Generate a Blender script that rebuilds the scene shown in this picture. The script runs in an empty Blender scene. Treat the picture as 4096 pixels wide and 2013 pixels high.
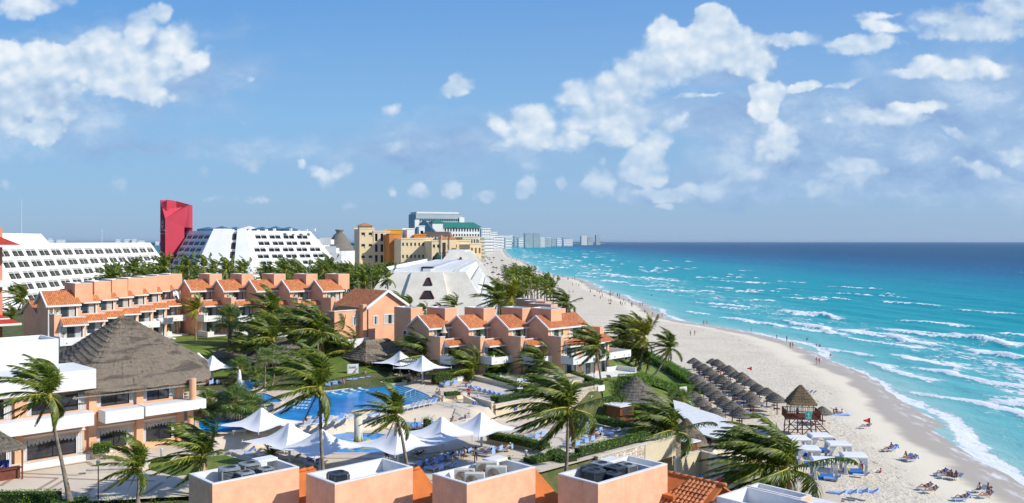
import bpy, math, random
import numpy as np
from mathutils import Vector, Matrix, noise as mnoise
R = math.radians
PI = math.pi
S = bpy.context.scene
C = S.collection
# ------------------------------------------------------------------ camera
F = 3520.0            # focal length in photo pixels (photo 4096 wide)
HR = 967.0            # horizon row
CZ = 30.0             # camera height above the sea
cam_d = bpy.data.cameras.new("camera")
cam = bpy.data.objects.new("camera", cam_d)
C.objects.link(cam)
cam.location = (0, 0, CZ)
cam.rotation_euler = (R(90), 0, 0)
cam_d.sensor_width = 36.0
cam_d.lens = 36.0 * F / 4096.0
cam_d.shift_y = -(1006.5 - HR) / 4096.0
cam_d.clip_start = 0.5
cam_d.clip_end = 150000
S.camera = cam
# ------------------------------------------------------------------ light and sky
SUN_EL = R(35)
SUN_DIR = Vector((0.956 * math.cos(SUN_EL), -0.29 * math.cos(SUN_EL), math.sin(SUN_EL)))
sd = bpy.data.lights.new("sun", 'SUN')
sd.energy = 3.9
sd.angle = R(0.5)
sd.color = (1.0, 0.95, 0.86)
sun = bpy.data.objects.new("sun", sd)
sun.rotation_euler = SUN_DIR.to_track_quat('Z', 'Y').to_euler()
sun.location = (60, -20, 80)
C.objects.link(sun)
S.view_settings.view_transform = 'Standard'
S.view_settings.look = 'None'
S.view_settings.exposure = 0.32
S.view_settings.gamma = 1.0
W = bpy.data.worlds.new("World")
S.world = W
W.use_nodes = True
wt = W.node_tree
wt.nodes.clear()
class NT:
 """small helper to wire nodes"""
 def __init__(s, t):
  s.t = t
 def n(s, typ, ins=None, **kw):
  nd = s.t.nodes.new(typ)
  for k, v in kw.items():
   setattr(nd, k, v)
  if ins:
   for k, v in ins.items():
    s.set(nd, k, v)
  return nd
 def set(s, nd, k, v):
  i = nd.inputs[k]
  if isinstance(v, bpy.types.NodeSocket):
   s.t.links.new(v, i)
  elif isinstance(v, bpy.types.Node):
   s.t.links.new(v.outputs[0], i)
  else:
   if i.type == 'RGBA' and len(v) == 3:
    v = tuple(v) + (1,)
   i.default_value = v
 def m(s, op, a, b=0.0, c=None, clamp=False):
  nd = s.t.nodes.new('ShaderNodeMath')
  nd.operation = op
  nd.use_clamp = clamp
  s.set(nd, 0, a)
  s.set(nd, 1, b)
  if c is not None:
   s.set(nd, 2, c)
  return nd.outputs[0]
 def vm(s, op, a, b=None, sc=None):
  nd = s.t.nodes.new('ShaderNodeVectorMath')
  nd.operation = op
  s.set(nd, 0, a)
  if b is not None:
   s.set(nd, 1, b)
  if sc is not None:
   s.set(nd, 'Scale', sc)
  return nd.outputs['Value'] if op in ('LENGTH', 'DISTANCE', 'DOT_PRODUCT') else nd.outputs[0]
 def mr(s, v, a, b, c=0.0, d=1.0, smooth=True):
  nd = s.t.nodes.new('ShaderNodeMapRange')
  if smooth:
   nd.interpolation_type = 'SMOOTHSTEP'
  for k, x in zip(range(5), (v, a, b, c, d)):
   s.set(nd, k, x)
  return nd.outputs[0]
 def mix(s, f, a, b, mode='MIX'):
  nd = s.t.nodes.new('ShaderNodeMix')
  nd.data_type = 'RGBA'
  nd.blend_type = mode
  s.set(nd, 0, f)
  s.set(nd, 6, a)
  s.set(nd, 7, b)
  return nd.outputs[2]
 def noise(s, v, scale, detail=4, rough=0.55, w=None, dist=0.0):
  nd = s.t.nodes.new('ShaderNodeTexNoise')
  nd.noise_dimensions = '3D'
  s.set(nd, 'Vector', v)
  nd.inputs['Scale'].default_value = scale
  nd.inputs['Detail'].default_value = detail
  nd.inputs['Roughness'].default_value = rough
  nd.inputs['Distortion'].default_value = dist
  return nd.outputs[0]
 def ramp(s, f, stops, interp='LINEAR'):
  nd = s.t.nodes.new('ShaderNodeValToRGB')
  cr = nd.color_ramp
  cr.interpolation = interp
  while len(cr.elements) > 1:
   cr.elements.remove(cr.elements[0])
  for i, (p, c) in enumerate(stops):
   e = cr.elements[0] if i == 0 else cr.elements.new(p)
   e.position = p
   e.color = tuple(c) + ((1,) if len(c) == 3 else ())
  s.set(nd, 0, f)
  return nd.outputs[0]
SOLID = [(80, 25, 150, 60, 0, 1.1), (90, 10, 190, 70, 0, 1.0), (640, 60, 62, 60, 0, 1.2), (560, 120, 90, 80, 0, 1.3), (700, 160, 110, 90, -30, 1.2), (800, 230, 90, 60, -35, 1.0),
   (400, 190, 150, 95, 0, 1.2), (150, 260, 190, 105, 0, 1.3), (20, 210, 90, 60, 0, 1.1), (480, 280, 230, 110, 8, 1.2), (560, 360, 150, 60, 10, .95), (100, 400, 230, 90, 0, .9),
   (30, 480, 90, 75, 0, 1.1), (170, 520, 80, 55, 0, 1.0), (900, 290, 60, 30, 0, .5), (1000, 320, 40, 25, 0, .4), (250, 455, 160, 35, 0, .5),
   (1815, 345, 90, 48, -18, 1.0), (1820, 310, 40, 40, 0, .9), (1565, 435, 62, 38, -30, .9), (1580, 590, 80, 42, -10, .72), (965, 480, 45, 25, 0, .5), (1210, 655, 30, 28, 60, .9), (1290, 700, 75, 42, 25, .95), (1360, 680, 40, 50, 60, 1.0),
   (1000, 662, 60, 52, 0, .72), (820, 695, 42, 35, 0, .68), (465, 738, 40, 34, 0, .68), (1570, 760, 34, 24, 0, .9), (1675, 765, 45, 35, 0, .85), (1815, 760, 40, 46, 0, .95), (1940, 785, 75, 36, 0, .75), (2105, 745, 45, 60, 20, .95), (2240, 730, 45, 50, 0, .85),
   (2385, 715, 75, 60, 0, .85), (2410, 660, 40, 30, 30, .6), (1410, 820, 50, 24, 0, .65), (40, 745, 50, 30, 0, .45), (1050, 810, 70, 22, 0, .35), (820, 800, 90, 20, 0, .3),
   (2660, 130, 80, 75, 0, 1.3), (2840, 110, 105, 95, 0, 1.45), (2760, 200, 200, 110, 0, 1.4), (2960, 210, 130, 100, 15, 1.15), (2560, 280, 150, 90, 0, 1.4), (2700, 270, 110, 85, 0, 1.3), (2480, 360, 150, 95, 0, 1.4), (2310, 370, 85, 70, 0, 1.1), (2440, 470, 190, 110, 0, 1.4),
   (2130, 490, 125, 75, 0, 1.25), (1990, 490, 90, 50, 20, .9), (2250, 560, 290, 48, 0, .8), (2690, 500, 65, 36, -10, 1.2), (2735, 475, 22, 28, 20, .9), (2590, 620, 95, 60, -30, 1.3), (2590, 690, 120, 62, 0, 1.3), (2640, 560, 60, 60, 0, 1.1),
   (3170, 160, 120, 36, 0, .85), (3360, 170, 60, 34, 0, .8), (3470, 180, 150, 42, -6, .85), (3560, 110, 120, 30, 12, .75), (3760, 70, 130, 60, 0, 1.0), (3900, 120, 260, 66, 0, 1.0), (4050, 40, 160, 60, 0, .9), (3560, 60, 140, 20, 0, .5),
   (3850, 270, 220, 44, 4, .85), (3600, 300, 130, 26, -4, .6), (3400, 330, 140, 18, -8, .6), (2830, 380, 130, 14, -4, .75), (3070, 365, 75, 50, 0, 1.05), (3220, 345, 80, 28, -12, .85), (3060, 430, 60, 80, 0, .95),
   (3120, 560, 90, 120, 0, .8), (3180, 570, 40, 25, 0, .9), (3420, 670, 110, 42, 10, .85), (3650, 430, 170, 30, -6, .8), (3520, 470, 160, 60, 0, .7), (3820, 540, 80, 28, 35, .7), (3930, 690, 120, 34, 22, .75), (4060, 620, 70, 40, 0, .6), (2980, 700, 100, 36, 0, .8), (2900, 720, 60, 26, -40, .7), (2820, 760, 200, 45, 0, .75), (2650, 780, 140, 36, 0, .7),
   (3260, 740, 60, 36, 20, .6), (2660, 832, 40, 14, 0, .6)]
SOFT = [(2850, 470, 240, 90, 0, .7), (3100, 520, 300, 150, 0, .75), (3500, 560, 420, 170, 0, .85), (3900, 520, 420, 260, 0, 1.1), (3600, 690, 700, 95, 0, .95), (4060, 400, 160, 160, 0, .9), (2800, 760, 420, 48, 0, .8),
  (500, 300, 420, 150, 0, .6), (150, 460, 300, 120, 0, .6), (500, 590, 420, 34, 0, .3), (1500, 600, 260, 50, 0, .3), (1900, 560, 380, 90, 0, .45), (2900, 250, 200, 90, 0, .6)]
def cloud_group(name, blobs):
 g = bpy.data.node_groups.new(name, 'ShaderNodeTree')
 g.interface.new_socket('V', in_out='INPUT', socket_type='NodeSocketVector')
 g.interface.new_socket('D', in_out='OUTPUT', socket_type='NodeSocketFloat')
 t = NT(g)
 gi = t.n('NodeGroupInput')
 go = t.n('NodeGroupOutput')
 v = gi.outputs[0]
 cur = None
 for (px, py, rx, ry, rot, w) in blobs:
  if name == 'cumulus':
   w += .22 if px > 3000 else .1 if py > 600 else 0
   rx *= 1.12 if px > 3000 else 1
  mp = t.n('ShaderNodeMapping', vector_type='TEXTURE')
  mp.inputs['Location'].default_value = ((px - 2048) / F, (HR - py) / F, 0)
  mp.inputs['Rotation'].default_value = (0, 0, R(-rot))
  mp.inputs['Scale'].default_value = (rx * 1.25 / F, ry * 1.25 / F, 1)
  if cur is None:
   t.set(mp, 'Vector', v)
  else:      # chained so that the shader keeps few values alive at once
   ch = t.n('ShaderNodeVectorMath', {0: cur, 1: (1e-7, 1e-7, 1e-7), 2: v}, operation='MULTIPLY_ADD')
   t.set(mp, 'Vector', ch.outputs[0])
  ln = t.vm('LENGTH', mp.outputs[0])
  d = t.m('MULTIPLY_ADD', ln, -w, w)
  cur = d if cur is None else t.m('SMOOTH_MAX', cur, d, 0.25)
 g.links.new(cur, go.inputs[0])
 return g
def build_world():
 t = NT(wt)
 tc = t.n('ShaderNodeTexCoord')
 dv = tc.outputs['Generated']
 sx = t.n('ShaderNodeSeparateXYZ', {0: dv})
 yy = t.m('MAXIMUM', t.m('ABSOLUTE', sx.outputs[1]), 0.12)
 u = t.m('DIVIDE', sx.outputs[0], yy)
 v = t.m('DIVIDE', sx.outputs[2], yy)
 p = t.n('ShaderNodeCombineXYZ', {0: u, 1: v, 2: 0.0}).outputs[0]
 front = t.mr(sx.outputs[1], 0.3, 0.55)
 nz = t.n('ShaderNodeTexNoise')
 t.set(nz, 'Vector', p)
 nz.inputs['Scale'].default_value = 26
 nz.inputs['Detail'].default_value = 7
 nz.inputs['Roughness'].default_value = 0.62
 wv = t.vm('SUBTRACT', nz.outputs['Color'], (0.5, 0.5, 0.5))
 pw = t.vm('ADD', p, t.vm('SCALE', wv, sc=0.026))
 g1 = cloud_group('cumulus', SOLID)
 g2 = cloud_group('stratus', SOFT)
 def den(g, vec):
  nd = t.n('ShaderNodeGroup')
  nd.node_tree = g
  t.set(nd, 0, vec)
  return nd.outputs[0]
 def billow(vec, det):
  vo = t.n('ShaderNodeTexVoronoi', {'Vector': vec}, feature='F1')
  vo.inputs['Scale'].default_value = 17
  vo.inputs['Detail'].default_value = det
  vo.inputs['Roughness'].default_value = 0.56
  vo.inputs['Lacunarity'].default_value = 2.3
  return vo.outputs[0]
 fb = t.noise(t.vm('MULTIPLY', p, (1, 1.4, 1)), 24, 7, 0.58)
 pv = t.vm('ADD', t.vm('MULTIPLY', p, (1, 1.25, 1)), t.vm('SCALE', wv, sc=0.012))
 v1 = billow(pv, 2)
 v2 = billow(t.vm('ADD', pv, (0.007, 0.012, 0)), 2)
 bg0 = den(g1, pw)
 d1 = t.m('ADD', t.m('ADD', t.m('MULTIPLY_ADD', bg0, 1.3, -0.12), t.m('MULTIPLY', t.m('SUBTRACT', fb, 0.5), 0.75)), t.m('MULTIPLY', t.m('SUBTRACT', 0.84, v1), 0.72))
 other = t.m('SUBTRACT', t.noise(dv, 3.2, 6, 0.6), 0.5)
 d1 = t.m('ADD', t.m('MULTIPLY', d1, front), t.m('MULTIPLY', t.m('MULTIPLY', other, 2.5), t.m('SUBTRACT', 1.0, front)))
 a1 = t.mr(d1, 0.02, t.m('MULTIPLY_ADD', t.noise(p, 5, 2, .5), 1.7, -0.25))
 lit = t.m('MULTIPLY_ADD', t.m('SUBTRACT', v2, v1), 0.75, 0.44, clamp=True)
 big = t.noise(t.vm('MULTIPLY', p, (1, 1.3, 1)), 7.5, 3, 0.5)
 lit = t.m('ADD', lit, t.m('MULTIPLY', t.m('SUBTRACT', big, 0.42), 1.1), clamp=True)
 lit = t.m('ADD', lit, t.m('MULTIPLY', t.mr(d1, 0.4, 1.3), 0.16), clamp=True)
 ccol = t.ramp(lit, [(0.0, (0.36, 0.48, 0.66)), (0.45, (0.52, 0.64, 0.78)), (0.75, (0.70, 0.77, 0.84)), (1.0, (0.84, 0.87, 0.90))])
 fb3 = t.noise(t.vm('MULTIPLY', p, (1, 2.4, 1)), 14, 6, 0.55)
 d2 = t.m('ADD', den(g2, t.vm('ADD', p, t.vm('SCALE', wv, sc=0.05))), t.m('MULTIPLY', t.m('SUBTRACT', fb3, 0.5), 1.1))
 a2 = t.m('MULTIPLY', t.m('MULTIPLY', t.mr(d2, -0.25, 0.45), 0.92), front)
 sky = t.n('ShaderNodeTexSky', sky_type='NISHITA')
 sky.sun_disc = False
 sky.sun_elevation = SUN_EL
 sky.sun_rotation = math.atan2(SUN_DIR.x, SUN_DIR.y)
 sky.altitude = 10
 sky.air_density = 1.0
 sky.dust_density = 0.6
 sky.ozone_density = 2.5
 grad = t.ramp(t.m('ABSOLUTE', v), [(0.0, (0.28, 0.43, 0.62)), (0.05, (0.26, 0.45, 0.68)), (0.14, (0.22, 0.45, 0.74)), (0.28, (0.12, 0.33, 0.70)), (0.6, (0.08, 0.24, 0.60)), (1.0, (0.07, 0.19, 0.52))])
 side = t.mr(u, -0.62, 0.62)
 grad = t.mix(t.m('MULTIPLY', side, 0.16), grad, (0.38, 0.45, 0.68))
 skyc = t.mix(0.88, t.vm('SCALE', sky.outputs[0], sc=0.10), grad)
 c2 = t.ramp(t.noise(t.vm('MULTIPLY', pw, (1, 1.8, 1)), 9, 7, 0.6), [(0.33, (0.225, 0.36, 0.61)), (0.52, (0.33, 0.48, 0.70)), (0.68, (0.56, 0.67, 0.81))])
 out = t.mix(a2, skyc, c2)
 hz = t.mr(t.m('ABSOLUTE', v), 0.0, 0.16, 0.35, 1.0)
 ccol = t.mix(t.m('SUBTRACT', 1.0, t.m('MULTIPLY', hz, 0.94)), ccol, grad)
 out = t.mix(t.m('MULTIPLY', a1, 0.95), out, ccol)
 bg = t.n('ShaderNodeBackground', {'Color': t.vm('SCALE', out, sc=8.5), 'Strength': 0.105})
 t.n('ShaderNodeOutputWorld', {'Surface': bg.outputs[0]})
build_world()
W.cycles.sampling_method = 'MANUAL'
W.cycles.sample_map_resolution = 256
S.cycles.max_bounces = 6
S.cycles.diffuse_bounces = 3
S.cycles.glossy_bounces = 2
S.cycles.transmission_bounces = 3
S.cycles.transparent_max_bounces = 6
S.cycles.caustics_reflective = False
S.cycles.caustics_refractive = False
S.cycles.use_denoising = True
S.cycles.adaptive_threshold = 0.02
# ------------------------------------------------------------------ geometry helpers
def P(px, py, z):
 """ground point at height z seen at a photo pixel"""
 Y = F * (CZ - z) / (py - HR)
 return Vector(((px - 2048) / F * Y, Y, z))
def Q(px, py, Y):
 return Vector(((px - 2048) / F * Y, Y, CZ - (py - HR) * Y / F))
class MB:
 def __init__(s):
  s.v = []
  s.f = []
  s.m = []
  s.M = None
 def vert(s, p):
  if s.M is not None:
   p = s.M @ Vector(p)
  s.v.append((p[0], p[1], p[2]))
  return len(s.v) - 1
 def face(s, pts, mi=0):
  s.f.append(tuple(s.vert(p) for p in pts))
  s.m.append(mi)
 def box(s, x0, x1, y0, y1, z0, z1, mi=0, top=None):
  i = [s.vert(p) for p in ((x0, y0, z0), (x1, y0, z0), (x1, y1, z0), (x0, y1, z0), (x0, y0, z1), (x1, y0, z1), (x1, y1, z1), (x0, y1, z1))]
  for k, q in enumerate(((0, 3, 2, 1), (4, 5, 6, 7), (0, 1, 5, 4), (1, 2, 6, 5), (2, 3, 7, 6), (3, 0, 4, 7))):
   s.f.append(tuple(i[j] for j in q))
   s.m.append(top if (k == 1 and top is not None) else mi)
 def hexa(s, p8, mi=0):
  i = [s.vert(p) for p in p8]
  for q in ((0, 3, 2, 1), (4, 5, 6, 7), (0, 1, 5, 4), (1, 2, 6, 5), (2, 3, 7, 6), (3, 0, 4, 7)):
   s.f.append(tuple(i[j] for j in q))
   s.m.append(mi)
 def prism(s, poly, z0, z1, mi=0, top=None):
  n = len(poly)
  a = [s.vert((p[0], p[1], z0)) for p in poly]
  b = [s.vert((p[0], p[1], z1)) for p in poly]
  s.f.append(tuple(reversed(a)))
  s.m.append(mi)
  s.f.append(tuple(b))
  s.m.append(mi if top is None else top)
  for k in range(n):
   s.f.append((a[k], a[(k + 1) % n], b[(k + 1) % n], b[k]))
   s.m.append(mi)
 def extr(s, poly, d, mi=0):
  """extrude any planar 3-D polygon by vector d"""
  d = Vector(d)
  n = len(poly)
  a = [s.vert(p) for p in poly]
  b = [s.vert(Vector(p) + d) for p in poly]
  s.f.append(tuple(reversed(a)))
  s.f.append(tuple(b))
  s.m += [mi, mi]
  for k in range(n):
   s.f.append((a[k], a[(k + 1) % n], b[(k + 1) % n], b[k]))
   s.m.append(mi)
 def tube(s, pts, rads, n=8, mi=0, cap=True):
  pts = [Vector(p) for p in pts]
  if not hasattr(rads, '__len__'):
   rads = [rads] * len(pts)
  rings = []
  up = None
  for k, p in enumerate(pts):
   d = (pts[min(k + 1, len(pts) - 1)] - pts[max(k - 1, 0)])
   if d.length < 1e-9:
    d = Vector((0, 0, 1))
   d.normalize()
   if up is None:
    up = Vector((1, 0, 0)) if abs(d.x) < 0.8 else Vector((0, 1, 0))
   a = d.cross(up)
   if a.length < 1e-4:
    a = d.cross(Vector((0, 1, 0.3)))
   a.normalize()
   b = a.cross(d).normalized()
   up = b
   r = rads[k]
   rings.append([s.vert(p + (a * math.cos(2 * PI * j / n) + b * math.sin(2 * PI * j / n)) * r) for j in range(n)])
  for k in range(len(rings) - 1):
   for j in range(n):
    s.f.append((rings[k][j], rings[k][(j + 1) % n], rings[k + 1][(j + 1) % n], rings[k + 1][j]))
    s.m.append(mi)
  if cap:
   s.f.append(tuple(rings[0][::-1]))
   s.f.append(tuple(rings[-1]))
   s.m += [mi, mi]
 def lathe(s, prof, n=16, c=(0, 0, 0), mi=0):
  rings = []
  for (r, z) in prof:
   rings.append([s.vert((c[0] + r * math.cos(2 * PI * j / n), c[1] + r * math.sin(2 * PI * j / n), c[2] + z)) for j in range(n)])
  for k in range(len(rings) - 1):
   for j in range(n):
    s.f.append((rings[k][j], rings[k][(j + 1) % n], rings[k + 1][(j + 1) % n], rings[k + 1][j]))
    s.m.append(mi)
  s.f.append(tuple(rings[0][::-1]))
  s.f.append(tuple(rings[-1]))
  s.m += [mi, mi]
 def bar(s, p, q, w, h=None, mi=0):
  """square bar between two points"""
  p = Vector(p)
  q = Vector(q)
  h = h or w
  d = (q - p).normalized()
  up = Vector((0, 0, 1)) if abs(d.z) < 0.9 else Vector((0, 1, 0))
  a = d.cross(up).normalized() * w / 2
  b = a.cross(d).normalized() * h / 2
  s.hexa([p - a - b, p + a - b, q + a - b, q - a - b, p - a + b, p + a + b, q + a + b, q - a + b], mi)
 def ball(s, c, r, mi=0, n=8, m=6, sz=1.0):
  s.lathe([(max(r * math.sin(PI * k / m), 0.001), -r * sz * math.cos(PI * k / m)) for k in range(m + 1)], n, c, mi)
 def holed(s, o, ux, uz, Wd, H, holes, depth=0.25, mi=0, inner=None):
  """wall face from corner o along unit ux, uz (outward normal ux x uz) with rectangular holes (x0,x1,z0,z1) and reveals"""
  o = Vector(o)
  ux = Vector(ux)
  uz = Vector(uz)
  nn = ux.cross(uz).normalized()
  xs = sorted({0.0, Wd} | {h[0] for h in holes} | {h[1] for h in holes})
  zs = sorted({0.0, H} | {h[2] for h in holes} | {h[3] for h in holes})
  pt = lambda x, z: o + ux * x + uz * z
  for z0, z1 in zip(zs, zs[1:]):
   run = None
   for x0, x1 in zip(xs, xs[1:]):
    xm, zm = (x0 + x1) / 2, (z0 + z1) / 2
    if any(h[0] < xm < h[1] and h[2] < zm < h[3] for h in holes):
     if run:
      s.face([pt(run[0], z0), pt(run[1], z0), pt(run[1], z1), pt(run[0], z1)], mi)
      run = None
    else:
     run = (run[0], x1) if run else (x0, x1)
   if run:
    s.face([pt(run[0], z0), pt(run[1], z0), pt(run[1], z1), pt(run[0], z1)], mi)
  ri = mi if inner is None else inner
  for (x0, x1, z0, z1) in holes:
   a, b, c, d = pt(x0, z0), pt(x1, z0), pt(x1, z1), pt(x0, z1)
   e = -nn * depth
   for p, q in ((b, a), (c, b), (d, c), (a, d)):
    s.face([q, p, p + e, q + e], ri)
   s.face([a + e, b + e, c + e, d + e], ri)
 def build(s, name, mats, parent=None, smooth=False, loc=None, bev=0.0):
  me = bpy.data.meshes.new(name)
  me.from_pydata(s.v, [], s.f)
  if not isinstance(mats, (list, tuple)):
   mats = [mats]
  for m in mats:
   me.materials.append(m)
  if len(mats) > 1:
   me.polygons.foreach_set('material_index', s.m)
  if smooth:
   me.polygons.foreach_set('use_smooth', [True] * len(s.f))
  me.update()
  o = bpy.data.objects.new(name, me)
  C.objects.link(o)
  if parent is not None:
   o.parent = parent
  if loc is not None:
   o.location = loc
  if bev:
   b = o.modifiers.new('b', 'BEVEL')
   b.width = bev
   b.segments = 2
   b.limit_method = 'ANGLE'
  return o
def tag(o, label, cat, group=None):
 o['label'] = label
 o['category'] = cat
 if group:
  o['group'] = group
 return o
def structure(o):
 o['kind'] = 'structure'
 return o
def stuff(o, label, cat):
 o['kind'] = 'stuff'
 o['label'] = label
 o['category'] = cat
 return o
def thing(name, label, cat, loc=(0, 0, 0), rz=0.0, group=None, sc=None):
 o = bpy.data.objects.new(name, None)
 C.objects.link(o)
 o.location = loc
 o.rotation_euler = (0, 0, rz)
 o['kind'] = 'thing'
 if sc is not None:
  o.scale = (sc, sc, sc) if not hasattr(sc, '__len__') else sc
 return tag(o, label, cat, group)
def dup(root, loc, rz=0.0, label=None, group=None, sc=None, cat=None):
 r = root.copy()
 C.objects.link(r)
 r.location = loc
 r.rotation_euler = (0, 0, rz)
 if sc is not None:
  r.scale = (sc, sc, sc) if not hasattr(sc, '__len__') else sc
 if label:
  r['label'] = label
 if group:
  r['group'] = group
 if cat:
  r['category'] = cat
 def kids(a, b):
  if a.name not in KIDS:
   KIDS[a.name] = list(a.children)
  for ch in KIDS[a.name]:
   c = ch.copy()
   C.objects.link(c)
   c.parent = b
   kids(ch, c)
 kids(root, r)
 return r
KIDS = {}
def smooth01(t):
 t = max(0.0, min(1.0, t))
 return t * t * (3 - 2 * t)
ORD = ['first', 'second', 'third', 'fourth', 'fifth', 'sixth', 'seventh', 'eighth', 'ninth', 'tenth', 'eleventh', 'twelfth', 'thirteenth', 'fourteenth', 'fifteenth', 'sixteenth',
  'seventeenth', 'eighteenth', 'nineteenth', 'twentieth']
# ------------------------------------------------------------------ materials
def mat(name, col, rough=0.8, var=0.12, scale=0.6, bump=0.0, bscale=12.0, spec=0.3, metal=0.0, col2=None, stain=0.0, coord='W', trans=0.0, alpha=1.0):
 m = bpy.data.materials.new(name)
 m.use_nodes = True
 t = NT(m.node_tree)
 b = m.node_tree.nodes['Principled BSDF']
 b.inputs['Roughness'].default_value = rough
 b.inputs['Specular IOR Level'].default_value = spec
 b.inputs['Metallic'].default_value = metal
 if coord == 'W':
  co = t.n('ShaderNodeNewGeometry').outputs['Position']
 else:
  co = t.n('ShaderNodeTexCoord').outputs['Object']
 col = tuple(col)
 c2 = tuple(col2) if col2 else tuple(c * (1 - var) for c in col)
 c1 = col if col2 else tuple(min(1, c * (1 + var * 0.6)) for c in col)
 if var or col2:
  f = t.noise(co, scale, 6, 0.6)
  c = t.mix(t.mr(f, 0.3, 0.7), c1, c2)
 else:
  c = t.mix(0.0, col, col)
 if stain:
  sv = t.vm('MULTIPLY', co, (1.6, 1.6, 0.22))
  sf = t.noise(sv, 1.1, 7, 0.68)
  c = t.mix(t.m('MULTIPLY', t.mr(sf, 0.52, 0.78), stain), c, tuple(x * 0.5 for x in col))
 t.set(b, 'Base Color', c)
 if bump:
  bn = t.n('ShaderNodeBump')
  bn.inputs['Strength'].default_value = bump
  bn.inputs['Distance'].default_value = 0.03
  t.set(bn, 'Height', t.noise(co, bscale, 5, 0.65))
  t.set(b, 'Normal', bn.outputs[0])
 if trans:
  b.inputs['Transmission Weight'].default_value = trans
 if alpha < 1:
  b.inputs['Alpha'].default_value = alpha
 return m
def leaf_mat(name, c1, c2, c3, tr=0.35, rough=0.45):
 m = bpy.data.materials.new(name)
 m.use_nodes = True
 t = NT(m.node_tree)
 b = m.node_tree.nodes['Principled BSDF']
 g = t.n('ShaderNodeNewGeometry')
 ri = g.outputs['Random Per Island']
 base = t.ramp(ri, [(0.0, c1), (0.5, c2), (0.88, c3), (1.0, tuple(min(1, x * 1.8) for x in c3))])
 f = t.noise(g.outputs['Position'], 0.9, 3, 0.6)
 c = t.mix(t.mr(f, 0.35, 0.65), base, t.vm('MULTIPLY', base, (0.62, 0.7, 0.55)))
 t.set(b, 'Base Color', c)
 b.inputs['Roughness'].default_value = rough
 b.inputs['Specular IOR Level'].default_value = 0.35
 tl = t.n('ShaderNodeBsdfTranslucent', {'Color': t.vm('MULTIPLY', c, (1.3, 1.35, 0.8))})
 mx = t.n('ShaderNodeMixShader', {0: tr, 1: b.outputs[0], 2: tl.outputs[0]})
 t.t.links.new(mx.outputs[0], m.node_tree.nodes['Material Output'].inputs[0])
 return m
def tile_mat(name, c1=(0.68, 0.255, 0.09), c2=(0.48, 0.14, 0.045), pitch=0.27, row=0.36):
 """barrel tiles: local x along the eave, local y/z up the slope"""
 m = bpy.data.materials.new(name)
 m.use_nodes = True
 t = NT(m.node_tree)
 b = m.node_tree.nodes['Principled BSDF']
 co = t.n('ShaderNodeUVMap').outputs[0]
 sx = t.n('ShaderNodeSeparateXYZ', {0: co})
 ux = t.m('DIVIDE', sx.outputs[0], pitch)
 vy = t.m('DIVIDE', sx.outputs[1], row)
 fx = t.m('ABSOLUTE', t.m('SUBTRACT', t.m('MULTIPLY', t.m('FRACT', ux), 2.0), 1.0))
 fy = t.m('FRACT', vy)
 cell = t.n('ShaderNodeCombineXYZ', {0: t.m('FLOOR', ux), 1: t.m('FLOOR', vy), 2: 0.0}).outputs[0]
 wn = t.n('ShaderNodeTexWhiteNoise', {'Vector': cell}).outputs[0]
 c = t.mix(wn, c1, c2)
 nz = t.noise(t.n('ShaderNodeNewGeometry').outputs['Position'], 0.55, 6, 0.7)
 c = t.mix(t.m('MULTIPLY', t.mr(nz, 0.55, 0.72), 0.45), c, (0.68, 0.46, 0.30))
 nz2 = t.noise(t.n('ShaderNodeNewGeometry').outputs['Position'], 1.7, 6, 0.7)
 c = t.mix(t.m('MULTIPLY', t.mr(nz2, 0.60, 0.76), 0.55), c, (0.13, 0.045, 0.025))
 groove = t.mr(fx, 0.72, 1.0)
 c = t.mix(t.m('MULTIPLY', groove, 0.5), c, (0.10, 0.03, 0.015))
 t.set(b, 'Base Color', c)
 b.inputs['Roughness'].default_value = 0.75
 bn = t.n('ShaderNodeBump')
 bn.inputs['Distance'].default_value = 0.07
 bn.inputs['Strength'].default_value = 0.9
 t.set(bn, 'Height', t.m('SUBTRACT', t.m('COSINE', t.m('MULTIPLY', fx, 1.5)), t.m('MULTIPLY', fy, 0.35)))
 t.set(b, 'Normal', bn.outputs[0])
 return m
def thatch_mat(name, c1=(0.235, 0.185, 0.135), c2=(0.13, 0.105, 0.085), band=0.8):
 m = bpy.data.materials.new(name)
 m.use_nodes = True
 t = NT(m.node_tree)
 b = m.node_tree.nodes['Principled BSDF']
 g = t.n('ShaderNodeNewGeometry').outputs['Position']
 v1 = t.vm('MULTIPLY', g, (5.5, 5.5, 1.2))
 f = t.noise(v1, 1.6, 8, 0.72)
 c = t.mix(t.mr(f, 0.35, 0.66), c1, c2)
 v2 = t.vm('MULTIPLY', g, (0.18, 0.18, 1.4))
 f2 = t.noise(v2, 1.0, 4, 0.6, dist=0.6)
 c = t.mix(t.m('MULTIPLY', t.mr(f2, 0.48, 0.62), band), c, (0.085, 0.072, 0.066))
 f3 = t.noise(g, 2.6, 6, 0.75)
 c = t.mix(t.m('MULTIPLY', t.mr(f3, 0.58, 0.72), 0.6), c, (0.36, 0.29, 0.21))
 t.set(b, 'Base Color', c)
 b.inputs['Roughness'].default_value = 0.95
 b.inputs['Specular IOR Level'].default_value = 0.1
 bn = t.n('ShaderNodeBump')
 bn.inputs['Distance'].default_value = 0.12
 bn.inputs['Strength'].default_value = 0.9
 t.set(bn, 'Height', t.noise(t.vm('MULTIPLY', g, (9, 9, 2.2)), 1.5, 7, 0.7))
 t.set(b, 'Normal', bn.outputs[0])
 return m
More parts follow.
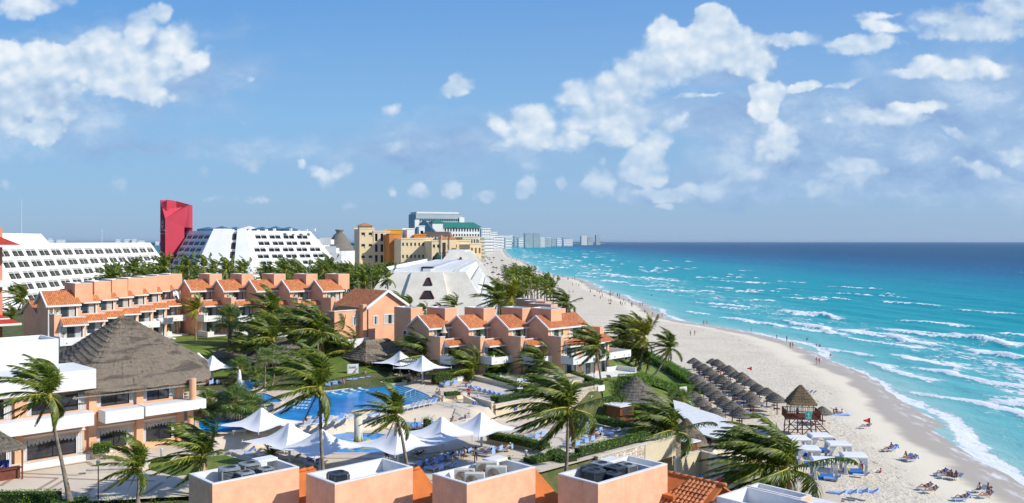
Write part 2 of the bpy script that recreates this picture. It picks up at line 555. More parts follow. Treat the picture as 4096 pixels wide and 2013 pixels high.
def stone_mat(name):
 m = bpy.data.materials.new(name)
 m.use_nodes = True
 t = NT(m.node_tree)
 b = m.node_tree.nodes['Principled BSDF']
 g = t.n('ShaderNodeNewGeometry').outputs['Position']
 vo = t.n('ShaderNodeTexVoronoi', {'Vector': g}, feature='DISTANCE_TO_EDGE')
 vo.inputs['Scale'].default_value = 2.6
 vc = t.n('ShaderNodeTexVoronoi', {'Vector': g})
 vc.inputs['Scale'].default_value = 2.6
 c = t.mix(t.n('ShaderNodeSeparateColor', {0: vc.outputs['Color']}).outputs[0], (0.62, 0.50, 0.36), (0.78, 0.70, 0.58))
 c = t.mix(t.mr(vo.outputs[0], 0.0, 0.06), (0.36, 0.28, 0.20), c)
 t.set(b, 'Base Color', t.mix(t.mr(t.noise(g, 1.2, 6), 0.4, 0.7), c, t.vm('SCALE', c, sc=0.75)))
 b.inputs['Roughness'].default_value = 0.9
 bn = t.n('ShaderNodeBump')
 bn.inputs['Distance'].default_value = 0.05
 t.set(bn, 'Height', t.mr(vo.outputs[0], 0.0, 0.1))
 t.set(b, 'Normal', bn.outputs[0])
 return m
PEACH = mat('peach_stucco', (0.80, 0.435, 0.262), 0.9, 0.10, 0.5, 0.35, 22, 0.15, stain=0.12)
PEACH_W = mat('worn_peach_stucco', (0.86, 0.475, 0.30), 0.9, 0.12, 1.6, 0.6, 9, 0.15, stain=0.30)
PINK = mat('salmon_stucco', (0.66, 0.27, 0.175), 0.9, 0.08, 0.5, 0.2, 18, 0.15, stain=0.1)
ORANGE = mat('orange_roof_paint', (0.56, 0.165, 0.040), 0.8, 0.16, 0.9, 0.3, 14, 0.25, stain=0.2)
WHITE = mat('white_paint', (0.76, 0.76, 0.745), 0.75, 0.06, 0.4, 0.12, 20, 0.25, stain=0.14)
WHITE2 = mat('parapet_white', (0.74, 0.74, 0.73), 0.8, 0.09, 1.5, 0.3, 16, 0.25, stain=0.2)
HOTEL = mat('hotel_white', (0.80, 0.80, 0.775), 0.8, 0.05, 0.15, 0.0, 10, 0.2, stain=0.10)
CREAM = mat('cream_render', (0.66, 0.57, 0.40), 0.85, 0.08, 0.4, 0.15, 20, 0.2, stain=0.12)
COPING = mat('coping_stone', (0.66, 0.60, 0.51), 0.85, 0.10, 1.2, 0.1, 20, 0.2, stain=0.15)
CONC = mat('rough_concrete', (0.78, 0.73, 0.62), 0.95, 0.10, 0.3, 0.9, 1.5, 0.1, stain=0.22)
DARKF = mat('dark_frame', (0.03, 0.028, 0.028), 0.4, 0.0)
GLASS = mat('window_glass', (0.035, 0.05, 0.06), 0.08, 0.3, 0.4, 0, 1, 0.8)
CURT = mat('pale_curtain', (0.50, 0.52, 0.49), 0.8, 0.30, 9.0)
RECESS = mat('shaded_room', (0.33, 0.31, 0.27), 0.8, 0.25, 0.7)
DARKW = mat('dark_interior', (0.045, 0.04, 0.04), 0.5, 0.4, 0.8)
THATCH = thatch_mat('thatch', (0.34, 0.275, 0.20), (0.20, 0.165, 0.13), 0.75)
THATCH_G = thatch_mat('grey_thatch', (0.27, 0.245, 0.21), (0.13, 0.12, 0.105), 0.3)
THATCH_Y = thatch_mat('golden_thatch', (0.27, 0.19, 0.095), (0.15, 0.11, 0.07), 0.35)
STRAW = leaf_mat('loose_straw', (0.20, 0.155, 0.10), (0.27, 0.21, 0.145), (0.33, 0.26, 0.18), 0.2, 0.9)
WOOD = mat('red_brown_wood', (0.17, 0.052, 0.032), 0.65, 0.3, 4.0, 0.2, 8)
CANE = mat('cane_wall', (0.30, 0.12, 0.05), 0.75, 0.35, 5.0, 0.4, 8)
TILE = tile_mat('clay_tiles')
TILE2 = tile_mat('old_clay_tiles', (0.58, 0.20, 0.065), (0.40, 0.11, 0.04))
CLAY = mat('clay_barrel', (0.56, 0.205, 0.085), 0.75, 0.30, 2.4, 0.2, 10, 0.3, stain=0.25)
REDT = mat('red_metal_tiles', (0.45, 0.05, 0.03), 0.6, 0.15, 1.0, 0.3, 5)
STONE = stone_mat('field_stone')
CANVAS = mat('white_canvas', (0.80, 0.80, 0.80), 0.6, 0.03, 0.5, 0, 1, 0.3)
STEEL = mat('painted_steel', (0.62, 0.63, 0.64), 0.4, 0.05, 1.0, 0, 1, 0.5)
SLING = mat('grey_sling', (0.60, 0.60, 0.58), 0.7, 0.08, 3.0)
BLUET = mat('blue_towel', (0.28, 0.43, 0.76), 0.95, 0.15, 4.0)
BLUEM = mat('blue_mattress', (0.03, 0.16, 0.52), 0.7, 0.10, 2.0)
YELLOW = mat('yellow_cushion', (0.62, 0.48, 0.03), 0.8, 0.10, 2.0)
REDF = mat('red_flag_cloth', (0.62, 0.02, 0.025), 0.7, 0.10, 3.0)
BARK = mat('palm_bark', (0.26, 0.215, 0.17), 0.95, 0.3, 2.5, 0.8, 9, 0.1)
GALV = mat('grey_metal', (0.33, 0.36, 0.36), 0.45, 0.18, 3.0, 0.1, 10, 0.5, metal=0.3)
DKMET = mat('dark_metal', (0.06, 0.07, 0.085), 0.45, 0.2, 3.0, 0.1, 10, 0.5, metal=0.3)
RUST = mat('ivory_rusty_metal', (0.62, 0.59, 0.50), 0.55, 0.0, 2.2, 0.1, 10, 0.4)
_t = NT(RUST.node_tree)
_g = _t.n('ShaderNodeNewGeometry').outputs['Position']
_t.set(RUST.node_tree.nodes['Principled BSDF'], 'Base Color', _t.mix(_t.mr(_t.noise(_g, 3.2, 8, 0.75), 0.55, 0.66), (0.62, 0.59, 0.50), (0.27, 0.09, 0.03)))
LEAF = leaf_mat('palm_leaf', (0.055, 0.100, 0.012), (0.105, 0.160, 0.018), (0.25, 0.27, 0.035), 0.32)
LEAF_D = leaf_mat('dark_palm_leaf', (0.050, 0.095, 0.013), (0.090, 0.145, 0.017), (0.23, 0.25, 0.04), 0.3)
LEAF_Y = leaf_mat('yellowing_palm_leaf', (0.13, 0.17, 0.015), (0.25, 0.25, 0.02), (0.46, 0.38, 0.04), 0.3)
LEAF_F = leaf_mat('fan_leaf', (0.09, 0.15, 0.035), (0.15, 0.22, 0.055), (0.29, 0.34, 0.13), 0.3)
DRYL = leaf_mat('dry_leaf', (0.20, 0.14, 0.08), (0.27, 0.20, 0.12), (0.36, 0.28, 0.18), 0.2, 0.8)
RACH = mat('frond_rib', (0.42, 0.36, 0.05), 0.5, 0.25, 1.0)
HEDGE = leaf_mat('hedge_leaf', (0.07, 0.16, 0.012), (0.14, 0.27, 0.02), (0.30, 0.42, 0.04), 0.32)
HEDGE_B = leaf_mat('bright_hedge_leaf', (0.09, 0.19, 0.015), (0.16, 0.30, 0.02), (0.26, 0.42, 0.035), 0.35)
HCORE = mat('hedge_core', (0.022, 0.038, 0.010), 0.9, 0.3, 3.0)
SKIN = mat('tanned_skin', (0.42, 0.20, 0.12), 0.55, 0.08, 3.0, coord='O')
SKIN2 = mat('brown_skin', (0.20, 0.09, 0.055), 0.55, 0.08, 3.0, coord='O')
HAIR = mat('dark_hair', (0.018, 0.012, 0.010), 0.6, 0.2, 9.0)
BLACK = mat('black_cloth', (0.012, 0.012, 0.015), 0.8, 0.1)
NAVY = mat('navy_cloth', (0.02, 0.03, 0.10), 0.8, 0.1)
RED = mat('red_cloth', (0.55, 0.015, 0.02), 0.8, 0.1)
TEALC = mat('teal_cloth', (0.01, 0.22, 0.26), 0.8, 0.1)
WHC = mat('white_cloth', (0.75, 0.75, 0.75), 0.8, 0.05)
ORC = mat('orange_cloth', (0.75, 0.12, 0.02), 0.8, 0.1)
PINKC = mat('pink_cloth', (0.65, 0.06, 0.18), 0.8, 0.1)
GREENC = mat('green_cloth', (0.02, 0.25, 0.10), 0.8, 0.1)
KHAKI = mat('khaki_cloth', (0.42, 0.34, 0.22), 0.8, 0.1)
# ================================================================== SETTING
_sh = [(106, 62.0)]
for px, py in ((3910, 1835), (3790, 1745), (3640, 1630), (3553, 1549), (3433, 1486), (3294, 1430), (3218, 1392), (3177, 1369), (3073, 1347), (3001, 1331), (2849, 1303), (2770, 1292),
    (2682, 1275), (2635, 1253), (2600, 1226), (2485, 1184), (2400, 1158), (2350, 1125), (2303, 1115), (2232, 1104), (2184, 1094), (2140, 1082), (2150, 1070), (2110, 1058), (2110, 1050), (2080, 1042),
    (2040, 1028), (2022, 1010), (2014, 994), (2025, 985)):
 _p = P(px, py, 0)
 _sh.append((_p.y, _p.x))
_sh = [(-400, 45.0), (60, 60.0)] + sorted(_sh) + [(12000, 60.0)]
SHY = np.array([a for a, b in _sh])
SHX = np.array([b for a, b in _sh])
def shore(Y):
 return np.interp(Y, SHY, SHX)
CR = math.sqrt(0.5)
def ab(a, b, z=0.0):
 """villa grid: a runs away to the sea side, b towards the plaza"""
 return Vector(((a + b) * CR, (a - b) * CR, z))
def zg(X, Y):
 """ground height, arrays allowed"""
 X = np.asarray(X, float)
 Y = np.asarray(Y, float)
 s = X - shore(Y)
 zb = np.where(s > 0, -s * 0.045, np.where(s > -16, -s * 0.055, 0.88 + (-s - 16) * 0.03))
 zb = np.minimum(zb, 1.8)
 sm = lambda t: np.clip(t, 0, 1) ** 2 * (3 - 2 * np.clip(t, 0, 1))
 Xe = np.interp(Y, [112, 135, 180, 230, 420, 900, 2500], [14, 34, 35, 33, 14, -20, -60])
 top = np.interp(Y, [0, 240, 420, 800, 12000], [8.6, 8.6, 5.0, 3.2, 2.6])
 t = sm((Xe - X) / 19.0)
 lft = sm((Y - np.interp(X, [-60, -46], [102, 121])) / np.interp(X, [-60, -46], [14, 34])) * sm((-12 - X) / 14.0) * np.interp(Y, [0, 200, 300, 2000], [4.4, 4.4, 0.5, 0.0])
 inland = top + lft
 b = (X - Y) * CR
 a = (X + Y) * CR
 near = np.where(b > -59.6, np.where(b > -59.6, 1.7, 6.9), 6.9)
 near = np.where((X > 12) & (b > -61.9), 1.7, near)
 z = zb + (np.maximum(inland, zb) - zb) * t
 w = sm((Y - 112.0) / 3.0)
 w = np.where((X > -4) & (X <= 12.9) & (Y < 132), sm(-(b + 82.3) / 1.3), w)
 w = np.where((X > 12.9) & (X < 31), sm((Y - 123) / 8.0), w)
 nearz = np.where(X > 30, np.minimum(zb, 1.75), np.where((a > 86.5) & (b > -81), np.interp(X, [8, 30], [4.6, 1.7]), near))
 nearz = np.where((a > 86.5) & (b <= -81), 8.5, nearz)
 nearz = np.where((b < -75.5) & (b > -81) & (a <= 86.5), 6.8, nearz)
 return z * w + nearz * (1 - w)
def zg1(X, Y):
 return float(zg(np.array([X]), np.array([Y]))[0])
def grid_mesh(name, X, Y, Z, m, smooth=True, attrs=None, keep=None):
 nr, nc = X.shape
 me = bpy.data.meshes.new(name)
 co = np.stack([X, Y, Z], -1).reshape(-1, 3).astype(np.float32)
 i = np.arange(nr * nc).reshape(nr, nc)
 q = np.stack([i[:-1, :-1], i[:-1, 1:], i[1:, 1:], i[1:, :-1]], -1).reshape(-1, 4)
 if keep is not None:
  q = q[keep.reshape(-1)]
 me.vertices.add(len(co))
 me.vertices.foreach_set('co', co.reshape(-1))
 me.loops.add(q.size)
 me.loops.foreach_set('vertex_index', q.reshape(-1).astype(np.int32))
 me.polygons.add(len(q))
 me.polygons.foreach_set('loop_start', np.arange(0, q.size, 4, dtype=np.int32))
 if smooth:
  me.polygons.foreach_set('use_smooth', np.ones(len(q), bool))
 me.update(calc_edges=True)
 for k, v in (attrs or {}).items():
  at = me.attributes.new(k, 'FLOAT', 'POINT')
  at.data.foreach_set('value', v.reshape(-1).astype(np.float32))
 me.materials.append(m)
 o = bpy.data.objects.new(name, me)
 C.objects.link(o)
 return o
# ---- beach sand and inland soil in one sheet
def sand_material():
 m = bpy.data.materials.new('sand')
 m.use_nodes = True
 t = NT(m.node_tree)
 b = m.node_tree.nodes['Principled BSDF']
 g = t.n('ShaderNodeNewGeometry').outputs['Position']
 off = t.n('ShaderNodeAttribute', attribute_name='off').outputs['Fac']
 inl = t.n('ShaderNodeAttribute', attribute_name='inl').outputs['Fac']
 wob = t.m('MULTIPLY', t.m('SUBTRACT', t.noise(g, 0.05, 5, 0.6), 0.5), 9.0)
 so = t.m('ADD', off, wob)
 dry = t.mix(t.mr(t.noise(g, 0.12, 6, 0.6), 0.35, 0.7), (0.73, 0.655, 0.53), (0.665, 0.585, 0.455))
 tr = t.m('MULTIPLY', t.mr(so, -62, -20), t.mr(so, -9.5, -15.0))
 foot = t.mr(t.noise(t.vm('MULTIPLY', g, (1, .6, 1)), 2.6, 4, 0.6), 0.48, 0.66)
 dry = t.mix(t.m('MULTIPLY', foot, t.m('MULTIPLY_ADD', tr, 0.42, 0.16)), dry, (0.40, 0.315, 0.20))
 wl = t.m('MULTIPLY', t.mr(so, -19, -15.5), t.mr(so, -10.5, -14.5))
 weed = t.mr(t.noise(t.vm('MULTIPLY', g, (1, .35, 1)), 0.9, 7, 0.7), 0.60, 0.68)
 dry = t.mix(t.m('MULTIPLY', t.m('MULTIPLY', weed, wl), 0.85), dry, (0.11, 0.075, 0.045))
 smooth = (0.76, 0.68, 0.53)
 c = t.mix(t.mr(so, -14, -9.5), dry, smooth)
 wet = (0.46, 0.40, 0.325)
 wf = t.mr(t.m('ADD', off, t.m('MULTIPLY', t.m('SUBTRACT', t.noise(g, 0.035, 4, 0.6), 0.5), 16.0)), -7.5, -5.0)
 c = t.mix(wf, c, wet)
 sw = t.m('MULTIPLY', t.mr(off, -4.5, -0.5), t.mr(t.noise(t.vm('MULTIPLY', g, (1, .25, 1)), 0.7, 6, 0.7), 0.50, 0.62))
 c = t.mix(sw, c, (0.75, 0.75, 0.75))
 soil = t.mix(t.mr(t.noise(g, 0.5, 6), 0.4, 0.6), (0.075, 0.10, 0.028), (0.13, 0.13, 0.05))
 c = t.mix(inl, c, soil)
 t.set(b, 'Base Color', c)
 t.set(b, 'Roughness', t.m('MULTIPLY_ADD', wf, -0.35, 0.95))
 b.inputs['Specular IOR Level'].default_value = 0.3
 bn = t.n('ShaderNodeBump')
 bn.inputs['Distance'].default_value = 0.2
 t.set(bn, 'Strength', t.mr(so, -9, -16, 0.05, 1.0))
 h = t.m('ADD', t.noise(t.vm('MULTIPLY', g, (1, .6, 1)), 2.6, 4, 0.6), t.m('MULTIPLY', t.noise(g, 0.35, 4, 0.6), 1.5))
 t.set(bn, 'Height', h)
 t.set(b, 'Normal', bn.outputs[0])
 return m
def build_beach():
 ys = np.concatenate([np.arange(-30, 40, 10), np.arange(40, 240, 1.0), 240 * 1.02 ** np.arange(0, 190)])
 ys = ys[ys < 9500]
 cols = np.concatenate([[-1600, -1200, -800, -500, -400, -300, -230], np.arange(-180, -60, 2.5), np.arange(-60, 14, 1.0), [16, 20, 30]])
 Y, c = np.meshgrid(ys, cols, indexing='ij')
 sx = shore(Y)
 lag = np.interp(Y, [0, 300, 800, 1600, 9500], [-1500, -900, -430, -360, -300])
 X = np.where(c < -180, sx + np.clip(c, lag - sx, None), sx + c)
 Z = zg(X, Y)
 Z = np.where((c < -180) & (X <= lag + 1), -1.0, Z)
 inl = np.clip((Z - 2.6) / 1.2, 0, 1)
 inl = np.where((Y < 115) & (X < 12), 1, inl)
 inl = np.where((X < sx - 75) & (Y > 230), 1, inl)
 o = grid_mesh('beach', X, Y, Z, sand_material(), attrs={'off': X - sx, 'inl': inl})
 structure(o)
build_beach()
# ---- the sea: one sheet to the horizon, real swell and breakers near the beach
brk = []
def build_sea():
 rg = np.random.RandomState(4)
 th = np.concatenate([np.arange(-180, -2.4, 3.0), np.arange(-2.4, 44, 0.075), np.arange(44, 181, 3.0)])
 dd = np.concatenate([np.arange(1250, 60, -2.3), np.arange(60, 8, -1.0), [7, 6, 5, 4, 3, 2.2, 1.6, 1.2, 0.9]])
 rr = F * CZ / dd
 rr = np.concatenate([[20, 50, 75], rr])
 TH, RR = np.meshgrid(np.radians(th), rr, indexing='ij')
 cth = np.clip(np.cos(TH), 0.55, 1)
 X = RR * np.sin(TH) / cth
 Y = RR * np.cos(TH) / cth
 off = X - shore(Y)
 off = np.where(Y < 30, np.abs(X), off)
 foam = np.zeros_like(X)
 Z = np.zeros_like(X)
 live = (off > -12) & (Y > 60) & (Y < 4200) & (off < 900)
 x = X[live]
 y = Y[live]
 s = off[live]
 z = np.zeros_like(x)
 f = np.zeros_like(x)
 tilt = np.interp(s, [0, 60, 200, 500], [0.10, 0.28, 0.60, 0.8])
 cx, cy = np.cos(0.35), np.sin(0.35)
 amp = np.interp(s, [-5, 5, 60, 300, 900], [0.0, 0.12, 0.32, 0.30, 0.25])
 for (lam, a, ang, ph) in ((19, 1.0, 0.30, 0.3), (31, 0.7, 0.50, 1.7), (11, 0.45, 0.15, 2.1), (7.3, 0.25, 0.7, 0.5), (5.1, 0.15, -0.1, 4.0)):
  kx, ky = np.cos(ang) * 2 * PI / lam, np.sin(ang) * 2 * PI / lam
  ph2 = ph + 0.9 * np.sin(x * 0.021 + y * 0.013 + lam) + 0.7 * np.sin(y * 0.031 - x * 0.017 + ph)
  w = np.sin(x * kx + y * ky + ph2)
  fade = np.clip(1.6 - np.hypot(x, y) / (lam * 75), 0, 1)
  z += amp * a * 0.6 * (w + 0.35 * w * np.abs(w)) * fade
 rb = random.Random(11)
 def px2(px, py):
  p = P(px, py, 0)
  return p.x, p.y
 for (a_, b_, wd, h) in (((3130, 1282), (3420, 1352), 7, 1.2), ((3415, 1318), (3800, 1398), 13, 1.1), ((3120, 1258), (3330, 1266), 6, 1.0), ((2765, 1212), (3020, 1228), 9, 1.3), ((2900, 1165), (3060, 1175), 7, 1.2),
       ((3000, 1202), (3110, 1205), 8, 1.2), ((3260, 1190), (3430, 1205), 8, 1.3), ((3100, 1158), (3220, 1162), 7, 1.2), ((2660, 1160), (2900, 1170), 6, .9), ((3515, 1177), (3580, 1183), 6, 1.2),
       ((2880, 1098), (2990, 1102), 8, 1.1), ((2740, 1108), (2920, 1116), 8, .9), ((2560, 1115), (2760, 1128), 10, .9), ((3780, 1335), (4096, 1400), 20, 1.0), ((3990, 1335), (4150, 1350), 6, 1.2),
       ((3850, 1395), (4096, 1440), 12, .8), ((3370, 1352), (3720, 1402), 14, .6), ((3950, 1600), (4200, 1660), 6, 1.1), ((3560, 1410), (3900, 1500), 12, .5), ((3450, 1440), (3760, 1540), 6, .5),
       ((2480, 1140), (2700, 1150), 9, .8), ((2380, 1102), (2560, 1112), 9, .8), ((2300, 1090), (2440, 1098), 9, .7), ((2220, 1062), (2400, 1070), 10, .7), ((2150, 1040), (2330, 1046), 12, .7),
       ((2520, 1085), (2680, 1092), 8, .8), ((2290, 1026), (2430, 1032), 12, .8), ((2110, 1010), (2250, 1016), 14, .6), ((2070, 1000), (2150, 1003), 14, .6), ((2460, 1056), (2520, 1060), 9, .9)):
  ax, ay = px2(*a_)
  bx, by = px2(*b_)
  L = math.hypot(bx - ax, by - ay) / 2
  brk.append(((ax + bx) / 2, (ay + by) / 2, L, wd, h, math.atan2(bx - ax, ay - by)))
 for k in range(120):
  yy = 95 * (30 ** (rb.random() ** 0.8))
  so = rb.choice([rb.uniform(8, 28), rb.uniform(30, 70), rb.uniform(70, 130), rb.uniform(90, 170)])
  so *= 1 + yy / 3000
  L = rb.uniform(6, 24) * (1 + yy / 900)
  brk.append((float(shore(yy)) + so, yy, L, rb.uniform(3, 8) * (1 + yy / 900), rb.uniform(0.4, 1.0), rb.uniform(0.15, 0.35) + so / 500))
 for (bx, by, L, wd, h, ti) in brk:
  tx, ty = math.sin(ti), -math.cos(ti)
  dx, dy = x - bx, y - by
  near = (np.abs(dx) < L + 40) & (np.abs(dy) < L + 45)
  if not near.any():
   continue
  dx, dy = dx[near], dy[near]
  al = dx * tx + dy * ty
  acr = -dx * ty + dy * tx          # offshore positive
  acr = acr + 0.004 * al * al / max(1, L / 18) + 1.2 * np.sin(al * 0.21 + bx) + 0.5 * np.sin(al * 0.6 + by)
  e = np.exp(-(al / L) ** 4)
  z[near] += h * 0.75 * e * np.exp(-((acr) / 1.8) ** 2)
  fr = np.clip((acr + 2.4) / 1.4, 0, 1) * np.where(acr < 0, 1.0, np.exp(-acr / (wd * 0.8)))
  f[near] = np.maximum(f[near], e * fr * (0.75 + 0.25 * min(1, h)))
 sw = np.exp(-((s - 1.0 - 2.2 * np.sin(y * 0.055) - 1.3 * np.sin(y * 0.13 + 1)) / 2.6) ** 2)
 f = np.maximum(f, sw * np.interp(y, [100, 200, 400, 1500], [0.95, 0.80, 0.7, 0.7]))
 wide = np.interp(y, [80, 150, 230, 330, 600], [0.75, 0.68, 0.55, 0.45, 0.45]) * np.clip(1 - np.abs(s - np.interp(y, [100, 200, 400, 1500], [10, 36, 50, 60])) / np.interp(y, [100, 200, 400, 1500], [11, 30, 55, 90]), 0, 1)
 f = np.maximum(f, wide)
 Z[live] = z
 foam[live] = f
 Z = np.where(off < -3, -0.6, Z)
 Z = np.where(RR > 12000, 0.0, Z)
 m = bpy.data.materials.new('sea_water')
 m.use_nodes = True
 t = NT(m.node_tree)
 b = m.node_tree.nodes['Principled BSDF']
 g = t.n('ShaderNodeNewGeometry').outputs['Position']
 of = t.n('ShaderNodeAttribute', attribute_name='off').outputs['Fac']
 fo = t.n('ShaderNodeAttribute', attribute_name='foam').outputs['Fac']
 n1 = t.noise(t.vm('MULTIPLY', g, (0.010, 0.0035, 1)), 1.0, 5, 0.6)
 n0 = t.noise(t.vm('MULTIPLY', g, (0.03, 0.02, 1)), 1.0, 6, 0.6)
 so = t.m('ADD', of, t.m('MULTIPLY', t.m('SUBTRACT', n1, 0.5), t.mr(of, 0, 400, 10, 230)))
 so = t.m('ADD', so, t.m('MULTIPLY', t.m('SUBTRACT', n0, 0.5), t.mr(of, 0, 300, 8, 70)))
 c = t.ramp(t.m('DIVIDE', so, 1000.0), [(0.0, (0.34, 0.56, 0.52)), (0.010, (0.15, 0.47, 0.47)), (0.035, (0.055, 0.40, 0.43)), (0.09, (0.010, 0.33, 0.37)), (0.19, (0.002, 0.285, 0.355)), (0.32, (0.001, 0.18, 0.30)), (0.50, (0.002, 0.100, 0.225)), (0.80, (0.001, 0.066, 0.165)), (1.0, (0.002, 0.070, 0.165))])
 lagoon = t.mr(of, -150, -100, 1.0, 0.0)
 c = t.mix(lagoon, c, (0.02, 0.17, 0.23))
 wv = t.noise(t.vm('MULTIPLY', g, (0.16, 0.05, 1)), 1.0, 6, 0.65)
 c = t.mix(t.m('MULTIPLY', t.mr(wv, 0.45, 0.75), 0.42), c, t.vm('MULTIPLY', c, (0.4, 0.62, 0.78)))
 lace = t.noise(t.vm('MULTIPLY', g, (0.9, 0.38, 1)), 1.0, 8, 0.72)
 lace2 = t.noise(t.vm('MULTIPLY', g, (0.22, 0.075, 1)), 1.0, 6, 0.66)
 lc = t.m('ADD', t.m('MULTIPLY', lace, 0.55), t.m('MULTIPLY', lace2, 0.45))
 thr = t.m('MULTIPLY_ADD', fo, -0.34, 0.70)
 fm = t.mr(lc, t.m('SUBTRACT', thr, 0.045), t.m('ADD', thr, 0.045))
 fm = t.m('MULTIPLY', fm, t.mr(fo, 0.02, 0.25))
 wc = t.noise(t.vm('MULTIPLY', g, (0.075, 0.034, 1)), 1.0, 3, 0.5)
 wc2 = t.mr(wc, 0.75, 0.775)
 wc2 = t.m('MULTIPLY', wc2, t.mr(of, 60, 160))
 fm = t.m('MAXIMUM', fm, t.m('MULTIPLY', wc2, t.m('SUBTRACT', 0.8, lagoon)))
 c = t.mix(fm, c, (0.80, 0.82, 0.83))
 t.set(b, 'Base Color', c)
 t.set(b, 'Roughness', t.m('MULTIPLY_ADD', fm, 0.5, 0.38))
 b.inputs['IOR'].default_value = 1.33
 b.inputs['Specular IOR Level'].default_value = 0.05
 bn = t.n('ShaderNodeBump')
 bn.inputs['Distance'].default_value = 0.5
 bn.inputs['Strength'].default_value = 0.55
 t.set(bn, 'Height', t.m('ADD', t.noise(t.vm('MULTIPLY', g, (0.7, 0.35, 1)), 1.0, 7, 0.65), t.m('MULTIPLY', fm, 0.4)))
 t.set(b, 'Normal', bn.outputs[0])
 o = grid_mesh('sea', X, Y, Z, m, attrs={'off': off, 'foam': foam})
 structure(o)
build_sea()
# ---- sheets laid on the ground
def patch(name, poly, m, zf, step=1.2, thick=0.0):
 """poly: world XY points; zf: height (number or function)"""
 from mathutils.geometry import delaunay_2d_cdt
 f = zf if callable(zf) else (lambda x, y: zf)
 pts = []
 n = len(poly)
 for k in range(n):
  p, q = Vector(poly[k][:2]), Vector(poly[(k + 1) % n][:2])
  c = max(1, int((q - p).length / step)) if callable(zf) else 1
  for j in range(c):
   pts.append(p.lerp(q, j / c))
 nb = len(pts)
 edges = [(k, (k + 1) % nb) for k in range(nb)]
 if callable(zf):
  xs = [p.x for p in pts]
  ys = [p.y for p in pts]
  x = min(xs)
  while x < max(xs):
   y = min(ys)
   while y < max(ys):
    pts.append(Vector((x + 0.01, y + 0.013)))
    y += step
   x += step
 r = delaunay_2d_cdt(pts, edges, [list(range(nb))], 1, 1e-5)
 me = bpy.data.meshes.new(name)
 me.from_pydata([(v.x, v.y, f(v.x, v.y)) for v in r[0]], [], [tuple(q) for q in r[2]])
 me.materials.append(m)
 me.polygons.foreach_set('use_smooth', [True] * len(me.polygons))
 o = bpy.data.objects.new(name, me)
 C.objects.link(o)
 if len(me.polygons) and sum(p.normal.z for p in me.polygons) < 0:
  me.flip_normals()
 if thick:
  sdf = o.modifiers.new('t', 'SOLIDIFY')
  sdf.thickness = thick
  sdf.offset = -1
 return o
GRASS = bpy.data.materials.new('lawn_grass')
GRASS.use_nodes = True
_t = NT(GRASS.node_tree)
_g = _t.n('ShaderNodeNewGeometry').outputs['Position']
_b = GRASS.node_tree.nodes['Principled BSDF']
_c = _t.mix(_t.mr(_t.noise(_g, 0.32, 6, 0.6), 0.35, 0.65), (0.11, 0.19, 0.015), (0.20, 0.25, 0.03))
_t.set(_b, 'Base Color', _t.mix(_t.mr(_t.noise(_g, 6, 6, 0.7), 0.35, 0.7), _c, _t.vm('SCALE', _c, sc=0.6)))
_b.inputs['Roughness'].default_value = 0.9
_bn = _t.n('ShaderNodeBump')
_bn.inputs['Distance'].default_value = 0.08
_t.set(_bn, 'Height', _t.noise(_g, 9, 5, 0.7))
_t.set(_b, 'Normal', _bn.outputs[0])
DECK = mat('deck_concrete', (0.67, 0.57, 0.445), 0.85, 0.07, 0.35, 0.1, 14, 0.25, stain=0.12)
DECKB = mat('deck_brown_band', (0.40, 0.305, 0.235), 0.85, 0.10, 0.8, 0.1, 14, 0.25)
DECKL = mat('coping_band', (0.66, 0.575, 0.455), 0.85, 0.06, 0.8, 0.1, 14, 0.25)
ZL, ZU = 7.2, 8.8
plaza_poly = [(-95, 66), (ab(60, -59.5).x, ab(60, -59.5).y), ab(86, -59.5)[:2], ab(86, -76.5)[:2], ab(79, -81.3)[:2], (-2.4, 115), (-13, 113), (-20, 108), (-28, 100), (-36, 101), (-42, 108), (-60, 112), (-95, 112)]
LIMX, LIMY = [-95, -40, -36, -34, -28, -24, -20, -13, -4.5, 2], [113, 104, 98.5, 95.6, 97, 101, 104.6, 109.6, 110.5, 115]
def step_z(x, y):
 lim = float(np.interp(x, LIMX, LIMY))
 return ZL + (ZU - ZL) * smooth01((y - lim) / 1.2)
structure(patch('plaza', plaza_poly, DECK, ZL))
u_poly = [(-2.4, 111.3), (-4.5, 110.5), (-13, 109.6), (-20, 104.6), (-24, 101), (-28, 97), (-34, 95.6), (-36, 98.5), (-40, 104), (-60, 108.5), (-62, 112), (-45, 128), (-30, 136), (-16, 141), (-4, 139), (3, 133), ab(99, -81.3)[:2], ab(79, -81.3)[:2]]
structure(patch('pool_terrace', [(x, y + (0.0)) for x, y in u_poly], DECK, lambda x, y: step_z(x, y), 1.0))
def bands(name, segs, z, w=0.42, m=None):
 mb = MB()
 for k, seg in enumerate(segs):
  pts = [P(px, py, z) for px, py in seg]
  for p, q in zip(pts, pts[1:]):
   d = (q - p)
   d.z = 0
   d.normalize()
   nrm = Vector((-d.y, d.x, 0)) * w / 2
   zz = Vector((0, 0, 0.006 + 0.004 * (k % 3)))
   mb.face([p - nrm + zz, q - nrm + zz, q + nrm + zz, p + nrm + zz])
 return structure(mb.build(name, m or DECKB))
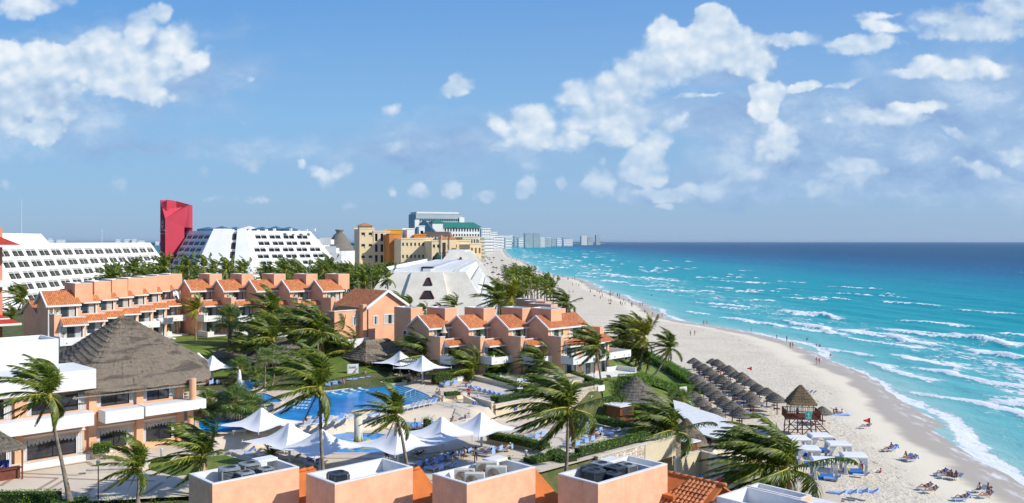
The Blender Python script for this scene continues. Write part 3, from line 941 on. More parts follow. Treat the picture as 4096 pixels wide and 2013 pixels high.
bands('paving_bands', [[(0, 1945), (62, 1907), (230, 1913), (130, 1972)], [(170, 1972), (268, 1915), (410, 1920), (340, 1975)], [(70, 1893), (350, 1848), (375, 1866)], [(70, 1893), (305, 1902), (360, 1892)],
      [(0, 1905), (30, 1905)], [(385, 1990), (480, 1920), (620, 1925)], [(560, 1990), (650, 1930)],
      [(2040, 1702), (2130, 1718), (2075, 1745), (1990, 1740)], [(2160, 1712), (2240, 1690), (2250, 1715), (2160, 1712)], [(2075, 1745), (2190, 1735), (2290, 1730), (2300, 1790), (2200, 1790), (2170, 1750)],
      [(2290, 1730), (2420, 1700), (2560, 1725)], [(2300, 1790), (2420, 1812)], [(2120, 1768), (2160, 1748), (2240, 1752), (2270, 1780)],
      [(1210, 1705), (1260, 1695), (1330, 1720), (1390, 1722)], [(1500, 1702), (1560, 1720), (1640, 1716), (1700, 1725)], [(1180, 1832), (1560, 1836), (1900, 1790)], [(1470, 1640), (1560, 1660), (1690, 1640)]], ZL)
bands('paving_lines', [[(1700, 1540), (1790, 1546), (1900, 1565)], [(1700, 1570), (1850, 1582), (1960, 1600)], [(1860, 1560), (1800, 1590), (1840, 1612)], [(1500, 1525), (1640, 1535)]], ZU, 0.4)
def offset_poly(poly, d):
 n = len(poly)
 out = []
 area = sum(poly[k][0] * poly[(k + 1) % n][1] - poly[(k + 1) % n][0] * poly[k][1] for k in range(n))
 sg = 1 if area > 0 else -1
 for k in range(n):
  p0, p1, p2 = Vector(poly[k - 1]), Vector(poly[k]), Vector(poly[(k + 1) % n])
  a = (p1 - p0).normalized()
  b = (p2 - p1).normalized()
  n1 = Vector((a.y, -a.x)) * sg
  n2 = Vector((b.y, -b.x)) * sg
  nn = (n1 + n2)
  nn = nn.normalized() / max(0.45, nn.normalized().dot(n1))
  out.append(tuple(p1 + nn * d))
 return out
POOLW = bpy.data.materials.new('pool_water')
POOLW.use_nodes = True
_t = NT(POOLW.node_tree)
_g = _t.n('ShaderNodeNewGeometry').outputs['Position']
_b = POOLW.node_tree.nodes['Principled BSDF']
_v = _t.n('ShaderNodeTexVoronoi', {'Vector': _t.vm('ADD', _g, _t.vm('SCALE', _t.n('ShaderNodeTexNoise', {'Vector': _g, 'Scale': 0.9}).outputs['Color'], sc=0.9))}, feature='SMOOTH_F1')
_v.inputs['Scale'].default_value = 1.6
_c = _t.mix(_t.mr(_t.noise(_g, 0.25, 4), 0.35, 0.65), (0.006, 0.20, 0.56), (0.015, 0.32, 0.72))
_c = _t.mix(_t.mr(_v.outputs[0], 0.45, 0.85, 0, .35), _c, (0.10, 0.46, 0.78))
_t.set(_b, 'Base Color', _c)
_b.inputs['Roughness'].default_value = 0.16
_b.inputs['Specular IOR Level'].default_value = 0.15
_bn = _t.n('ShaderNodeBump')
_bn.inputs['Distance'].default_value = 0.02
_bn.inputs['Strength'].default_value = 0.5
_t.set(_bn, 'Height', _t.noise(_g, 2.4, 4, 0.6))
_t.set(_b, 'Normal', _bn.outputs[0])
def pool(name, pix, z, label, wide=0.45, high=0.10, m=POOLW):
 poly = [tuple(P(px, py, z)[:2]) for px, py in pix]
 c = Vector((sum(p[0] for p in poly) / len(poly), sum(p[1] for p in poly) / len(poly), z))
 th = thing(name, label, 'pool', c)
 w = patch('pool_water', poly, m, z + 0.05)
 w.parent = th
 w.location = -c
 outer = offset_poly(poly, wide)
 mb = MB()
 n = len(poly)
 for k in range(n):
  a, b_, c_, d = poly[k], poly[(k + 1) % n], outer[(k + 1) % n], outer[k]
  mb.hexa([(a[0], a[1], z), (b_[0], b_[1], z), (c_[0], c_[1], z), (d[0], d[1], z), (a[0], a[1], z + high), (b_[0], b_[1], z + high), (c_[0], c_[1], z + high), (d[0], d[1], z + high)])
 o = mb.build('coping', DECKL, th)
 o.location = -c
 return th
def smooth_poly(pix, it=1):
 for _ in range(it):
  out = []
  n = len(pix)
  for k in range(n):
   a, b_ = pix[k], pix[(k + 1) % n]
   out += [(a[0] * .75 + b_[0] * .25, a[1] * .75 + b_[1] * .25), (a[0] * .25 + b_[0] * .75, a[1] * .25 + b_[1] * .75)]
  pix = out
 return pix
mainp = pool('swimming_pool', smooth_poly([(790, 1664), (900, 1674), (1030, 1674), (1110, 1652), (1160, 1618), (1205, 1592), (1270, 1574), (1450, 1550), (1560, 1542), (1640, 1550), (1752, 1600), (1640, 1620), (1500, 1644), (1360, 1664), (1180, 1692), (1020, 1718), (920, 1732), (800, 1736)], 2), ZU,
    'long irregular main swimming pool with wide beach entry steps')
sunp = pool('sun_pool', smooth_poly([(1128, 1765), (1252, 1744), (1317, 1731), (1565, 1738), (1709, 1786), (1640, 1802), (1575, 1814), (1268, 1814), (1180, 1790)], 1), ZL,
   'diamond shaped blue pool with painted sun mosaic around a column')
jac = pool('whirlpool', smooth_poly([(1590, 1688), (1612, 1678), (1650, 1680), (1672, 1668), (1720, 1668), (1742, 1685), (1720, 1704), (1680, 1714), (1640, 1712), (1618, 1700), (1600, 1698)], 1), ZL + 0.25,
   'small rounded whirlpool with bathers beside the glass fence', 0.3)
for pix, lab in (([(945, 1532), (1000, 1525), (1062, 1530), (1040, 1552), (1000, 1568), (955, 1560)], 'small upper pool behind the white fountain'), ([(1010, 1545), (1055, 1540), (1070, 1558), (1030, 1566)], 'shallow stepped basin beside the small upper pool'),
     ([(1030, 1576), (1060, 1578), (1135, 1608), (1110, 1618), (1050, 1612), (1028, 1596)], 'raised spill-over basin above the main pool')):
 pool('upper_pool', smooth_poly(pix, 1), 10.0, lab, 0.3, 0.2)
mb = MB()
for k in range(7):
 p = P(1600 - k * 4, 1548 + k * 7.5, ZU)
 q = P(1745 - k * 13, 1598 + k * 1.5, ZU)
 d = (q - p).normalized()
 nn = Vector((-d.y, d.x, 0)) * 0.34
 z = 0.075 - 0.002 * k
 mb.face([(p - nn) + Vector((0, 0, z)), (q - nn) + Vector((0, 0, z)), q + Vector((0, 0, z)), p + Vector((0, 0, z))], 0)
o = mb.build('entry_steps', mat('submerged_step', (0.15, 0.37, 0.46), 0.3, 0.2, 1.0, 0, 1, 0.6), mainp)
o.location = -mainp.location
LEDGE = mat('ledge_tile', (0.50, 0.66, 0.68), 0.3, 0.1, 2.0)
for k, (px, py) in enumerate(((1215, 1598), (1212, 1610), (1202, 1622), (1198, 1634), (1345, 1578), (1385, 1572), (1420, 1566), (1452, 1560))):
 p = P(px, py, ZU) - mainp.location
 ml = MB()
 ml.M = Matrix.Translation(p) @ Matrix.Rotation(R(-8 if k < 4 else -38), 4, 'Z')
 prof = [(-1.0, 0.32), (-0.55, 0.14), (0.0, 0.075), (0.5, 0.10), (1.0, 0.062)]
 for (x0, z0), (x1, z1) in zip(prof, prof[1:]):
  ml.hexa([(x0, -.3, 0.052), (x1, -.3, 0.052), (x1, .3, 0.052), (x0, .3, 0.052), (x0, -.3, z0), (x1, -.3, z1), (x1, .3, z1), (x0, .3, z0)])
 ml.build('water_ledge', LEDGE, mainp, True)
SUNR = mat('mosaic_red', (0.42, 0.10, 0.05), 0.3, 0.25, 3)
SUNY = mat('mosaic_yellow', (0.52, 0.55, 0.08), 0.3, 0.2, 3)
cc = P(1436, 1778, ZL)
mm = MB()
for k in range(8):
 a = 2 * PI * k / 8 + 0.2
 for j in range(7):
  r0, r1 = 0.8 + j * 0.42, 0.8 + (j + 1) * 0.42
  w0, w1 = 0.50 * (1 - j / 8), 0.50 * (1 - (j + 1) / 8)
  a0, a1 = a + 0.05 * j * j * 0.35, a + 0.05 * (j + 1) ** 2 * 0.35
  d0, d1 = Vector((math.cos(a0), math.sin(a0), 0)), Vector((math.cos(a1), math.sin(a1), 0))
  n0, n1 = Vector((-d0.y, d0.x, 0)), Vector((-d1.y, d1.x, 0))
  z = Vector((0, 0, 0.058))
  b = cc - sunp.location
  mm.face([b + d0 * r0 - n0 * w0 + z, b + d1 * r1 - n1 * w1 + z, b + d1 * r1 + n1 * w1 + z, b + d0 * r0 + n0 * w0 + z], 1 if (j > 2 or k % 2) else 0)
mm.build('sun_mosaic', [SUNR, SUNY], sunp)
# ---- lawns
lawnE = [(11.5, 133), (13.2, 128), (13.4, 124.5), (18, 127), (24, 136), (33, 158), (34, 162), (33.5, 175), (31.5, 195), (28, 212), (17, 205), (13, 160), (11, 134)]
structure(patch('lawn', [(p[0], p[1]) for p in lawnE], GRASS, lambda x, y: zg1(x, y) + 0.06, 1.5))
structure(patch('lawn', [(-66, 128), (-45, 130.5), (-30, 136.5), (-22, 142), (-22, 152), (-30, 162), (-58, 162), (-66, 150)], GRASS, lambda x, y: zg1(x, y) + 0.06, 1.5))
structure(patch('lawn', [tuple(P(*p, ZU)[:2]) for p in ((1290, 1450), (1480, 1480), (1520, 1515), (1400, 1530), (1300, 1540), (1240, 1500))], GRASS, lambda x, y: max(zg1(x, y), ZU) + 0.07, 1.5))
structure(patch('lawn', [tuple(P(*p, 9.0)[:2]) for p in ((870, 1500), (960, 1500), (990, 1530), (930, 1545), (865, 1530))], GRASS, 8.9))
structure(patch('lawn', [tuple(P(*p, ZL)[:2]) for p in ((590, 1850), (900, 1822), (1000, 1850), (1010, 1880), (700, 1905), (600, 1880))], GRASS, ZL + 0.05))
structure(patch('lawn', [ab(66, -57.5)[:2], ab(69.8, -57.5)[:2], ab(69.8, -59.4)[:2], ab(74.0, -59.4)[:2], ab(76.0, -54)[:2], ab(66, -52)[:2]], GRASS, lambda x, y: 6.3 - 1.0 * smooth01(((x - y) * CR + 58) / 4), 1.0))
structure(patch('entrance_path', [(10, 93), (14, 96), (19, 101.5), (20.5, 106.5), (27, 110), (34, 108), (36, 96), (30, 84), (14, 84)], DECK, 2.0))
FARG = mat('far_greenery', (0.045, 0.085, 0.035), 0.9, 0.3, 0.01)
mb = MB()
rs = random.Random(2)
def strip(mb, pts, depth, h):
 for (a, b_) in zip(pts, pts[1:]):
  hh = h * rs.uniform(0.7, 1.3)
  mb.hexa([(a[0], a[1], -1), (b_[0], b_[1], -1), (b_[0], b_[1] + depth, -1), (a[0], a[1] + depth, -1), (a[0], a[1], hh), (b_[0], b_[1], hh), (b_[0], b_[1] + depth, hh * 1.1), (a[0], a[1] + depth, hh * 1.1)])
strip(mb, [(-5200 + 115 * k, 8000 + 160 * math.sin(k * .3)) for k in range(34)], 500, 13)
structure(mb.build('far_shore', FARG))
mb = MB()
pts = [P(px, py, 0) for px, py in ((2020, 984), (2030, 980), (2060, 977.5), (2110, 976.0), (2200, 975.2), (2300, 974.8), (2418, 974.6))]
front = [(p.x, p.y) for p in pts]
back = [(p.x - 60, p.y + 1500) for p in pts]
mb.prism(front + back[::-1], -1, 3)
structure(mb.build('far_beach', mat('far_sand', (0.62, 0.55, 0.45), 0.9, 0.05, 0.01)))
mb = MB()
strip(mb, [(p.x - 5, p.y + 90) for p in pts], 900, 16)
structure(mb.build('far_land', FARG))
# ================================================================== BUILDINGS
def tiled(name, quads, m, parent, thick=0.10, fascia=None, fh=0.22):
 """roof slabs; quads: (eave0, eave1, ridge1, ridge0); UV in metres; white fascia board under the eave"""
 v, f, uv, mi = [], [], [], []
 for q in quads:
  q = [Vector(p) for p in q]
  n = (q[1] - q[0]).cross(q[3] - q[0]).normalized()
  if n.z < 0:
   n = -n
  i = len(v)
  v += [tuple(p) for p in q] + [tuple(p - n * thick) for p in q]
  W_ = (q[1] - q[0]).length
  off = (q[3] - q[0]).dot((q[1] - q[0]).normalized())
  W2 = (q[2] - q[3]).length
  H_ = ((q[3] - q[0]) - (q[1] - q[0]).normalized() * off).length
  f.append((i, i + 1, i + 2, i + 3))
  uv.append([(0, 0), (W_, 0), (off + W2, H_), (off, H_)])
  mi.append(0)
  for a, b in ((0, 1), (1, 2), (2, 3), (3, 0)):
   f.append((i + b, i + a, i + a + 4, i + b + 4))
   uv.append([(0, 0), (0.1, 0), (0.1, .1), (0, .1)])
   mi.append(1)
  f.append((i + 7, i + 6, i + 5, i + 4))
  uv.append([(0, 0)] * 4)
  mi.append(1)
 me = bpy.data.meshes.new(name)
 me.from_pydata(v, [], f)
 me.materials.append(m)
 me.materials.append(fascia or m)
 me.polygons.foreach_set('material_index', mi)
 ul = me.uv_layers.new(name='UVMap')
 k = 0
 for poly, u in zip(f, uv):
  for c in u:
   ul.data[k].uv = c
   k += 1
 me.update()
 o = bpy.data.objects.new(name, me)
 C.objects.link(o)
 o.parent = parent
 return o
def mesh_child(me, name, parent, M):
 o = bpy.data.objects.new(name, me)
 C.objects.link(o)
 o.parent = parent
 o.matrix_local = M
 return o
def frame_M(o, ux, uz):
 ux, uz = Vector(ux).normalized(), Vector(uz).normalized()
 n = ux.cross(uz)
 M = Matrix((ux, -n, uz)).transposed().to_4x4()
 M.translation = Vector(o)
 return M
_doors = {}
def door_meshes(w, h):
 """dark sliding door frame with panes, and its drawn curtains"""
 k = (round(w, 2), round(h, 2))
 if k not in _doors:
  mb = MB()
  for x in (0, w - .07):
   mb.box(x, x + .07, -.05, .05, 0, h)
  for i in range(1, 3):
   mb.box(w * i / 3 - .03, w * i / 3 + .03, -.06, .04, 0, h)
  mb.box(0, w, -.05, .05, h - .07, h)
  mb.box(0, w, -.05, .05, 0, .06)
  fr = mb.build('tmp', DARKF)
  mb = MB()
  mb.box(.07, w - .07, .0, .02, .06, h - .07)
  gl = mb.build('tmp', GLASS)
  cs_ = []
  for (a, b) in ((.09, w * .30), (w * .64, w - .09)):
   mb = MB()
   n = max(4, int((b - a) / .12))
   for i in range(n):
    x0, x1 = a + (b - a) * i / n, a + (b - a) * (i + 1) / n
    y0, y1 = (-.012, -.03) if i % 2 else (-.03, -.012)
    mb.face([(x0, y0, .08), (x1, y1, .08), (x1, y1, h - .09), (x0, y0, h - .09)])
   cs_.append(mb.build('tmp', CURT))
  ms = (fr.data, gl.data, [c.data for c in cs_])
  for o in [fr, gl] + cs_:
   bpy.data.objects.remove(o)
  _doors[k] = ms
 return _doors[k]
def add_door(parent, o, ux, uz, w, h, name='sliding_door'):
 fr, gl, cu = door_meshes(w, h)
 d = mesh_child(fr, name, parent, frame_M(o, ux, uz))
 mesh_child(gl, 'glass_pane', d, Matrix())
 for c in cu:
  mesh_child(c, 'curtain', d, Matrix())
 return d
def potted(name, loc, s, label, leaf=None, pot=True):
 """bushy plant in a white pot"""
 rs = random.Random(int(loc[0] * 31 + loc[1] * 17))
 th = thing(name, label, 'plant', loc, 0, 'potted plants on the villa terraces')
 if pot:
  mb = MB()
  mb.lathe([(.16 * s, 0), (.22 * s, .32 * s), (.2 * s, .33 * s), (.18 * s, .3 * s)], 10)
  mb.build('pot', WHITE, th)
 mb = MB()
 for k in range(70):
  a, e = rs.uniform(0, 2 * PI), rs.uniform(.15, 1.4)
  d = Vector((math.cos(a) * math.cos(e), math.sin(a) * math.cos(e), math.sin(e)))
  b = Vector((0, 0, .28 * s)) + d * rs.uniform(.05, .55) * s
  l = rs.uniform(.15, .3) * s
  sd = d.cross(Vector((0, 0, 1)))
  sd = (sd.normalized() if sd.length > .1 else Vector((1, 0, 0))) * .05 * s
  tip = b + (d + Vector((rs.uniform(-.4, .4), rs.uniform(-.4, .4), rs.uniform(-.3, .2)))) * l
  mb.face([b - sd, b + sd, tip])
  mb.face([b - sd * 1.6 + Vector((0, 0, .05)), tip - sd, tip + sd])
 mb.build('foliage', leaf or HEDGE, th)
 return th
F1, F2, EA, RI, BT = 2.9, 5.8, 8.1, 9.75, 10.75
UW = 4.24
def villa(label, x, y, z, sc=(1, 1, 1), W_=UW, group='terraced villas', balc=True, first=False, box=True, rz=R(45), tm=None, backwing=False, name='villa', terr=True):
 th = thing(name, label, 'villa', (x, y, z), rz, group, sc)
 W_ = W_
 dz = 2.2
 mb = MB()
 ux, uz = (1, 0, 0), (0, 0, 1)
 doorsx = (.85, 3.75) if W_ < 6 else None
 hole2 = [(doorsx[0], doorsx[1], 0.0, dz)] if doorsx else [(.8, 3.4, 0, dz), (5.0, 8.0, 0, dz)]
 mb.holed((0, 0, F2), ux, uz, W_, EA - F2, hole2, .22)
 pent = lambda xx: [(xx, 0, F2), (xx, 4.6, F2), (xx, 4.6, EA), (xx, 2.3, RI - .08), (xx, 0, EA)]
 mb.face(pent(0)[::-1])
 mb.face(pent(W_))
 mb.face([(W_, 4.6, -6), (0, 4.6, -6), (0, 4.6, EA), (W_, 4.6, EA)])
 yb = -2.6
 mb.holed((0, yb, F1), ux, uz, W_, F2 - F1, hole2, .22)
 mb.holed((0, yb, 0), ux, uz, W_, F1, hole2, .22)
 mb.face([(0, yb, -6), (W_, yb, -6), (W_, yb, 0), (0, yb, 0)])
 for xx in (0, W_):
  q = [(xx, yb, -6), (xx, 4.6, -6), (xx, 4.6, F2), (xx, yb, F2)]
  mb.face(q[::-1] if xx == 0 else q)
 mb.face([(0, yb, F2), (W_, yb, F2), (W_, 0, F2), (0, 0, F2)])
 mb.box(0.002, .26, yb + .002, 0.3, F2 - .01, F2 + .80)
 mb.box(.26, .95, yb + .002, yb + .26, F2 - .01, F2 + .80)
 mb.box(.95, W_ - .002, yb + .002, yb + .22, F2 - .01, F2 + .36)
 mb.build('wall', PEACH, th)
 cp = MB()
 cp.box(-.04, .30, yb - .04, 0.0, F2 + .80, F2 + .87)
 cp.box(.30, .99, yb - .04, yb + .30, F2 + .80, F2 + .87)
 cp.box(.99, W_, yb - .03, yb + .26, F2 + .36, F2 + .43)
 cp.build('coping', WHITE, th)
 tiled('tile_roof', [((-.32, -.42, EA - .30), (W_ + .12, -.42, EA - .30), (W_ + .12, 2.3, RI), (-.32, 2.3, RI)), ((W_ + .12, 5.0, EA - .25), (-.32, 5.0, EA - .25), (-.32, 2.3, RI), (W_ + .12, 2.3, RI))], tm or TILE, th, .12, WHITE)
 tr = MB()
 for (a, b) in (((-.36, -.46, EA - .36), (-.36, 2.3, RI - .03)), ((-.36, 5.0, EA - .31), (-.36, 2.3, RI - .03))):
  tr.hexa([(a[0] - .05, a[1], a[2] - .2), (a[0] + .14, a[1], a[2] - .2), (b[0] + .14, b[1], b[2] - .24), (b[0] - .05, b[1], b[2] - .24), (a[0] - .05, a[1], a[2] + .09), (a[0] + .14, a[1], a[2] + .09), (b[0] + .14, b[1], b[2] + .07), (b[0] - .05, b[1], b[2] + .07)])
 tr.box(-.22, W_ + .12, -.50, -.40, EA - .56, EA - .31)
 tr.box(-.22, W_ + .1, -.40, -.01, EA - .56, EA - .50)
 tr.build('white_trim', WHITE, th)
 x0 = .78
 tiled('lean_to_roof', [((x0, -3.75, F2 - .62), (W_ - .05, -3.75, F2 - .62), (W_ - .05, yb - .012, F2 + .22), (x0, yb - .012, F2 + .22))], tm or TILE, th, .10, WHITE)
 ls = MB()
 ls.box(x0, W_ - .05, -3.82, -3.72, F2 - .84, F2 - .62)
 for xx in (x0, W_ - .12):
  ls.extr([(xx, -3.72, F2 - .84), (xx, yb - .01, F2 - .84), (xx, yb - .01, F2 + .05), (xx, -3.72, F2 - .64)], (.07, 0, 0))
 ls.build('lean_to_trim', WHITE, th)
 if balc:
  bb = MB()
  by = -5.1
  bb.box(-.06, W_ + .06, by, yb - .01, F1 - .45, F1 - .12)
  bb.box(-.06, .14, by, yb - .01, F1 - .12, F1 + .80)
  bb.box(.14, W_ + .06, by, by + .2, F1 - .12, F1 + .62)
  bb.box(.14, .80, by + .2, by + .75, F1 - .12, F1 + .78)
  for xx in (.9, 2.6):
   bb.tube([(xx, by + .02, F1 - .02), (xx, by - .14, F1 - .02)], .10, 8)
  bb.build('balcony', WHITE, th)
  if terr:
   gt = MB()
   gt.box(-.1, .12, -6.6, yb - .01, -1, .78)
   gt.box(.12, 1.1, -6.6, -6.05, -1, .78)
   gt.box(.12, W_, -6.3, yb - .01, -1, 0.06)
   gt.build('garden_wall', WHITE, th)
 for zz, yy in ((F2 + .02, 0), (F1 + .02, yb), (.02, yb)):
  for h in hole2:
   add_door(th, (h[0] + .02, yy + .19, zz), ux, uz, h[1] - h[0] - .04, dz - .06)
  for h in hole2:
   for xx in (h[1] + .01, h[0] - .22):
    sh = MB()
    for i in range(3):
     sh.box(xx + i * .07, xx + .06 + i * .07, yy - .07 + .01 * (i % 2), yy - .005, zz, zz + dz)
    sh.build('shutter', WHITE, th)
 if box:
  roof_box(th, W_ - .34 if W_ < 6 else 1.6, .85, 2.45, 4.45, EA - .2, BT)
 if backwing:
  mb = MB()
  mb.box(.01, 4.2, 4.61, 11, -6, 6.6)
  mb.face([(-.002, 4.6, 6.5), (-.002, 11, 6.5), (-.002, 7.8, 8.0)][::-1])
  mb.build('rear_wing', PEACH, th)
  tiled('rear_roof', [((-.3, 4.4, 6.5), (4.4, 4.4, 6.5), (4.4, 7.8, 8.1), (-.3, 7.8, 8.1)), ((4.4, 11.2, 6.5), (-.3, 11.2, 6.5), (-.3, 7.8, 8.1), (4.4, 7.8, 8.1))], TILE, th, .12, WHITE)
 return th
def roof_box(parent, x, y, w, d, z0, z1, m=None, t=.2, name='rooftop_box', deep=.95):
 """open-topped service box, peach outside and white within"""
 mb = MB()
 x1, y1 = x + w, y + d
 o = [(x, y), (x1, y), (x1, y1), (x, y1)]
 i = [(x + t, y + t), (x1 - t, y + t), (x1 - t, y1 - t), (x + t, y1 - t)]
 zf = z1 - deep
 for k in range(4):
  a, b = o[k], o[(k + 1) % 4]
  c, e = i[k], i[(k + 1) % 4]
  mb.face([(a[0], a[1], z0), (b[0], b[1], z0), (b[0], b[1], z1 - .04), (a[0], a[1], z1 - .04)], 0)
  mb.face([(a[0], a[1], z1 - .04), (b[0], b[1], z1 - .04), (b[0], b[1], z1), (a[0], a[1], z1)], 1)
  mb.face([(a[0], a[1], z1), (b[0], b[1], z1), (e[0], e[1], z1), (c[0], c[1], z1)], 1)
  mb.face([(c[0], c[1], z1), (e[0], e[1], z1), (e[0], e[1], zf), (c[0], c[1], zf)], 1)
 mb.face([(p[0], p[1], zf) for p in i], 1)
 return mb.build(name, [m or PEACH, WHITE2], parent)
# ---- villa rows beyond the pool
vn = 0
plants = []
def terrace_plants(th, lab, k):
 M = th.matrix_basis
 rs = random.Random(k * 7 + 3)
 for (x, y, z, s) in ((.45, -2.45, F2 + .87, .8), (.5, -5.0, F1 + .8, .75), (.6, -6.3, .78, .7), (-0.1, -1.6, F2 + .80, .7)):
  if rs.random() < .85:
   T = Matrix.LocRotScale(th.location, th.rotation_euler, th.scale)
   w = {F2 + .87: 'on the roof terrace corner', F1 + .8: 'on the white balcony', .78: 'on the garden wall', F2 + .80: 'beside the terrace wall'}[z]
   potted('potted_plant', T @ Vector((x, y, z)), s * rs.uniform(.8, 1.3), 'potted plant %s, %s' % (w, lab))
names_L = ['villa at the seaward end of the long inland row', 'second villa of the inland side row', 'third villa of the inland side row', 'fourth villa of the inland side row', 'fifth villa of the inland side row', 'sixth villa of the inland side row']
sideL = ['peach villa with tall bare gable wall behind the big thatched restaurant', 'peach tile-roofed villa, second back from the tall bare gable wall', 'peach tile-roofed villa, third back from the tall bare gable wall',
   'peach tile-roofed villa, fourth back from the tall bare gable wall', 'peach tile-roofed villa, fifth back from the tall bare gable wall', 'peach tile-roofed villa, sixth back from the tall bare gable wall']
for k in range(6):
 th = villa(sideL[k], -65.5 - .08 * k, 124.2 + 6.07 * k, 13.2, group='terraced villas behind the lawn', backwing=(k == 0), tm=TILE)
 terrace_plants(th, 'villa ' + ['with the tall bare gable', 'second from the bare gable', 'third from the bare gable', 'fourth from the bare gable', 'fifth from the bare gable', 'in the inner corner of the row'][k], k)
backL = ['peach villa in the inner corner where the two inland rows meet', 'peach gabled villa next to the inner corner of the inland rows', 'peach gabled villa behind the slender lone palm', 'peach gabled villa behind the thick fan palm',
   'peach gabled villa behind the tall double palm', 'peach gabled villa closing the inland row beside the wide gable house']
for k, x in enumerate((-66.0, -58.5, -52.5, -46.5, -40.5, -34.5)):
 th = villa(backL[k], x, 160.6, 13.2, group='terraced villas behind the lawn')
 terrace_plants(th, ['corner villa', 'villa next to the corner', 'villa behind the slender palm', 'villa behind the thick fan palm', 'villa behind the double palm', 'last inland villa'][k], 10 + k)
frontR = ['peach gabled villa behind the bar, stained tiles and parasol on its terrace', 'second peach gabled villa above the hedged terrace', 'third peach gabled villa, roof box joined by a second box', 'wide corner villa with long tiled roof facing the beach lawn']
for k in range(4):
 th = villa(frontR[k], -13.07 + 6.25 * k, 138.6, 8.7, (1.04, 1.04, .98), group='terraced villas beside the pool', W_=(UW if k < 3 else 8.9), tm=TILE2 if k != 1 else TILE)
 terrace_plants(th, ['villa behind the bar', 'second poolside villa', 'third poolside villa', 'wide corner villa'][k], 20 + k)
th = thing('villa_annex', 'plain peach end block with small white-framed window behind the bar', 'building', (-16.3, 141.9, 8.7), R(45))
mb = MB()
mb.box(0, 2.4, 0, 4.4, -1, 8.0)
mb.build('wall', PEACH, th)
roof_box(th, -.003, -.003, 2.4, 4.406, 8.0, 10.6)
mb = MB()
for (y0, y1, z0, z1) in ((1.0, 1.1, 5.6, 6.9), (1.9, 2.0, 5.6, 6.9), (1.1, 1.9, 6.8, 6.9), (1.1, 1.9, 5.6, 5.7)):
 mb.box(-.06, .01, y0, y1, z0, z1)
mb.box(-.03, -.01, 1.1, 1.9, 5.7, 6.8, 1)
mb.build('window', [WHITE, GLASS], th)
for k, (x, y) in enumerate(((8.3, 157), (7.4, 167.5), (6.6, 175), (5.0, 182))):
 lab = ['beach-side villa whose roof box holds air conditioners', 'second beach-side villa stepping back from the corner villa', 'third beach-side villa stepping back from the corner villa', 'outermost beach-side villa beside the red-roofed lifeguard hut'][k]
 th = thing('villa', lab, 'villa', (x, y, 8.7), R(45), 'beach-side villas')
 mb = MB()
 mb.box(-1, 6.2, -.4, 6.4, -5, 5.4)
 mb.box(.0, 1.9, -.0, 6.0, 5.41, 8.4)
 mb.build('wall', PEACH, th)
 roof_box(th, -.003, -.003, 1.906, 6.006, 5.42, 9.3)
 tiled('tile_roof', [((6.7, -.9, 5.3), (6.7, 6.8, 5.3), (1.91, 6.8, 8.2), (1.91, -.9, 8.2))], TILE2, th, .12, WHITE)
 add_door(th, (6.22, .6, 2.6), (0, 1, 0), (0, 0, 1), 2.6, 2.1)
th = thing('villa_wing', 'lower sea-facing wing of the corner villa with long pale balcony', 'building', (5.68, 138.6, 8.7), R(45))
mb = MB()
mb.holed((9.28, -2.7, 0), (1, 0, 0), (0, 0, 1), 2.6, 5.6, [(.3, 2.2, 0, 2.2), (.3, 2.2, 2.9, 5.1)], .22)
mb.box(9.28, 11.88, -2.48, 4.5, -5, 5.6)
mb.box(10.9, 11.88, -1.6, 1.2, 5.6, 7.2)
mb.build('wall', PEACH, th)
tiled('tile_roof', [((9.2, -3.9, 5.1), (12.2, -3.9, 5.1), (11.9, -1.0, 6.3), (9.2, -1.0, 6.3))], TILE2, th, .12, WHITE)
mb = MB()
mb.box(9.3, 14.4, -5.3, -2.72, F1 - .50, F1 - .17)
mb.box(9.3, 14.4, -5.3, -5.1, F1 - .17, F1 + .58)
mb.box(14.2, 14.4, -5.1, 1.5, F1 - .5, F1 + .58)
mb.box(11.9, 14.2, -2.72, 1.5, F1 - .50, F1 - .17)
for xx in (10.2, 12.6, 13.9):
 mb.tube([(xx, -5.28, F1 - .1), (xx, -5.5, F1 - .1)], .11, 8)
mb.box(9.3, 13.6, -7.0, -2.75, -5, 0.05)
mb.box(13.4, 13.6, -7.0, -2.75, .05, .8)
mb.box(10.8, 13.4, -3.2, -2.75, .05, .8)
mb.build('balcony', WHITE, th)
for zz in (.02, F1):
 add_door(th, (9.6, -2.5, zz), (1, 0, 0), (0, 0, 1), 1.86, 2.12)
# ---- wide gable house between the rows
th = thing('gable_house', 'peach house with one wide white-edged gable and three curtained windows', 'house', (-21.4, 150, 10.2), R(45))
mb = MB()
hs = [(1.0, 1.9, 5.9, 7.2), (3.3, 5.5, 5.8, 7.3)]
mb.holed((-3.75, 0, -2), (1, 0, 0), (0, 0, 1), 7.5, 11.0, [(a, b, c + 2, d + 2) for a, b, c, d in hs], .15)
mb.face([(-3.75, 0, 9.0), (3.75, 0, 9.0), (0, 0, 11.3)])
mb.box(-3.75, 3.75, .16, 9.2, -2, 9.0)
mb.box(-9.5, -3.75, 1.4, 3.6, -2, 8.3)
mb.box(-4.7, -3.9, .2, 1.4, -2, 9.3)
mb.box(-9.5, -9.3, -1.2, 1.4, -2, 3.6)
mb.build('wall', PEACH, th)
tiled('tile_roof', [((-4.3, -.4, 8.75), (-4.3, 9.5, 8.75), (0, 9.5, 11.5), (0, -.4, 11.5)), ((4.3, 9.5, 8.75), (4.3, -.4, 8.75), (0, -.4, 11.5), (0, 9.5, 11.5))], TILE, th, .14, WHITE)
mb = MB()
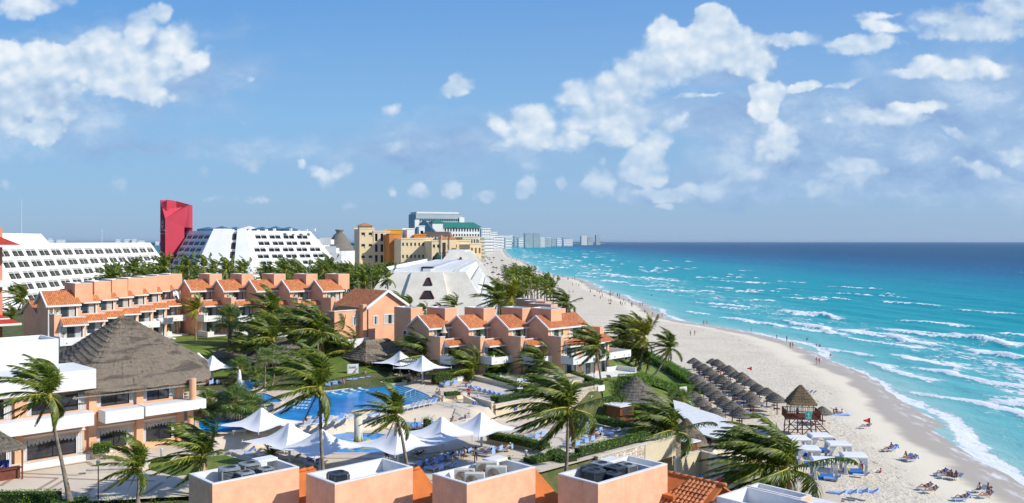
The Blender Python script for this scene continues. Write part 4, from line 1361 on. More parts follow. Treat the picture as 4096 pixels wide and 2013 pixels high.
for sx in (-1, 1):
 mb.hexa([(sx * 4.5, -.62, 8.45), (sx * 4.5, -.38, 8.45), (0, -.38, 11.2), (0, -.62, 11.2), (sx * 4.5, -.62, 8.95), (sx * 4.5, -.38, 8.95), (0, -.38, 11.68), (0, -.62, 11.68)])
mb.box(-9.6, -3.9, 1.3, 1.5, 8.3, 8.45)
mb.box(-9.3, -4.8, -1.4, -1.2, 2.6, 3.9)
mb.box(-4.8, -4.6, -1.4, .2, 2.6, 3.9)
mb.box(-9.3, -4.6, -1.4, 1.4, 2.4, 2.6)
mb.build('white_trim', WHITE, th)
for (a, b, c, d) in hs + [(-2.2, -1.4, 5.9, 7.2)]:
 mb = MB()
 x0, x1 = a - 3.75, b - 3.75
 y = -.02 if a > 0 else 1.36
 mb.box(x0 - .08, x1 + .08, y - .06, y + .02, d, d + .14)
 mb.box(x0 - .08, x1 + .08, y - .06, y + .02, c - .1, c)
 mb.box(x0 - .08, x0, y - .05, y + .02, c, d)
 mb.box(x1, x1 + .08, y - .05, y + .02, c, d)
 mb.box(x0, x1, y + .03, y + .06, c, d, 1)
 mb.box(x0, x0 + (x1 - x0) * .38, y, y + .02, c, d, 2)
 mb.box(x1 - (x1 - x0) * .3, x1, y, y + .02, c, d, 2)
 mb.build('window', [WHITE, GLASS, CURT], th)
# ================================================================== foreground rooftops
ZT = 18.8
fb_thing = thing('near_villa_block', 'row of peach rooftops with open white-lined service boxes and painted orange slopes', 'building', (0, 0, 0))
boxes = []
hgt = CZ - ZT
for k, fx in enumerate((-1.2366, -.7314, -.1865, .3553)):
 fx2, fy = fx * hgt, 3.632 * hgt
 boxes.append((fx2, fy))
BL, BWD = (.404 * hgt, .404 * hgt, .404 * hgt, .48 * hgt), .226 * hgt
def box_frame(k):
 """local frame of foreground box k: x along its long side, y into the depth"""
 fx, fy = boxes[k]
 return Matrix.Translation((fx, fy, 0)) @ Matrix.Rotation(R(44), 4, 'Z')
for k in range(4):
 M = box_frame(k)
 mb = MB()
 mb.M = M
 L, Wd, t = BL[k], BWD, .17
 o = [(0, 0), (L, 0), (L, Wd), (0, Wd)]
 i = [(t, t), (L - t, t), (L - t, Wd - t), (t, Wd - t)]
 zf = ZT - .62
 for j in range(4):
  a, b, c, e = o[j], o[(j + 1) % 4], i[j], i[(j + 1) % 4]
  mb.face([(a[0], a[1], 2), (b[0], b[1], 2), (b[0], b[1], ZT - .05), (a[0], a[1], ZT - .05)], 0)
  mb.face([(a[0], a[1], ZT - .05), (b[0], b[1], ZT - .05), (b[0] * .999 + c[0] * .001, b[1], ZT), (a[0], a[1], ZT)], 1)
  mb.face([(a[0], a[1], ZT), (b[0], b[1], ZT), (e[0], e[1], ZT), (c[0], c[1], ZT)], 1)
  mb.face([(c[0], c[1], ZT), (e[0], e[1], ZT), (e[0], e[1], zf), (c[0], c[1], zf)], 1)
 mb.face([(p[0], p[1], zf) for p in i], 1)
 if k in (0, 2, 3):     # white hood over the duct at the back corner
  hx = L - (1.25 if k != 3 else 2.35)
  mb.box(hx, hx + 1.1, Wd - .7, Wd + .03, ZT + .01, ZT + .17, 1)
  mb.box(hx, hx + .12, Wd - .7, Wd - t, zf, ZT + .01, 1)
  mb.box(hx + .12, hx + .5, Wd - .7, Wd - .58, ZT - .35, ZT + .01, 1)
  mb.box(hx + .05, hx + 1.1, Wd - .17, Wd, ZT - .1, ZT + .02, 1)
 if k == 3:
  mb.box(L - 1.18, L - 1.05, t, Wd - t, zf, ZT - .002, 1)
 mb.build('rooftop_box', [PEACH_W, WHITE2], fb_thing, bev=.025)
for k in range(4):
 M = box_frame(k)
 mb = MB()
 mb.M = M
 L = BL[k]
 x0, x1 = L + .02, L + 2.3
 yr = BWD - .25 if k < 3 else 1.2
 zr = ZT - .92 if k < 3 else ZT - 1.5
 mb.face([(x0 - .6, yr - 4.8, zr - 3.1), (x1, yr - 4.8, zr - 3.1), (x1, yr, zr), (x0 - .6, yr, zr)])
 mb.face([(x0 - .6, yr + .02, zr), (x1, yr + .02, zr), (x1, yr + 4.0, zr - 2.6), (x0 - .6, yr + 4.0, zr - 2.6)])
 mb.face([(x1, yr - 4.8, zr - 3.1), (x1, yr + 4, zr - 3.1), (x1, yr, zr)])
 mb.build('painted_slope', ORANGE, fb_thing)
 mb = MB()
 mb.M = M
 for j in range(6):
  mb.tube([(x0 - .6 + j * .45, yr, zr + .02), (x0 - .6 + j * .45 + .5, yr, zr + .05)], [.085, .11], 8)
 mb.build('ridge_tile', ORANGE, fb_thing, True)
mb = MB()
mb.M = Matrix.Translation((0, 0, 0))
for k in range(4):
 mb.M = box_frame(k)
 mb.box(-1.0, 6.4, -9, BWD + .6, 1.0, ZT - 3.6)
mb.build('wall', PEACH_W, fb_thing)
mb = MB()
TM = Matrix.Translation((boxes[3][0], boxes[3][1], 0)) @ Matrix.Rotation(R(44), 4, 'Z')
rT = P(2905, 1945, ZT - .9)
A0 = P(2672, 1893, ZT - .9)
dirr = (rT - A0)
dirr.z = 0
LR = dirr.length
dirr.normalize()
dwn = Vector((dirr.y, -dirr.x, 0))
dsl = (dwn * math.cos(R(27)) + Vector((0, 0, -math.sin(R(27)))))
nsl = dirr.cross(dsl)
nsl = nsl if nsl.z > 0 else -nsl
nc = int(4.9 / .235)
for c in range(nc):
 for r in range(13):
  st = (-1.6 + c * .235)
  if st < 1.45 + r * -.02 - .35 * 0 and r < 99 and st < 1.35 - r * .10:
   continue
  base = A0 + dirr * st + dsl * (r * .30 + .05)
  jj = math.sin(c * 12.9 + r * 4.1) * .012
  pa = base + nsl * (.045 + jj)
  pb = base + dsl * .36 + nsl * (.085 + jj)
  n = 6
  ra, rb2 = .085, .105
  A_, B_ = [], []
  for j in range(n + 1):
   an = PI * j / n
   off = dirr * math.cos(an) + nsl * math.sin(an)
   A_.append(pa + off * ra - nsl * .05)
   B_.append(pb + off * rb2 - nsl * .05)
  for j in range(n):
   mb.face([A_[j], A_[j + 1], B_[j + 1], B_[j]])
  mb.face(B_)
mb.build('barrel_tiles', CLAY, fb_thing, False)
mb = MB()
p0, p1 = A0 - dirr * 1.7, A0 + dirr * 3.3
mb.extr([p0, p1, p1 + dsl * 4.3, p0 + dsl * 4.3], -nsl * .1)
mb.extr([p0, p1, p1 - dwn * 2.2 - Vector((0, 0, 1.3)), p0 - dwn * 2.2 - Vector((0, 0, 1.3))], (0, 0, -.1))
for st in (0.0, .9):
 q = A0 + dirr * (.25 - st * .2) + dsl * (1.6 + st)
 mb.extr([q, q + dirr * 1.3, q + dirr * 1.3 + dwn * .35, q + dwn * .35], (0, 0, .18))
mb.build('painted_slope', ORANGE, fb_thing)
mb = MB()
for j in range(8):
 q = A0 + dirr * (j * .45 - .2)
 mb.tube([q + Vector((0, 0, .03)), q + dirr * .5 + Vector((0, 0, .055))], [.08, .10], 8)
mb.build('ridge_tile', CLAY, fb_thing, True)
wb = thing('service_building', 'white flat roof with open white compartments at the corner above the beach path', 'building', P(3000, 2000, 17.2))
mb = MB()
c0 = P(3000, 2000, 17.2)
mb.M = Matrix.Translation(-c0) @ Matrix.Translation(P(2995, 2013, 17.4) * Vector((1, 1, 0))) @ Matrix.Rotation(R(42), 4, 'Z')
def obox(mb, x0, x1, y0, y1, z0, z1, t, d, mo=0, mi=1):
 o = [(x0, y0), (x1, y0), (x1, y1), (x0, y1)]
 i = [(x0 + t, y0 + t), (x1 - t, y0 + t), (x1 - t, y1 - t), (x0 + t, y1 - t)]
 for j in range(4):
  a, b, c, e = o[j], o[(j + 1) % 4], i[j], i[(j + 1) % 4]
  mb.face([(a[0], a[1], z0), (b[0], b[1], z0), (b[0], b[1], z1), (a[0], a[1], z1)], mo)
  mb.face([(a[0], a[1], z1), (b[0], b[1], z1), (e[0], e[1], z1), (c[0], c[1], z1)], mi)
  mb.face([(c[0], c[1], z1), (e[0], e[1], z1), (e[0], e[1], z1 - d), (c[0], c[1], z1 - d)], mi)
 mb.face([(p[0], p[1], z1 - d) for p in i], mi)
obox(mb, -1.2, 1.35, -2.6, 1.0, 2, 17.75, .14, .7, 1, 1)
obox(mb, 1.35, 2.3, -2.0, .95, 2, 17.78, .14, .6, 0, 1)
obox(mb, -2.6, -1.2, -2.6, .7, 2, 17.35, .14, .6, 1, 1)
mb.build('wall', [PEACH_W, WHITE2], wb, bev=.02)
mb = MB()
mb.M = Matrix.Translation(-c0) @ Matrix.Translation(P(3080, 1995, 16.4) * Vector((1, 1, 0))) @ Matrix.Rotation(R(42), 4, 'Z')
mb.box(-.6, 2.3, -2.8, .4, 16.15, 16.3)
mb.box(-.8, 2.5, -3.0, .6, 15.9, 16.14, 1)
mb.build('lower_roof', [WHITE2, WOOD], wb)
# ---- air conditioners
def ac_round(label, loc, rz, s=1.0, m=None):
 th = thing('air_conditioner', label, 'air conditioner', loc, rz, 'rooftop air conditioners', s)
 m = m or GALV
 mb = MB()
 w, h = .40, .72
 for sx in (-1, 1):
  for sy in (-1, 1):
   mb.box(sx * w - .03, sx * w + .03, sy * w - .03, sy * w + .03, 0, h)
 mb.box(-w, w, -w, w, 0, .08)
 for j in range(9):
  z = .12 + j * .065
  for (a, b) in (((-w, -w), (w, -w)), ((w, -w), (w, w)), ((w, w), (-w, w)), ((-w, w), (-w, -w))):
   mb.bar((a[0], a[1], z), (b[0], b[1], z), .016)
 mb.build('cage', m, th)
 mb = MB()
 mb.box(-w + .05, w - .05, -w + .05, w - .05, .06, h - .04)
 mb.build('coil', DKMET, th)
 mb = MB()
 n = 24
 ring = []
 for j in range(n):
  a = 2 * PI * j / n
  c, s_ = math.cos(a), math.sin(a)
  k_ = 1 / max(abs(c), abs(s_))
  k_ = min(k_, 1.25)
  ring.append(((w + .05) * c * k_, (w + .05) * s_ * k_))
 for j in range(n):
  a, b = ring[j], ring[(j + 1) % n]
  ia, ib = (.30 * math.cos(2 * PI * j / n), .30 * math.sin(2 * PI * j / n)), (.30 * math.cos(2 * PI * (j + 1) / n), .30 * math.sin(2 * PI * (j + 1) / n))
  mb.face([(a[0], a[1], h), (b[0], b[1], h), (b[0], b[1], h + .07), (a[0], a[1], h + .07)])
  mb.face([(a[0], a[1], h + .07), (b[0], b[1], h + .07), (ib[0], ib[1], h + .10), (ia[0], ia[1], h + .10)])
  mb.face([(ia[0], ia[1], h + .10), (ib[0], ib[1], h + .10), (ib[0], ib[1], h - .03), (ia[0], ia[1], h - .03)])
 mb.build('lid', m, th)
 mb = MB()
 for r in (.06, .14, .22, .29):
  mb.tube([(r * math.cos(2 * PI * j / 16), r * math.sin(2 * PI * j / 16), h + .085) for j in range(17)], .008, 4, cap=False)
 for j in range(8):
  a = 2 * PI * j / 8
  mb.bar((0, 0, h + .085), (.3 * math.cos(a), .3 * math.sin(a), h + .085), .012)
 mb.build('fan_guard', DKMET, th)
 mb = MB()
 for j in range(3):
  a = 2 * PI * j / 3
  c, s_ = math.cos(a), math.sin(a)
  mb.face([(.03 * c, .03 * s_, h + .0), (.27 * c - .1 * s_, .27 * s_ + .1 * c, h - .01), (.27 * c + .1 * s_, .27 * s_ - .1 * c, h + .05)])
 mb.lathe([(.06, h - .02), (.06, h + .06)], 10)
 mb.build('fan', RUST if m is GALV else DKMET, th)
 return th
def ac_split(label, loc, rz, s=1.0):
 th = thing('air_conditioner', label, 'air conditioner', loc, rz, 'rooftop air conditioners', s)
 mb = MB()
 mb.box(-.42, .42, -.16, .16, .05, .68)
 mb.box(-.36, -.28, -.14, .14, 0, .05)
 mb.box(.28, .36, -.14, .14, 0, .05)
 mb.build('casing', RUST, th, bev=.02)
 mb = MB()
 for r in (.07, .13, .19, .25):
  mb.tube([(-.1 + r * math.cos(2 * PI * j / 18), -.172, .36 + r * math.sin(2 * PI * j / 18)) for j in range(19)], .008, 4, cap=False)
 mb.build('fan_guard', RUST, th)
 mb = MB()
 mb.M = Matrix.Translation((-.1, -.163, .36)) @ Matrix.Rotation(R(90), 4, 'X')
 mb.lathe([(.27, -.01), (.27, .004)], 20)
 mb.build('fan', mat('rusty_fan', (0.20, 0.10, 0.05), .7, .4, 5), th)
 mb = MB()
 for j in range(7):
  mb.box(-.22, .34, .162, .175, .2 + j * .06, .225 + j * .06)
 mb.box(.30, .415, -.166, -.160, .3, .42)
 mb.build('grille', DKMET, th)
 return th
def in_box(k, x, y, s=1.0):
 return box_frame(k) @ Vector((x, y, ZT - .61))
ac_round('grey caged air conditioner with pale rusty lid, inland end of the first roof box', in_box(0, 1.55, 1.45), R(30), 1.05)
ac_round('grey caged air conditioner with rust-ringed fan beside the hood in the first roof box', in_box(0, 2.75, 1.75), R(40), 1.0)
ac_round('low grey air conditioner wedged between two taller ones in the first roof box', in_box(0, 2.0, .75), R(44), .85)
ac_round('small half-hidden grey air conditioner against the wall of the first roof box', in_box(0, 3.15, .85), R(44), .8)
ac_round('lone dark air conditioner in the otherwise empty second roof box', in_box(1, .95, 1.2), R(40), .95, DKMET)
ac_split('ivory air conditioner with rust-red top, rear inland unit in the third roof box', in_box(2, 1.25, 1.6), R(-4), 1.15)
ac_split('ivory rusty air conditioner in front of another, inland side of the third roof box', in_box(2, 1.15, .75), R(-4), 1.15)
ac_split('tall ivory air conditioner with clean top next to the hood in the third roof box', in_box(2, 2.85, 1.75), R(-4), 1.25)
ac_split('ivory air conditioner with brown fan, seaward front unit in the third roof box', in_box(2, 2.65, .85), R(-4), 1.2)
ac_round('square dark air conditioner with tan slats at the inland end of the fourth box', in_box(3, 1.15, 1.25), R(42), 1.05, DKMET)
ac_round('dark blue-lidded air conditioner behind the slatted one in the fourth box', in_box(3, 1.75, 1.85), R(44), 1.0, DKMET)
ac_round('small dark air conditioner at the outer wall of the fourth box', in_box(3, 1.85, .65), R(44), .85, DKMET)
ac_round('wide flat-topped dark air conditioner in the middle of the fourth box', in_box(3, 2.55, 1.05), R(44), 1.0, DKMET)
ac_round('tall pale green air conditioner under the hood of the fourth box', in_box(3, 2.55, 1.95), R(44), 1.0)
ac_round('small pale green air conditioner seaward of the hood in the fourth box', in_box(3, 3.6, 1.15), R(44), .85)
# ================================================================== restaurant with the large palapa
RF = Matrix.Rotation(R(45), 4, 'Z')
ro = ab(34, -97.5)          # facade plane: local y = 97.5 in the grid frame
rest = thing('restaurant', 'peach and white two-storey restaurant with picture windows beneath the large thatched roof', 'building', (0, 0, 0), R(45))
Y0 = 97.5
mb = MB()
lowh = [(9.6, 15.4), (16.7, 20.6), (21.6, 25.6)]
uph = [(10.0, 15.6), (16.8, 20.9), (21.7, 25.3)]
x0 = 18.2
mb.holed((x0, Y0, ZL), (1, 0, 0), (0, 0, 1), 26.2, 7.4, [(a, b, .62, 2.75) for a, b in lowh] + [(3.0, 8.8, .62, 2.75)] + [(a, b, 5.15, 7.1) for a, b in uph] + [(2.4, 8.6, 5.15, 7.1)], .30)
mb.box(x0, x0 + 26.2, Y0 + .32, Y0 + 14, ZL, 14.5)
for xx in (27.0, 34.1, 39.05, 43.65):
 mb.box(xx, xx + .75, Y0 - .35, Y0 - .003, ZL, 14.4)
mb.lathe([(.38, 12.2), (.38, 14.6)], 14, (44.7, Y0 - 1.9, 0))
mb.lathe([(.34, ZL), (.34, 11.14)], 14, (44.9, Y0 - .9, 0))
mb.build('wall', PEACH, rest)
mb = MB()
mb.box(18.2, 33.9, Y0 - 2.3, Y0 - .36, 10.95, 12.3)
mb.box(35.0, 39.0, Y0 - 2.4, Y0 - .36, 10.95, 12.2)
mb.box(39.15, 45.1, Y0 - 2.5, Y0 - .36, 11.15, 12.2)
mb.box(45.11, 46.0, Y0 - 2.5, Y0 + 4, 11.15, 12.2)
mb.box(18.2, 34.6, Y0 - .9, Y0 + 6, 14.55, 16.6)
mb.box(25.2, 33.9, Y0 - 1.2, Y0 - .36, ZL - .05, ZL + .62)
mb.box(18.2, 25.0, Y0 - 1.2, Y0 - .36, ZL - .05, ZL + .62)
for (a, b) in ((27.8, 33.9), (35, 39), (39.9, 44.5)):
 mb.box(a, b, Y0 - .12, Y0 - .004, ZL + 2.95, ZL + 3.12)
mb.build('balcony', WHITE, rest)
mb = MB()
mb.box(22, 33.3, Y0 + 6.6, Y0 + 12.2, 14.6, 18.9)
mb.box(22, 33.3, Y0 + 6.6, Y0 + 6.85, 18.9, 19.3)
mb.box(22, 33.3, Y0 + 11.95, Y0 + 12.2, 18.9, 19.3)
mb.box(33.05, 33.3, Y0 + 6.85, Y0 + 11.95, 18.9, 19.3)
mb.box(26.2, 28.6, Y0 + 6.55, Y0 + 6.6, 15.8, 18.2)
mb.build('roof_block', WHITE, rest)
pane_m = mat('restaurant_glass', (0.022, 0.024, 0.035), 0.04, 0.5, 0.8, 0, 1, 0.8)
for (a, b), z0, z1 in [((x, y), ZL + .62, ZL + 2.75) for x, y in lowh + [(3.0, 8.8)]] + [((x, y), ZL + 5.15, ZL + 7.1) for x, y in uph + [(2.4, 8.6)]]:
 mb = MB()
 a, b = a + x0, b + x0
 mb.box(a, b, Y0 + .2, Y0 + .23, z0, z1, 0)
 for xx in (a, (a + b) / 2 - .03, b - .06):
  mb.box(xx, xx + .06, Y0 + .12, Y0 + .19, z0, z1, 1)
 mb.box(a, b, Y0 + .12, Y0 + .19, z0, z0 + .06, 1)
 mb.box(a, b, Y0 + .12, Y0 + .19, z1 - .06, z1, 1)
 for i in range(9):
  xx = b - .02 - i * .075
  mb.box(xx - .05, xx, Y0 + .02 + .05 * (i % 2), Y0 + .1, z0, z1, 2)
  xx = a + .02 + i * .06
  if i < 7:
   mb.box(xx, xx + .04, Y0 + .02 + .05 * (i % 2), Y0 + .1, z0, z1, 2)
 if z0 < 9:
  n = int((b - a) / .14)
  for i in range(n):
   xx = a + .5 + i * (b - a - 1.1) / n
   hh = .42 + .12 * math.sin(i * 1.9) + .2 * (math.cos(i / n * 6.28) * .5 + .5)
   mb.face([(xx, Y0 + .10 + .03 * (i % 2), z1 - hh), (xx + (b - a - 1.1) / n, Y0 + .10 + .03 * ((i + 1) % 2), z1 - hh), (xx + (b - a - 1.1) / n, Y0 + .10 + .03 * ((i + 1) % 2), z1 - .02), (xx, Y0 + .10 + .03 * (i % 2), z1 - .02)], 3)
 mb.build('window', [pane_m, DARKF, WHITE, CURT], rest)
def thatch_roof(parent, corners, apex, mat_=None, rows=10, seed=0, fringe=1.0, name='thatch_roof', ridge=None, bulge=0.03, thick=.28, sub=14):
 """layered thatch pyramid/hip: corners CCW with their eave height; apex point or ridge (two points)"""
 rs = random.Random(seed)
 mb = MB()
 n = len(corners)
 cs = [Vector(c) for c in corners]
 tops = ridge if ridge else [Vector(apex)] * n
 tops = [Vector(t) for t in tops]
 loop = []
 for k in range(n):
  for j in range(sub):
   f = j / sub
   a, b = cs[k], cs[(k + 1) % n]
   ta, tb = tops[k], tops[(k + 1) % n]
   e = a.lerp(b, f)
   t = ta.lerp(tb, f)
   cen = (ta + tb) / 2
   rr = 1 - 0.07 * (abs(f - .5) * 2) ** 6
   e2 = Vector((t.x + (e.x - t.x) * rr, t.y + (e.y - t.y) * rr, e.z))
   loop.append((e2, t))
 m = len(loop)
 prev = None
 for r in range(rows):
  f0, f1 = r / rows, (r + 1) / rows
  up, lo = [], []
  for (e, t) in loop:
   def at(f):
    p = t.lerp(e, f)
    p.z -= bulge * (e - t).length * math.sin(PI * f)
    return p
   a = at(f0)
   b = at(f1 + .012)
   b += Vector((0, 0, .05 + thick * .22)) + Vector((rs.uniform(-.03, .03), rs.uniform(-.03, .03), rs.uniform(-.05, .05)))
   up.append(a)
   lo.append(b)
  for j in range(m):
   mb.face([lo[j], lo[(j + 1) % m], up[(j + 1) % m], up[j]])
   d = Vector((0, 0, -(thick * .5)))
   mb.face([lo[j] + d, lo[(j + 1) % m] + d, lo[(j + 1) % m], lo[j]])
 und = [e + Vector((0, 0, -thick * .4)) for e, t in loop]
 for j in range(m):
  mb.face([loop[j][1] - Vector((0, 0, .4)), und[(j + 1) % m], und[j]])
 o = mb.build(name, mat_ or THATCH, parent)
 mb = MB()
 for j in range(m):
  (e, t), (e2, t2) = loop[j], loop[(j + 1) % m]
  L = (e2 - e).length
  for q in range(max(2, int(L / .07))):
   p = e.lerp(e2, rs.random())
   out = (p - t)
   out.z = 0
   out.normalize()
   ln = rs.uniform(.15, .55) * fringe
   tip = p + out * ln * rs.uniform(.2, .6) - Vector((0, 0, ln)) + Vector((rs.uniform(-.1, .1), rs.uniform(-.1, .1), 0))
   s_ = (e2 - e).normalized() * rs.uniform(.02, .05)
   q0 = p - out * .15 + Vector((0, 0, .12))
   mb.face([q0 - s_, q0 + s_, tip + s_ * .3])
 for q in range(int(m * rows * 2.2)):
  e, t = loop[rs.randrange(m)]
  f = rs.uniform(.05, .97)
  p = t.lerp(e, f)
  p.z -= bulge * (e - t).length * math.sin(PI * f) - .10
  dn = (e - t).normalized()
  sd = dn.cross(Vector((0, 0, 1)))
  if sd.length < .1:
   continue
  sd = sd.normalized() * rs.uniform(.02, .05) * fringe
  nrm = sd.cross(dn).normalized()
  nrm = nrm if nrm.z > 0 else -nrm
  ln = rs.uniform(.2, .5) * fringe
  mb.face([p - sd, p + sd, p + dn * ln + nrm * rs.uniform(.03, .12)])
 f = mb.build('straw_fringe', STRAW, o)
 return o
big = thing('palapa_roof', 'huge grey-brown thatched pyramid roof over the restaurant', 'thatched roof', (-48.8, 110.5, 14.4))
L0 = Vector((-48.8, 110.5, 14.4))
cs = [Vector(p) - L0 for p in ((-45.1, 91.1, 14.2), (-34.6, 101.3, 14.2), (-41.5, 119, 14.4), (-50, 127, 14.4), (-62.2, 120, 14.6), (-54.0, 103.5, 15.2))]
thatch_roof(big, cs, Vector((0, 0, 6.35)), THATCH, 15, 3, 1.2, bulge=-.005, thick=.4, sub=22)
mb = MB()
mb.tube([cs[0] + Vector((-.4, 0, -.45)), cs[1] + Vector((-.5, -.6, -.45))], .09, 6)
mb.tube([cs[5] + Vector((0, 0, -.5)), cs[0] + Vector((0, 0, -.5))], .09, 6)
mb.build('eave_rope', mat('grey_rope', (0.30, 0.28, 0.25), .9, .2), big)
sh = thing('cafe_shelter', 'low thatched shelter with wooden counter against the restaurant corner', 'shelter', ab(27.5, -96.0, ZL), R(45))
thatch_roof(sh, [(-5, -3.4, 3.0), (-.6, -3.4, 3.0), (-.6, .6, 3.1), (-5, .6, 3.1)], (-2.6, -.6, 4.6), THATCH_G, 6, 8, 1.0)
mb = MB()
mb.box(-5, -1.0, -2.4, -1.8, 0, 1.0)
mb.box(-5.1, -.9, -2.6, -1.7, 1.0, 1.08)
for xx in (-4.6, -1.0):
 mb.tube([(xx, -3.0, 0), (xx, -3.0, 3.1)], .08, 8)
mb.build('counter', WOOD, sh)
# ================================================================== far buildings
def block(name, label, px0, px1, rt, Y, zb, depth, m, rows, cols, wf=.5, hf=.5, inner=None, rz=0.0, top=0.0, arch=False, cat='hotel', wparts=False, side=True, group=None):
 """upright block: spans px0..px1 at depth Y, top at row rt; recessed openings rows x cols"""
 rz = rz or R(24)
 a, b = Q(px0, rt, Y), Q(px1, rt, Y)
 Wd = (b - a).length
 th = thing(name, label, cat, (a.x, a.y, zb), rz, group)
 H = a.z - zb
 Wd = Wd / max(.3, math.cos(rz)) if rz else Wd
 mb = MB()
 holes = []
 if rows:
  bh = (H - top) / rows
  bw = Wd / cols
  for r in range(rows):
   for c in range(cols):
    holes.append((bw * (c + .5 - wf / 2), bw * (c + .5 + wf / 2), bh * (r + .5 - hf / 2), bh * (r + .5 + hf / 2)))
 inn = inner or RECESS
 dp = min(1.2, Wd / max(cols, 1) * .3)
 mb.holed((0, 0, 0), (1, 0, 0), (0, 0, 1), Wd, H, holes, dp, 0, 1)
 bd = depth
 holes2 = []
 if rows and side:
  nc = max(2, int(cols * bd / Wd))
  bw2 = bd / nc
  for r in range(rows):
   for c in range(nc):
    holes2.append((bw2 * (c + .5 - wf / 2), bw2 * (c + .5 + wf / 2), bh * (r + .5 - hf / 2), bh * (r + .5 + hf / 2)))
 mb.holed((Wd, 0, 0), (0, 1, 0), (0, 0, 1), bd, H, holes2, dp, 0, 1)
 mb.holed((0, bd, 0), (0, -1, 0), (0, 0, 1), bd, H, [], dp)
 mb.face([(Wd, bd, 0), (0, bd, 0), (0, bd, H), (Wd, bd, H)])
 mb.face([(0, 0, H), (Wd, 0, H), (Wd, bd, H), (0, bd, H)])
 for (u0, u1, v0, v1) in ((-.2, Wd + .2, -.2, .25), (-.2, Wd + .2, bd - .25, bd + .2)):
  mb.box(u0, u1, v0, v1, H, H + .7)
 mb.build('wall', [m, inn], th)
 if wparts and len(holes) <= 100:
  me = None
  for (x0, x1, z0, z1) in holes:
   if me is None:
    q = MB()
    w_, h_ = x1 - x0, z1 - z0
    q.box(0, w_, -.02, .03, 0, .08, 0)
    q.box(w_ / 2 - .05, w_ / 2 + .05, -.02, .03, .08, h_, 0)
    q.box(.05, w_ - .05, .04, .07, .08, h_ - .05, 1)
    if arch:
     n = 8
     for j in range(n):
      a0, a1 = PI * j / n, PI * (j + 1) / n
      c0, c1 = (w_ / 2 - w_ / 2 * math.cos(a0), h_ - w_ / 2 + w_ / 2 * math.sin(a0)), (w_ / 2 - w_ / 2 * math.cos(a1), h_ - w_ / 2 + w_ / 2 * math.sin(a1))
      q.face([(c0[0], -.05, c0[1]), (c1[0], -.05, c1[1]), (c1[0], -.05, h_ + .02), (c0[0], -.05, h_ + .02)], 2)
    q.face([(0, -.3, 0), (w_, -.3, 0), (w_, -.3, min(1.0, h_ * .4)), (0, -.3, min(1.0, h_ * .4))], 2)
    me = q.build('tmp', [DARKF, GLASS, m])
    mesh = me.data
    bpy.data.objects.remove(me)
   mesh_child(mesh, 'window', th, Matrix.Translation((x0, dp * .55, z0)))
 return th, Wd, H
def sloped(name, label, toppoly, zt, zb, lean, m, sides, fh=3.0, pitch=7.0, pair=True, cat='hotel', mats=None, group=None, hw=2.3, marg=1.5):
 """building with battered walls; sides: indices of the top polygon edges that carry window bays"""
 n = len(toppoly)
 area = sum(toppoly[k][0] * toppoly[(k + 1) % n][1] - toppoly[(k + 1) % n][0] * toppoly[k][1] for k in range(n))
 if area < 0:
  toppoly = toppoly[::-1]
  sides = [(n - 2 - s) % n for s in sides]
 bot = offset_poly(toppoly, lean * (zt - zb))
 c = Vector((sum(p[0] for p in toppoly) / n, sum(p[1] for p in toppoly) / n, zb))
 th = thing(name, label, cat, c, 0, group)
 mb = MB()
 mb.M = Matrix.Translation(-c)
 nfl = int((zt - zb - 1.2) / fh)
 wins = []
 for k in range(n):
  t0, t1 = Vector((*toppoly[k], zt)), Vector((*toppoly[(k + 1) % n], zt))
  b0, b1 = Vector((*bot[k], zb)), Vector((*bot[(k + 1) % n], zb))
  if k not in sides:
   mb.face([b0, b1, t1, t0], mats[k] if mats else 0)
   continue
  ux = (t1 - t0).normalized()
  zc = zt
  L = lambda z: (t0.lerp(b0, (zt - z) / (zt - zb)), t1.lerp(b1, (zt - z) / (zt - zb)))
  z1 = zt
  a, b = L(z1)
  a2, b2 = L(z1 - 1.2)
  mb.face([a2, b2, b, a])
  z1 -= 1.2
  for fl in range(nfl):
   z0 = z1 - fh if fl < nfl - 1 else zb
   if fl == nfl - 1 and z1 - zb > fh:
    z0 = z1 - fh
   a, b = L(z1)
   a2, b2 = L(z0)
   W1 = (b - a).length
   up = (a - a2) - ux * (a - a2).dot(ux)
   Hs = up.length
   uz = up.normalized()
   o = a - uz * Hs
   mb.face([a2, o, a])
   o2 = b - uz * Hs
   mb.face([o2, b2, b])
   holes = []
   nb = max(1, int((W1 - 2 * marg * .3) / pitch))
   st = (W1 - nb * pitch) / 2
   for q in range(nb):
    xc = st + (q + .5) * pitch
    if pair:
     for sx in (-1, 1):
      holes.append((xc + sx * (hw / 2 + .12) - hw / 2, xc + sx * (hw / 2 + .12) + hw / 2, Hs * .14, Hs * .84))
    else:
     holes.append((xc - hw / 2, xc + hw / 2, Hs * .12, Hs * .86))
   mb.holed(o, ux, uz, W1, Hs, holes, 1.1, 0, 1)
   for h in holes:
    wins.append((o + ux * h[0] + uz * h[2], ux, uz, h[1] - h[0], h[3] - h[2]))
   z1 = z0
  if z1 > zb + .01:
   a, b = L(z1)
   mb.face([b0, b1, b, a])
 mb.face([(p[0], p[1], zt) for p in toppoly])
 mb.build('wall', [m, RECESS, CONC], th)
 return th, c, wins
